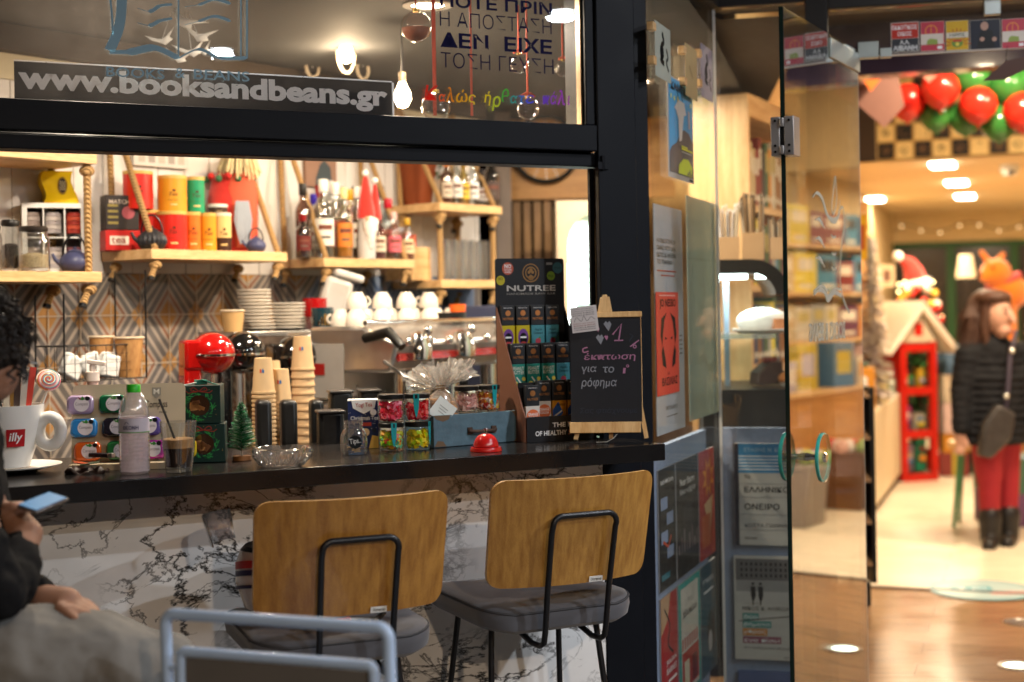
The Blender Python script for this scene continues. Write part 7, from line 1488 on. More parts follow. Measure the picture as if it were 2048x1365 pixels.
# tall shelving on the left wall with books
t = thing('wall_shelving', 'tall oak wall shelving packed with books along the left wall', 'shelving', FI.w(-.449, .15, 0), FI.rz)
[part(t, 'upright', lambda b: b.b2((0, 1.15*k, .75), (.2, 1.15*k+.025, 2.3), OAK)) for k in range(5)]
for k in range(4): part(t, 'shelf', lambda b: b.b2((0.0, 0, .95+.35*k), (.22, 4.63, .975+.35*k), OAK))
FL = Frame(*(FI.w(-.449+.2, .2, 0)[:2]), math.degrees(FI.rz)+90)
for k in range(3): books(FL, .03, 4.2, 0.0, .976+.35*k, .3, 'books on the left wall shelving', 'on the %s shelf of the wall shelving' % ('lower', 'middle', 'upper')[k], (.09, .25))
t = thing('yellow_banner', 'tall narrow yellow banner by the shelves', 'banner', onY(1726, 520, 7.6), R(-10)); sB = 7.6/F_PX; part(t, 'cloth', lambda b: b.b2((-9*sB, 0, 0), (9*sB, .006, 92*sB), cm('d8a410', .6))); part(t, 'emblem', lambda b: b.rect(-5*sB, 20*sB, 5*sB, 70*sB, -.001, cm('b0541c', .6))); part(t, 'rod', lambda b: b.tube([(-10*sB, .003, 93*sB), (10*sB, .003, 93*sB)], .006, OAK))
q = onY(1748, 900, 10.2)
t = thing('white_tree', 'slim white flocked artificial tree at the left of the shop', 'artificial tree', (q.x, 10.2, .721), 0)
part(t, 'trunk', lambda b: b.tube([(0, 0, 0), (0, 0, 1.2)], .02, WHITE, 8))
def f(b):
    wt = [cm('d0c4b4', .8), cm('b8a89c', .8), cm('c0b0b0', .8)]
    for i in range(900):
        z = random.uniform(.05, 1.2); L_ = (.16*(1-z/1.35)+.03)*random.uniform(.6, 1); a = random.uniform(0, 6.283); d = Vector((math.cos(a), math.sin(a), -.25)); p_ = Vector((0, 0, z)); e_ = p_+d*L_; n = Vector((-d.y, d.x, random.uniform(-.5, .5)))*.012; b.add([p_-n*.4, p_+n*.4, e_+n, e_-n], [(0, 1, 2, 3)], random.choice(wt))
part(t, 'branches', f)
# gingerbread house shelf
q = onY(1806, 958, 11.4); s = 11.4/F_PX
t = thing('house_shelf', 'red display shelf shaped like a house with a snowy white roof', 'display shelf', (q.x, 11.4, 0.008), R(17))
redp = cm('b5180c', .4); wh_, hh_ = 82*s, (958-678)*s; dh_ = .75
[part(t, 'post', lambda b: b.b2((x, y, 0), (x+.05, y+.05, hh_), redp)) for x in (0, wh_-.05) for y in (0, dh_-.05)]
for k in range(4): part(t, 'shelf', lambda b: (b.b2((.002, .002, .02+k*hh_*.31), (wh_-.002, dh_, .05+k*hh_*.31), cm('1a5a48', .5)), b.b2((.051, -.005, .0+k*hh_*.31), (wh_-.051, .0015, .065+k*hh_*.31), redp)))
part(t, 'side_wall', lambda b: b.b2((0.002, .051, 0), (.03, dh_-.051, hh_), redp)); part(t, 'back', lambda b: b.b2((.03, dh_-.02, .05), (wh_-.05, dh_-.001, hh_), cm('1d4a40', .6)))
snow = mat('snow_paint', (.72, .66, .56), .6, bump=.3, scale=14)
part(t, 'roof', lambda b: (b.prism([(-.14, hh_-.04), (wh_/2, hh_+.33), (wh_+.14, hh_-.04), (wh_+.14, hh_-.1), (wh_/2, hh_+.26), (-.14, hh_-.1)], -.08, dh_+.05, snow), b.prism([(.0, hh_), (wh_, hh_), (wh_/2, hh_+.235)], .0, .03, cm('c9b8a0', .6)), b.rect(wh_*.38, hh_+.05, wh_*.62, hh_+.15, -.004, redp)))
for k, (x, z, c, nm, sz) in enumerate(((.12, .07, '8a7a90', 'lilac toy box on the bottom shelf of the red house', (.1, .1, .22)), (.24, .07, '2a8a6a', 'green toy box on the bottom shelf of the red house', (.09, .1, .3)), (.1, .05+hh_*.31+.002, 'b04a80', 'pink toy box on the second shelf of the red house', (.11, .1, .2)), (.23, .05+hh_*.31+.002, 'a8a090', 'grey toy box on the second shelf of the red house', (.1, .1, .14)), (.09, .05+hh_*.62+.002, 'c02030', 'red toy on the third shelf of the red house', (.08, .08, .14)), (.16, .05+hh_*.62+.002, '2a7a3a', 'green toy on the third shelf of the red house', (.06, .08, .1)), (.25, .05+hh_*.62+.002, 'b89028', 'gold toy on the third shelf of the red house', (.06, .08, .16)))):
    o = thing('toy', nm, 'toy', Matrix.Rotation(R(17), 4, 'Z') @ Vector((x, .1, z)) + t.location, R(17), 'toys in the red house shelf'); part(o, 'box', lambda b: b.b2((-sz[0]/2, 0, 0), (sz[0]/2, sz[1], sz[2]), cm(c, .4)), bevel=.008); part(o, 'figure', lambda b: (b.sph((0, -.005, sz[2]*.6), sz[0]*.3, cm(cl_[k][0], .5), 10, 8), b.sph((0, -.01, sz[2]*.35), sz[0]*.36, cm(cl_[(k+3) % 10][0], .5), 10, 8)))
# christmas tree with santa hat behind
q = onY(1832, 640, 12.4)
t = thing('christmas_tree', 'decorated green Christmas tree rising behind the red house shelf', 'Christmas tree', (q.x, 12.4, .008), 0); zt_ = onY(1832, 545, 12.4).z
part(t, 'trunk', lambda b: b.tube([(0, 0, 0), (0, 0, zt_-.1)], .035, cm('3a2414', .8), 8)); part(t, 'stand', lambda b: b.lathe([(0, 0), (.2, 0), (.16, .16), (0, .16)], redp, 20))
def f(b):
    for i in range(2200):
        u = random.random()**.7; z = .3+(zt_-.3)*u; L_ = (.42*(1-u)+.04)*random.uniform(.6, 1.05); a = random.uniform(0, 6.283); d = Vector((math.cos(a), math.sin(a), random.uniform(-.35, .1))); p_ = Vector((0, 0, z)); e_ = p_+d*L_; n = Vector((-d.y, d.x, random.uniform(-.6, .6)))*.016; m_ = p_.lerp(e_, .45); b.add([m_-n*.4, m_+n*.4, e_+n, e_-n], [(0, 1, 2, 3)], cm(random.choice(('1d4a1a', '2a5c22', '17381a', '35682a')), .7))
part(t, 'branches', f)
[part(t, 'ornament', lambda b: b.sph((.3*(1-(z-.9)/1.3)*math.cos(a), .3*(1-(z-.9)/1.3)*math.sin(a), z), .035, cm(random.choice(('c01a14', 'd8a830', 'c8b8a8')), .2, coat=1), 10, 8)) for z, a in [(random.uniform(1.2, zt_-.15), random.uniform(3.2, 6.2)) for _ in range(26)]]
[part(t, 'light_bulb', lambda b: b.sph((.33*(1-(z-.9)/1.3)*math.cos(a), .33*(1-(z-.9)/1.3)*math.sin(a), z), .011, mat('tree_glow', (1, .8, .35), .5, emit=9, var=0), 8, 6)) for z, a in [(random.uniform(1.3, zt_-.05), random.uniform(3.3, 6.1)) for _ in range(14)]]
t = thing('santa_hat', 'red Santa hat with white brim on the tip of the Christmas tree', 'hat', (q.x, 12.38, zt_-.1), 0); s = 12.4/F_PX
part(t, 'brim', lambda b: b.tube([(.1*math.cos(6.2832*k/20), .1*math.sin(6.2832*k/20), .02*math.cos(6.2832*k/20)) for k in range(20)], .035, mat('white_wool', None), 8, closed=True)); part(t, 'cone', lambda b: b.tube([(0, 0, 0), (-.02, 0, .1), (-.06, 0, .18), (-.13, 0, .23)], [.1, .085, .06, .025], fr, 14)); part(t, 'pompom', lambda b: b.sph((-.155, 0, .24), .045, mat('white_wool', None), 12, 8))
t = thing('framed_picture', 'small cream framed picture hanging left of the Christmas tree', 'picture', onY(1774, 570, 12.8), 0); s = 12.8/F_PX; part(t, 'frame', lambda b: b.b2((-16*s, 0, -4*s), (16*s, .02, 40*s), cm('c0aa88', .5))); part(t, 'print', lambda b: b.b2((-8*s, -.004, 6*s), (8*s, -.0005, 30*s), cm('6a4a3a', .5)))
q = onY(1932, 556, 12); s = 12/F_PX; t = thing('table_lamp', 'table lamp with a cream shade beyond the woman', 'lamp', (q.x, 12, .9), 0); part(t, 'shade', lambda b: b.lathe([(20*s, q.z-.9), (13*s, q.z-.9+46*s), (12*s, q.z-.9+46*s), (19*s, q.z-.9)], mat('shade_cloth', (.7, .6, .42), .8), 24)); part(t, 'stem', lambda b: b.tube([(0, 0, .03), (0, 0, q.z-.9+20*s)], .012, BLACKMETAL)); part(t, 'base', lambda b: b.lathe([(0, 0), (.1, 0), (.1, .02), (0, .03)], BLACKMETAL, 20))
# plush toys on a table at the right
q = onY(2010, 640, 11.2); t0 = thing('toy_table', 'table heaped with soft toys behind the woman', 'table', (q.x+.1, 11.2, .008), FI.rz); part(t0, 'top', lambda b: b.b2((-.35, 0, .86), (.9, .6, .9), OAK), bevel=.004); part(t0, 'body', lambda b: b.b2((-.3, .03, 0), (.85, .57, .859), cm('8a5a34', .5)))
def plush(nm, lab, px, py, Y, c, sc_, zb):
    q = onY(px, py, Y); t = thing(nm, lab, 'soft toy', (q.x, Y, zb), 0, 'soft toys on the table'); m = mat('plush_'+c, c, .9, sheen=.4, var=.15, scale=30, bump=.4); z = q.z-zb
    part(t, 'body', lambda b: (b.sph((.06*sc_, 0, z-.1*sc_), (.17*sc_, .14*sc_, .15*sc_), m, 18, 12), b.sph((-.06*sc_, -.05, z+.06*sc_), (.13*sc_, .12*sc_, .12*sc_), m, 18, 12), b.sph((-.15*sc_, -.08, z+.03*sc_), (.07*sc_, .07*sc_, .055*sc_), m, 12, 8), b.limb([(.0, 0, z-.1*sc_), (0, .0, .06)], [.12*sc_, .13*sc_], m)), remesh=.02, smooth=4)
    part(t, 'face', lambda b: (b.sph((-.21*sc_, -.1, z+.04*sc_), .018*sc_, INK, 8, 6), b.sph((-.12*sc_, -.16*sc_, z+.1*sc_), .014*sc_, INK, 8, 6))); return t, m, z
t, m, z = plush('reindeer_plush', 'orange plush reindeer with a striped scarf above the woman', 2002, 560, 11.3, 'c96a12', .95, .909)
part(t, 'scarf', lambda b: b.tube([(.02+.12*math.cos(6.2832*k/16), .1*math.sin(6.2832*k/16), z-.01+.05*math.cos(6.2832*k/16)) for k in range(16)], .025, cm('b04a4a', .9), 8, closed=True)); part(t, 'antler', lambda b: (b.limb([(-.1, 0, z+.15), (-.15, 0, z+.22)], [.025, .018], m), b.limb([(-.02, 0, z+.15), (.02, 0, z+.2)], [.025, .018], m)))
plush('bear_plush', 'cream plush bear at the right edge behind the woman', 2092, 668, 11.25, 'c8b49c', .9, .909)
plush('bear_plush', 'small white plush toy beside the woman s hair', 1950, 668, 11.25, 'b8a89a', .55, .909)
t = thing('green_stool', 'green legged stool behind the woman', 'stool', onz(1965, 1052, .008), R(-20), None); gs = cm('4f8a66', .5)
part(t, 'seat', lambda b: b.lathe([(0, .5), (.2, .5), (.21, .52), (.2, .545), (0, .545)], OAK, 24))
for dx, dy in ((-.17, -.12), (.17, -.12), (-.15, .15), (.15, .15)): part(t, 'leg', lambda b: b.tube([(dx, dy, 0), (dx*.75, dy*.75, .5)], .013, gs, 8))
# floor sticker and floor lights
q = onz(1965, 1180, .0095); t = thing('floor_sticker', 'round pale blue floor sticker with printed words just past the threshold', 'floor sticker', q, R(-6)); 
def f(b):
    b.T = Matrix.Rotation(R(-90), 4, 'X'); y = 0
    b.disc(0, 0, .26, -.0, cm('9cb0b0', .4), 36); b.ring(0, 0, .235, .25, -.0008, cm('3f8a98', .4), 36); b.rect(-.15, -.02, .05, .08, -.0008, cm('5a98a4', .4)); b.rect(.02, -.12, .2, -.04, -.0008, cm('c8908a', .4)); b.text('2 m', -.12, .0, .02, .06, -.0014, WINK, .5)
o = part(t, 'print', f); o.location.z = .001
for i, (px, py) in enumerate(((2035, 1332), (2042, 1245))):
    q = onz(px, py, .006); t = thing('floor_light', ['lit recessed floor light at the lower right corner', 'unlit recessed floor light farther in', 'recessed floor light outside, right of the door'][i], 'floor light', q, 0, 'recessed floor lights'); part(t, 'ring', lambda b: b.lathe([(.055, -.001), (.075, -.001), (.075, .003), (.057, .004), (.055, .002)], STEEL, 28)); part(t, 'lens', lambda b: b.lathe([(0, .001), (.0545, .001)], mat('floor_glow', (.85, 1, .85), .5, emit=3.5, var=0) if i != 1 else STEEL, 24))
# right wall of the shop, for the door's reflection
t = thing('right_cabinets', 'long wooden cabinets on the right of the shop, mirrored in the door', 'cabinet', FI.w(2.75, -1.0, 0), FI.rz); part(t, 'body', lambda b: b.b2((0, 0, .08), (.44, 7, .8), wood('cabinet_wood', 'a5713c', 'c08a50', .4, (8, 1, 8)))); part(t, 'top', lambda b: b.b2((-.02, -.01, .801), (.44, 7.01, .83), OAK)); part(t, 'plinth', lambda b: b.b2((.03, .01, .01), (.43, 6.99, .079), cm('3a2a1a', .6)))
for k in range(3): part(t, 'wall_shelf', lambda b: b.b2((.2, 0, 1.15+.36*k), (.44, 7, 1.18+.36*k), OAK))
FRR = Frame(*(FI.w(3.0, 5.9, 0)[:2]), math.degrees(FI.rz)-90)
for k in range(4): books(FRR, .0, 6.6, 0, (.831, 1.181, 1.541, 1.901)[k], .3, 'books along the right wall', 'on the %s shelf of the right wall' % ('lowest', 'second', 'third', 'highest')[k], (.22, .42))
# pegboard of toy packs over the low counter, gift stacks beside the red house
t = thing('pegboard', 'cream pegboard hung with toy packs above the low counter', 'pegboard', FI.w(-.36, 2.15, .721), R(70)); part(t, 'board', lambda b: b.b2((0, 0, 0), (.75, .02, 1.25), cm('c9b89c', .6))); part(t, 'hooks', lambda b: [b.tube([(.08+.15*i, -.001, .17+.2*j), (.08+.15*i, -.04, .17+.2*j)], .003, STEEL, 4) for i in range(5) for j in range(6)])
Mp = Matrix.Translation(t.location) @ Matrix.Rotation(R(70), 4, 'Z'); ordp = ('first', 'second', 'third', 'fourth', 'fifth')
for j in range(6):
    for i in range(5):
        c, nm = cl_[(3*i+7*j) % 10]; o = thing('toy_pack', '%s toy pack, %s in the %s row of the cream pegboard' % (nm, ordp[i], ('lowest', 'second', 'third', 'fourth', 'fifth', 'highest')[j]), 'toy pack', Mp @ Vector((.08+.15*i, -.012, .02+.2*j)), R(70), 'toy packs on the pegboard'); part(o, 'card', lambda b: b.b2((-.06, -.008, 0), (.06, -.004, .16), cm(c, .5))); part(o, 'blister', lambda b: b.b2((-.04, -.045, .015), (.04, -.009, .09), cm(cl_[(3*i+7*j+4) % 10][0], .3)), bevel=.008)
for k, (px, Y, yb) in enumerate(((1908, 11.8, 950), (1928, 12.0, 945), (2036, 9.3, 1045))):
    g0 = onz(px, yb, .008); zz = .0085
    for j in range(5 if k < 2 else 2):
        c, nm = cl_[(2*k+3*j+1) % 10]; w_ = random.uniform(.09, .12) if k < 2 else .2; h = random.uniform(.14, .26); o = thing('parcel', '%s parcel, %s from the floor in the %s' % (nm, ordp[j], ('stack right beside the red house', 'stack nearer the woman', 'low pile behind the woman s boots')[k]), 'parcel', (g0.x, g0.y, zz), random.uniform(-.3, .3), 'parcels stacked on the shop floor'); part(o, 'box', lambda b: b.b2((-w_, -w_, 0), (w_, w_, h), cm(c, .5)), bevel=.004); part(o, 'ribbon', lambda b: b.b2((-w_*.15, -w_-.002, 0), (w_*.15, w_+.002, h+.001), cm(cl_[(2*k+3*j+6) % 10][0], .4))); zz += h+.002
# stepped stand of toys left of the red house, boxes piled on the right cabinets
st = onY(1752, 930, 12.4); t = thing('stepped_stand', 'white stepped display stand between the low counter and the red house', 'display stand', (st.x, 12.4, .008), FI.rz)
for k in range(4): part(t, 'step', lambda b: b.b2((-.18, .16*k, .0), (.12, .16*k+.155, .35+.28*k), cm('c8bcae', .5)))
tc_ = [('d0c8c0', 'white'), ('c8a020', 'yellow'), ('3a5a9a', 'blue'), ('b8483a', 'red'), ('c89a8a', 'pink'), ('6a4a34', 'brown'), ('8a9a5a', 'olive'), ('b0a0c0', 'lilac')]
Mst = Matrix.Translation(t.location) @ Matrix.Rotation(FI.rz, 4, 'Z')
for k in range(4):
    for j in range(3):
        c, nm = tc_[(3*k+j) % 8]; p_ = Mst @ Vector((-.13+.1*j, .16*k+.07, .3505+.28*k)); o = thing('toy', '%s soft toy, %s on the %s step of the white stand' % (nm, ('left', 'middle', 'right')[j], ('lowest', 'second', 'third', 'top')[k]), 'toy', p_, random.uniform(-.6, .4), 'soft toys on the stepped stand'); m = cm(c, .85); q_ = random.uniform(.7, .95)
        part(o, 'body', lambda b: (b.sph((0, 0, .07*q_), (.055*q_, .05, .07*q_), m, 14, 10), b.sph((0, -.01, .165*q_), (.046, .042, .044), m, 14, 10), [b.sph((s_*.034, 0, .205*q_), .018, m, 8, 6) for s_ in (-1, 1)], [b.limb([(s_*.045, -.02, .1*q_), (s_*.06, -.05, .06*q_)], [.02, .018], m, 8) for s_ in (-1, 1)], [b.limb([(s_*.03, -.02, .025), (s_*.045, -.075, .022)], [.024, .022], m, 8) for s_ in (-1, 1)])); part(o, 'face', lambda b: ([b.sph((s_*.016, -.05, .175*q_), .006, INK, 6, 5) for s_ in (-1, 1)], b.sph((0, -.052, .158*q_), (.02, .012, .014), cm('d8c8b0', .8), 8, 6)))
for i in range(16):
    c, nm = cl_[(7*i) % 10]; h = random.uniform(.16, .42); o = thing('product_box', '%s product box, number %s along the right cabinet top' % (nm, ('one', 'two', 'three', 'four', 'five', 'six', 'seven', 'eight', 'nine', 'ten', 'eleven', 'twelve', 'thirteen', 'fourteen', 'fifteen', 'sixteen')[i]) if 0 else '%s boxed toy with a %s label, mirrored in the glass door' % (nm, cl_[(7*i+i//10+3) % 10][1]), 'box', FI.w(2.84+.05*(i % 3), -.85+.42*i, .831), FI.rz+random.uniform(-.3, .3), 'boxed toys on the right cabinets')
    part(o, 'carton', lambda b: b.b2((-.08, -.12, 0), (.08, .12, h), cm(c, .45)), bevel=.004); part(o, 'label', lambda b: b.b2((-.082, -.08, h*.3), (-.0805, .08, h*.8), cm(cl_[(7*i+i//10+3) % 10][0], .5)))
    o = thing('floor_bin', '%s basket of goods on the floor before the right cabinets' % nm, 'basket', FI.w(2.55, -.7+.45*i, .009), FI.rz, 'floor baskets by the right cabinets') if i < 10 and i % 2 else None
    if o: part(o, 'basket', lambda b: b.prism([(-.15, 0), (.15, 0), (.19, .4), (-.19, .4)], -.15, .15, cm(('2a2420', '5a3a20', '8a8078')[i % 3], .6)), bevel=.01); part(o, 'goods', lambda b: [b.sph((random.uniform(-.13, .13), random.uniform(-.11, .11), .43), .06, cm(random.choice(tc_)[0], .6), 8, 6) for _ in range(9)])
# woman
q = onY(1992, 1093, 8.4); WB = Vector((q.x, 8.4, .008)); s = 8.4/F_PX
t = thing('person', 'woman in a dark quilted coat and red leggings, standing inside the shop looking sideways', 'person', WB, 0)
def L(px, py, y=0): v = onY(px+10, py, 8.4)-WB; return Vector((v.x, y, v.z))
skin = mat('skin', (.50, .27, .19), .5, sss=.15, var=.1)
def f(b):
    b.sph(L(1978, 630, -.06), (.078, .085, .115), skin, 20, 14); b.sph(L(1986, 660, -.085), (.052, .055, .05), skin, 12, 8); b.limb([L(1995, 624, -.14), L(1999, 642, -.15)], [.012, .02], skin, 8); b.sph(L(1994, 662, -.125), (.03, .02, .012), skin, 8, 6)
    b.limb([L(1976, 690), L(1978, 650)], [.055, .05], skin); b.limb([L(1968, 730), L(1966, 800), L(1972, 870)], [.085, .085, .09], skin)
    for dx, yy in ((-24, -.03), (22, .05)): b.limb([L(1984+dx, 870, yy), L(1990+dx, 960, yy), L(1990+dx, 1075, yy)], [.075, .055, .04], skin)
    b.limb([L(1925, 705, -.02), L(1908, 780, -.06), L(1900, 855, -.1)], [.05, .042, .032], skin); b.limb([L(2035, 705, .0), L(2062, 780, -.02), L(2040, 840, -.1)], [.05, .042, .032], skin)
    b.sph(L(1900, 872, -.1), (.032, .028, .045), skin, 10, 8)
    for k in range(4): b.limb([L(1893+5*k, 884, -.1), L(1892+5*k, 898, -.105), L(1895+4*k, 908, -.095)], [.0095, .009, .007], skin, 8)
    b.limb([L(1909, 872, -.11), L(1914, 888, -.12)], [.011, .009], skin, 8)
part(t, 'body', f, remesh=.011, smooth=2)
ql = mat('quilted_coat', (.005, .005, .007), .8, spec=.2, var=.2, bump=.3, scale=30)
def f(b):
    n = 13
    for k in range(n): u = k/(n-1); py = 694+184*u; w_ = (.155+.05*min(1, u*3) + .02*u); b.sph(L(1978-4*u, py), (w_*1.02, w_*.72, .04), ql, 24, 8)
    b.limb([L(1976, 672), L(1974, 700)], [.075, .12], ql)
    [b.sph(L(1925-19*min(1, k/5)-5*max(0, k/5-1), 704+15*k, -.02-.008*k), (.085-.003*k, .08-.003*k, .036), ql, 16, 8) for k in range(11)]; [b.sph(L(2030+32*min(1, k/5)-16*max(0, k/5-1), 704+14*k, -.009*k), (.085-.003*k, .08-.003*k, .036), ql, 16, 8) for k in range(10)]; b.limb([L(1925, 702, -.02), L(1906, 780, -.06), L(1901, 855, -.1)], [.06, .052, .044], ql); b.limb([L(2032, 702), L(2064, 780, -.02), L(2046, 835, -.1)], [.06, .052, .044], ql); b.sph(L(1950, 702), (.11, .09, .06), ql); b.sph(L(2008, 702), (.11, .09, .06), ql)
part(t, 'coat', f, remesh=.010, smooth=9, disp=(.09, .02))
lg = mat('red_leggings', (.28, .012, .02), .7, var=.15)
def f(b):
    for dx, yy in ((-24, -.03), (22, .05)): b.limb([L(1984+dx, 862, yy), L(1986+dx, 930, yy), L(1990+dx, 975, yy), L(1990+dx, 1045, yy)], [.1, .082, .066, .056], lg)
part(t, 'leggings', f, remesh=.011, smooth=2)
bt = mat('black_boot', (.014, .012, .012), .4)
for dx, yy in ((-24, -.04), (22, .04)): part(t, 'boot', lambda b: (b.limb([L(1990+dx, 1030, yy), L(1990+dx, 1078, yy)], [.07, .058], bt), b.limb([L(1992+dx, 1080, yy), L(1976+dx, 1084, yy-.1)], [.05, .042], bt)), remesh=.011, smooth=2)
hr = mat('brown_hair', (.07, .030, .018), .55, var=.4, scale=40, bump=.4)
def f(b):
    b.sph(L(1966, 618, .03), (.112, .115, .118), hr, 22, 14); b.sph(L(1972, 596, -.05), (.1, .1, .05), hr, 16, 10); b.limb([L(1996, 600, -.05), L(2001, 640, .0), L(1998, 688, .02)], [.03, .036, .02], hr); b.sph(L(1950, 664, .03), (.088, .1, .125), hr, 18, 12); b.limb([L(1958, 600, -.08), L(1950, 650, -.08), L(1954, 694, -.07)], [.03, .034, .016], hr); b.limb([L(1996, 598, .0), L(1998, 650, .03), L(1994, 690, .03)], [.025, .03, .016], hr)
    for _ in range(260):
        x0 = 1950+random.uniform(-16, 10); b.tube([L(x0, 584+abs(x0-1962)*.5, -.03+.1*random.random()), L(x0-12+random.uniform(-8, 4), 634, -.07+.18*random.random()), L(x0-12+random.uniform(-16, 14), 696+random.uniform(-14, 8), -.07+.18*random.random())], [.003, .0045, .0015], hr, 5)
part(t, 'hair', f)
part(t, 'face_details', lambda b: (b.sph(L(1985, 626, -.143), .009, INK, 8, 6), b.sph(L(2001, 627, -.115), .008, INK, 8, 6), b.box(L(1994, 662, -.145), (.036, .012, .008), cm('7a2a28', .5)), b.tube([L(1979, 617, -.142), L(1990, 616, -.147)], .004, hr, 5), b.tube([L(1998, 617, -.13), L(2005, 618, -.11)], .004, hr, 5)))
t2 = thing('shoulder_bag', 'grey and black shoulder bag on a crossed strap at the woman s hip', 'bag', WB+L(1952, 880, -.2), 0); t2.scale = (.9, .9, .97)
def LB(px, py, y=0): v = L(px, py, y)-L(1952, 880, -.2); return v
def f(b):
    b.prism([(LB(x, y).x, LB(x, y).z) for x, y in ((1918, 905), (1945, 912), (1990, 872), (2000, 820), (1960, 800), (1930, 840))], -.045, .045, mat('grey_leather', (.035, .03, .028), .35, var=.4, scale=20))
part(t2, 'pouch', f, bevel=.02); part(t2, 'strap', lambda b: b.tube([LB(2014, 655, -.12), LB(1996, 700, -.16), LB(1986, 770, -.2), LB(1980, 830, -.19)], .014, cm('3a3240', .5), 6)); [part(t2, 'buckle', lambda b: b.sph(LB(x, y, z), .02, CHROME, 8, 6)) for x, y, z in ((1998, 694, -.17), (1981, 785, -.21))]
# ================================================================== FOREGROUND
WOODB = wood('chair_veneer', '8f6026', 'b58640', .34, (26, 26, .25), 40, coat=.25, dist=.12)
PLY = wood('ply_edge', 'b98a4a', 'd8ae70', .4, (3, 3, 30), 12)
FAB = mat('grey_velvet', (.075, .075, .086), .85, var=.4, scale=7, sheen=.35, bump=.15)
WOODC = wood('chair_veneer_darker', '85561f', 'ab7a36', .34, (22, 22, .21), 46, coat=.25, dist=.2)
def barchair(lab, pxn, pyn, zs, rz, WOODB=WOODB):
    q = onz(pxn, pyn, zs-.055); loc = Vector((q.x, q.y, 0))
    t = thing('bar_chair', lab, 'bar chair', loc, rz, 'bar chairs at the counter')          # local origin: middle of the near seat edge, y into the counter
    def f(b):
        n = 9; vs = []; W_, D_ = .43, .41
        P = rrect(-W_/2, -.02, W_/2, D_, .07, 6)
        P = [(x, y+.02*(1-(2*x/W_)**2)*(-1 if y < .1 else 0)) for x, y in P]; m = len(P); c = (0, D_/2)
        lv = [(.93, -.060), (.985, -.05), (1, -.03), (.995, -.012), (.97, -.002), (.9, .004), (.6, .010), (.3, .008)]
        for k, z in lv:
            for x, y in P: vs.append((c[0]+(x-c[0])*k, c[1]+(y-c[1])*k, zs+z+(.02*(2*x/W_)**2-.004)))
        fs = [(a*m+i, a*m+(i+1) % m, (a+1)*m+(i+1) % m, (a+1)*m+i) for a in range(len(lv)-1) for i in range(m)]
        vs.append((c[0], c[1], zs+.004)); fs += [((len(lv)-1)*m+i, (len(lv)-1)*m+(i+1) % m, len(vs)-1) for i in range(m)]
        b.add(vs, fs, FAB, True)
    st = part(t, 'seat', f)
    P = rrect(-.215, -.02, .215, .41, .07, 6)
    part(st, 'piping', lambda b: b.tube([(x*.99, .195+(y+.02*(1-(2*x/.43)**2)*(-1 if y < .1 else 0)-.195)*.99, zs-.009+.02*(2*x/.43)**2-.004) for x, y in P], .0035, mat('dark_piping', (.045, .045, .05), .7), 6, closed=True))
    zb0_, zb1_ = zs+.068, zs+.338
    def f(b):                                       # curved plywood back: rounded outline bent round the sitter
        n = 24; W_ = .452; T = .011; rows = []
        H = zb1_-zb0_
        vv = [0, .004, .012, .03, .055, .09, .14, .3, .5, .7, .86, .91, .945, .97, .988, .996, 1]; nz = len(vv)-1; vs = []; fs = []
        for side in (0, 1):
            for j in range(nz+1):
                v = vv[j]; z = zb0_+H*v
                dz = min(v, 1-v)*H; rc = .035; cut = 0 if dz >= rc else rc-math.sqrt(max(0, rc*rc-(rc-dz)**2))
                for i in range(n+1):
                    u = 2*i/n-1; x = u*(W_/2-cut-(.004*(1-v))); 
                    y = -.08-.06*v+.055*(x/(W_/2))**2+(T if side else 0); vs.append((x, y, z))
        N = (nz+1)*(n+1)
        for side in (0, 1):
            for j in range(nz):
                for i in range(n):
                    a = side*N+j*(n+1)+i; q_ = (a, a+1, a+n+2, a+n+1); fs.append(q_ if not side else q_[::-1])
        for j in range(nz):
            for i in (0, n): a = j*(n+1)+i; fs.append((a, a+n+1, a+n+1+N, a+N) if i == 0 else (a, a+N, a+n+1+N, a+n+1))
        for i in range(n):
            for j in (0, nz): a = j*(n+1)+i; fs.append((a, a+N, a+1+N, a+1) if j == 0 else (a, a+1, a+1+N, a+N))
        k_ = 2*nz*n; b.add(vs, fs[:k_], WOODB, True); b.add(vs, fs[k_:], PLY, True)
    bk = part(t, 'backrest', f)
    part(bk, 'maker_plate', lambda b: (b.box((.052, -.0865, zb0_+.009), (.038, .0016, .014), PAPER, rx=.2), b.text('·Xtreme·', .036, zb0_+.0055, .068, zb0_+.013, -.0885, INK, .3)))
    def f(b):
        y1 = lambda v: -.09-.06*v
        H = zb1_-zb0_; top = zb0_+.66*H
        pts = [(-.085, .07, zs-.07), (-.085, .0, zs-.085), (-.085, -.045, zs-.083), (-.085, -.066, zs-.072), (-.085, -.074, zs-.045), (-.086, -.094, zb0_), (-.088, y1(.5)-.004, zb0_+.5*H), (-.088, y1(.55)-.004, top-.034)]+[(-.064+.024*math.cos(R(a)), y1(.64)-.004, top-.024+.024*math.sin(R(a))) for a in (180, 160, 140, 120, 100, 90)]
        pts += [(-x, y, z) for x, y, z in pts[::-1]]
        b.tube(pts, .0075, BLACKMETAL, 12)
    part(t, 'back_frame', f)
    for sx in (-1, 1):
        for y0, y1 in ((.10, .02), (.31, .40)): part(t, 'leg', lambda b: b.tube([(sx*.15, y0, zs-.062), (sx*.20, y1, 0)], .008, BLACKMETAL, 10))
    part(t, 'foot_ring', lambda b: b.tube([(-.178, .055, .3), (.178, .055, .3), (.178, .365, .3), (-.178, .365, .3)], .0065, BLACKMETAL, 10, closed=True))
    return t
barchair('oak backed bar chair with an empty grey velvet seat, nearest the black pillar', 1124, 1255, .70, FA.rz)
c2 = barchair('oak backed bar chair with a white helmet on its seat', 694, 1324, .70, FA.rz-.06, WOODC)
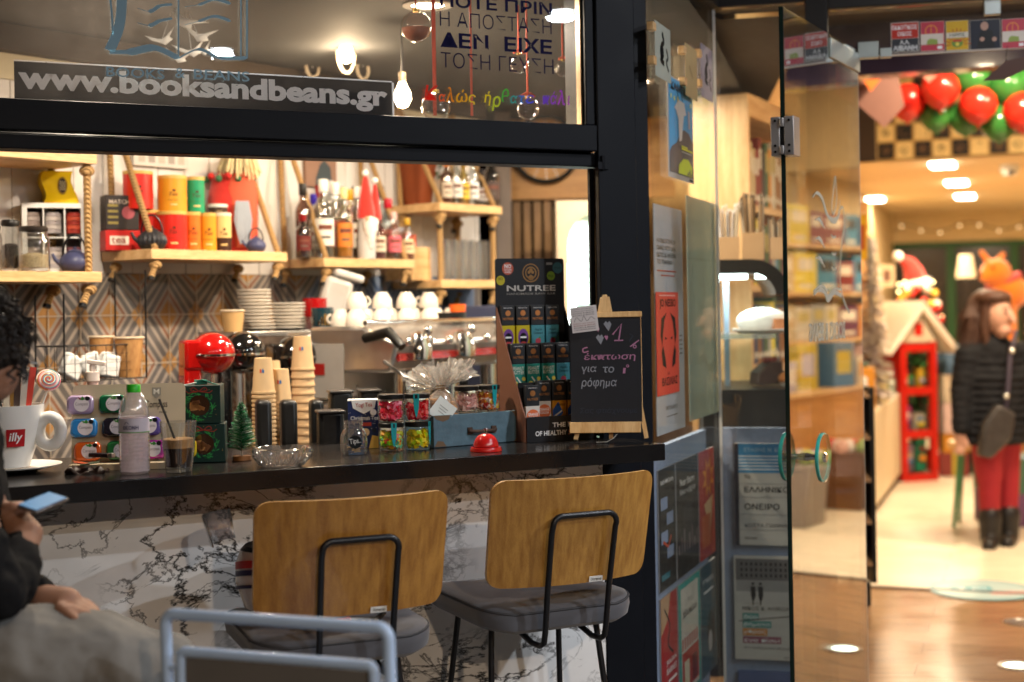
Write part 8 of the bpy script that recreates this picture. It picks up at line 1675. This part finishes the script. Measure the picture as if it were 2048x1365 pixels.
# helmet on the left chair
Mx = Matrix.Translation(c2.location) @ Matrix.Rotation(c2.rotation_euler.z, 4, 'Z')
hp = Mx @ Vector((-.085, .17, .718))
t = thing('helmet', 'white motorcycle helmet with red and purple stripes, upside down on the left chair seat', 'helmet', hp, .45)
wsh = cm('cfc0ba', .18, coat=.8)
part(t, 'shell', lambda b: b.lathe([(0, .0), (.07, .004), (.115, .04), (.135, .1), (.132, .15), (.122, .175), (.112, .172), (.118, .14), (.1, .07), (0, .04)], wsh, 36, sx=1, sy=.82))
part(t, 'lining', lambda b: b.lathe([(.121, .1755), (.112, .185), (.09, .18), (.08, .1), (0, .06)], BLACKPL, 30, sy=.82))
def f(b):
    pu, rd_ = cm('2a1f4a', .4), cm('b3221e', .4)
    for z0, z1, m in ((.115, .128, pu), (.132, .15, rd_), (.085, .093, pu)):
        vs = []
        for i in range(25):
            a = math.pi+math.pi*i/24; r_ = .1375; vs += [(r_*math.cos(a), .82*r_*math.sin(a)-.001, z0+.012*math.sin(i*.26)), (r_*math.cos(a), .82*r_*math.sin(a)-.001, z1+.012*math.sin(i*.26))]
        b.add(vs, [(2*i, 2*i+2, 2*i+3, 2*i+1) for i in range(24)], m, True)
part(t, 'stripes', f)
part(t, 'visor', lambda b: b.add([(.15*math.cos(a)*k-.05, .12*math.sin(a)*k, z) for z, k in ((.19, .95), (.26, 1.08)) for a in [2.0+.14*i for i in range(10)]], [(i, i+1, i+11, i+10) for i in range(9)], glass('visor', (.75, .72, .74), .05, 4, dirt=.12), True), solid=.002)
part(t, 'strap', lambda b: b.tube([(-.02, -.12, .02), (.06, -.14, .012), (.16, -.13, .004), (.2, -.08, .006)], .009, BLACKPL, 8))
part(t, 'buckle', lambda b: b.box((.07, -.15, .014), (.05, .014, .018), cm('c03a22', .4), rz=.1), bevel=.004)
# ------------------------------------------------------------------ pale metal chair close to the camera
YC = 2.45
q = onY(560, 1365, YC); s = YC/F_PX
t = thing('metal_chair', 'pale blue grey metal cafe chair seen from behind, close to the camera', 'chair', (q.x, YC, 0), R(-20))
gm = mat('pale_blue_enamel', (.40, .53, .74), .35, var=.12, scale=12, coat=.3)
def C(px, py): 
    Fc = Frame(q.x, YC, -20); x, z = Fc.hit(px, py, 0); return (x, 0, z)
a, b_ = C(334, 1226), C(784, 1258); zt_ = (a[2]+b_[2])/2; xa, xb_ = C(332, 1300)[0], C(778, 1300)[0]
def rcp(x0, x1, z, zl, r=.02, lean=.0): return [(x0, lean, zl)]+[(x, -.0, zz) for x, zz in arc(x0+r, z-r, r, 180, 90, 5)]+[(x, -.0, zz) for x, zz in arc(x1-r, z-r, r, 90, 0, 5)]+[(x1, lean, zl)]
part(t, 'back_frame', lambda b: b.tube([(x, y+.06*max(0, (.75-z)), z) for x, y, z in rcp(xa, xb_, zt_, .44)], .0105, gm, 14))
c_, d_ = C(362, 1300), C(748, 1335); zi_ = (c_[2]+d_[2])/2
part(t, 'inner_frame', lambda b: b.tube(rcp(c_[0], d_[0], zi_, .50, .012), .0095, gm, 14))
part(t, 'back_panel', lambda b: b.b2((c_[0]+.011, -.003, .52), (d_[0]-.011, .003, zi_-.011), mat('grey_mesh', (.12, .11, .10), .6)))
part(t, 'red_label', lambda b: b.b2((c_[0]+.07, -.006, zi_-.085), (c_[0]+.2, -.0035, zi_-.055), cm('b5201c', .4)))
part(t, 'bracket', lambda b: (b.tube([(xa, 0, zi_-.03), (c_[0], 0, zi_-.03)], .006, gm), b.tube([(d_[0], 0, zi_-.03), (xb_, 0, zi_-.03)], .006, gm)))
part(t, 'seat', lambda b: b.b2((xa, .02, .43), (xb_, .42, .45), gm), bevel=.006)
for x, y, yy in ((xa+.01, .04, -.04), (xb_-.01, .04, -.04), (xa+.01, .38, .42), (xb_-.01, .38, .42)): part(t, 'leg', lambda b: b.tube([(x, y, .429), (x, yy, 0)], .0105, gm, 10))
# ------------------------------------------------------------------ seated person with phone
YP = 2.78; q = onY(-60, 1365, YP); PB = Vector((q.x, YP, 0)); s = YP/F_PX
t = thing('person', 'seated person with dark curly hair, black jacket and beige trousers, holding a phone', 'person', PB, 0)
def Q(px, py, y=0): v = onY(px-(22 if py < 780 else 62 if py < 1060 else 30 if py < 1150 else 8), py+(10 if py < 780 else 0), YP+y)-PB; return v
dsk = mat('tan_skin', (.30, .155, .10), .55, sss=.1, var=.12)
def f(b):
    b.sph(Q(-28, 690), (.085, .075, .115), dsk, 20, 14); b.sph(Q(5, 735, -.005), (.055, .05, .06), dsk, 12, 8); b.sph(Q(34, 722, 0), (.018, .014, .02), dsk, 8, 6); b.sph(Q(-60, 715, -.06), (.02, .012, .03), dsk, 8, 6)
    b.limb([Q(-45, 840), Q(-35, 760)], [.06, .055], dsk); b.limb([Q(-70, 900), Q(-80, 1060), Q(-90, 1280)], [.07, .07, .08], dsk)
    b.limb([Q(-40, 890, -.1), Q(-10, 1180, -.14), Q(72, 1098, .0), Q(86, 1070, .03)], [.055, .047, .032, .028], dsk)
    b.limb([Q(86, 1068, .03), Q(80, 1038, .045)], [.03, .034], dsk)
    for k in range(4): b.limb([Q(62+10*k, 1034-4*k, .035), Q(72+12*k, 1012-1*k, .02+.01*k), Q(88+9*k, 1010+3*k, .015+.01*k), Q(94+6*k, 1020+3*k, .03+.01*k)], [.0095, .009, .0085, .007], dsk, 8)
    b.limb([Q(70, 1040, .05), Q(52, 1014, .055), Q(66, 994, .055)], [.012, .0105, .008], dsk, 8)
    b.limb([Q(-40, 900, .12), Q(20, 1190, .14), Q(100, 1200, .05)], [.05, .045, .03], dsk)
    b.limb([Q(100, 1200, .04), Q(140, 1206, .03)], [.03, .032], dsk)
    for k in range(4): b.limb([Q(150, 1198+7*k, .05-.02*k), Q(182, 1206+8*k, .05-.02*k), Q(204+3*k, 1222+7*k, .045-.02*k)], [.0105, .0095, .0075], dsk, 8)
    b.limb([Q(128, 1214, -.01), Q(160, 1240, -.035)], [.012, .009], dsk, 8)
    for y in (.0, .17): b.limb([Q(-90, 1330, y), Q(330, 1345, y+.05), Q(352, 1760, y+.02)], [.085, .065, .045], dsk)
part(t, 'body', f, remesh=.006, smooth=2)
jk = mat('black_jacket', (.005, .005, .006), .9, var=.3, bump=.5, scale=14, spec=.15)
def f(b):
    b.limb([Q(-75, 880), Q(-85, 1050), Q(-90, 1290)], [.13, .145, .16], jk, 20); b.limb([Q(-60, 840), Q(-70, 890)], [.07, .11], jk, 16)
    b.limb([Q(-38, 890, -.1), Q(-20, 1030, -.13), Q(-2, 1180, -.14), Q(32, 1160, -.06), Q(70, 1106, .0)], [.06, .055, .062, .056, .042], jk, 16); b.limb([Q(-40, 900, .12), Q(20, 1190, .14), Q(84, 1198, .07)], [.085, .068, .045], jk, 16)
part(t, 'jacket', f, remesh=.008, smooth=2, disp=(.07, .03))
tr = mat('beige_trousers', (.19, .18, .165), .85, var=.2, scale=9, bump=.35)
def f(b):
    for y in (-.02, .17):
        b.limb([Q(-80, 1335, y), Q(60, 1318, y), Q(190, 1322, y+.02), Q(325, 1345, y+.05), Q(350, 1500, y+.04), Q(345, 1720, y+.02)], [.12, .11, .10, .085, .075, .065], tr, 18)
part(t, 'trousers', f, remesh=.008, smooth=8, disp=(.13, .045))
hb = mat('dark_curly_hair', (.012, .008, .006), .55, var=.4)
def f(b):
    c = Q(-30, 672); b.sph(c, (.10, .092, .10), hb, 20, 14)
    for i in range(420):
        a = random.uniform(0, 6.283); e = random.uniform(-.5, 1.35); d = Vector((math.cos(a)*math.cos(e), math.sin(a)*math.cos(e), math.sin(e)))
        if d.x > .3 and e < -.1 and random.random() < .5: continue
        p0 = c+Vector((d.x*.097, d.y*.088, d.z*.095)); L_ = random.uniform(.008, .026); r_ = random.uniform(.006, .011); u = d.orthogonal().normalized(); v = d.cross(u)
        b.tube([p0+d*L_*k/9+u*r_*math.cos(k*1.1)+v*r_*math.sin(k*1.1) for k in range(10)], [.0028]*8+[.002, .001], hb, 5)
    for i in range(60):
        x = 30+random.uniform(-10, 44); y0 = 600+random.uniform(0, 130); p0 = Q(x, y0, random.uniform(-.05, .05)); b.tube([p0+Vector((.006*math.cos(k), .006*math.sin(k*1.3), -.004*k)) for k in range(9)], [.0026]*7+[.002, .001], hb, 5)
part(t, 'hair', f)
part(t, 'shoe', lambda b: (b.limb([Q(345, 1790, .02), Q(430, 1810, .02)], [.05, .04], BLACKPL), b.limb([Q(345, 1790, .2), Q(430, 1810, .2)], [.05, .04], BLACKPL)))
pp = onY(86, 1003, YP-.01); t2 = thing('smartphone', 'smartphone with a lit blue screen in the seated person s hand', 'phone', pp, 0); ya = Vector((.45, .85, .175)).normalized(); za = Vector((.1, -.25, .96)); xa_ = ya.cross(za).normalized(); za = xa_.cross(ya); t2.scale = (.85, .72, 1); t2.rotation_euler = Matrix((xa_, ya, za)).transposed().to_euler()
part(t2, 'case', lambda b: b.b2((-.031, -.06, -.008), (.031, .06, 0), mat('phone_case', (.12, .10, .09), .3, metal=.4)), bevel=.004)
part(t2, 'screen', lambda b: b.b2((-.027, -.055, .0002), (.027, .055, .0012), mat('phone_glow', (.006, .035, .07), .3, emit=4.5, var=.95, scale=40)))
q = onY(-60, 1365, YP+.08); t3 = thing('bar_stool', 'dark stool carrying the seated person', 'stool', (q.x-.03, YP+.08, 0), 0); zs_ = Q(-90, 1440).z
part(t3, 'seat', lambda b: b.lathe([(0, zs_-.07), (.19, zs_-.07), (.2, zs_-.04), (.19, zs_-.01), (0, zs_-.005)], FAB, 28))
for k in range(4): part(t3, 'leg', lambda b: b.tube([(.13*math.cos(.785+1.571*k), .13*math.sin(.785+1.571*k), zs_-.071), (.2*math.cos(.785+1.571*k), .2*math.sin(.785+1.571*k), 0)], .01, BLACKMETAL, 10))
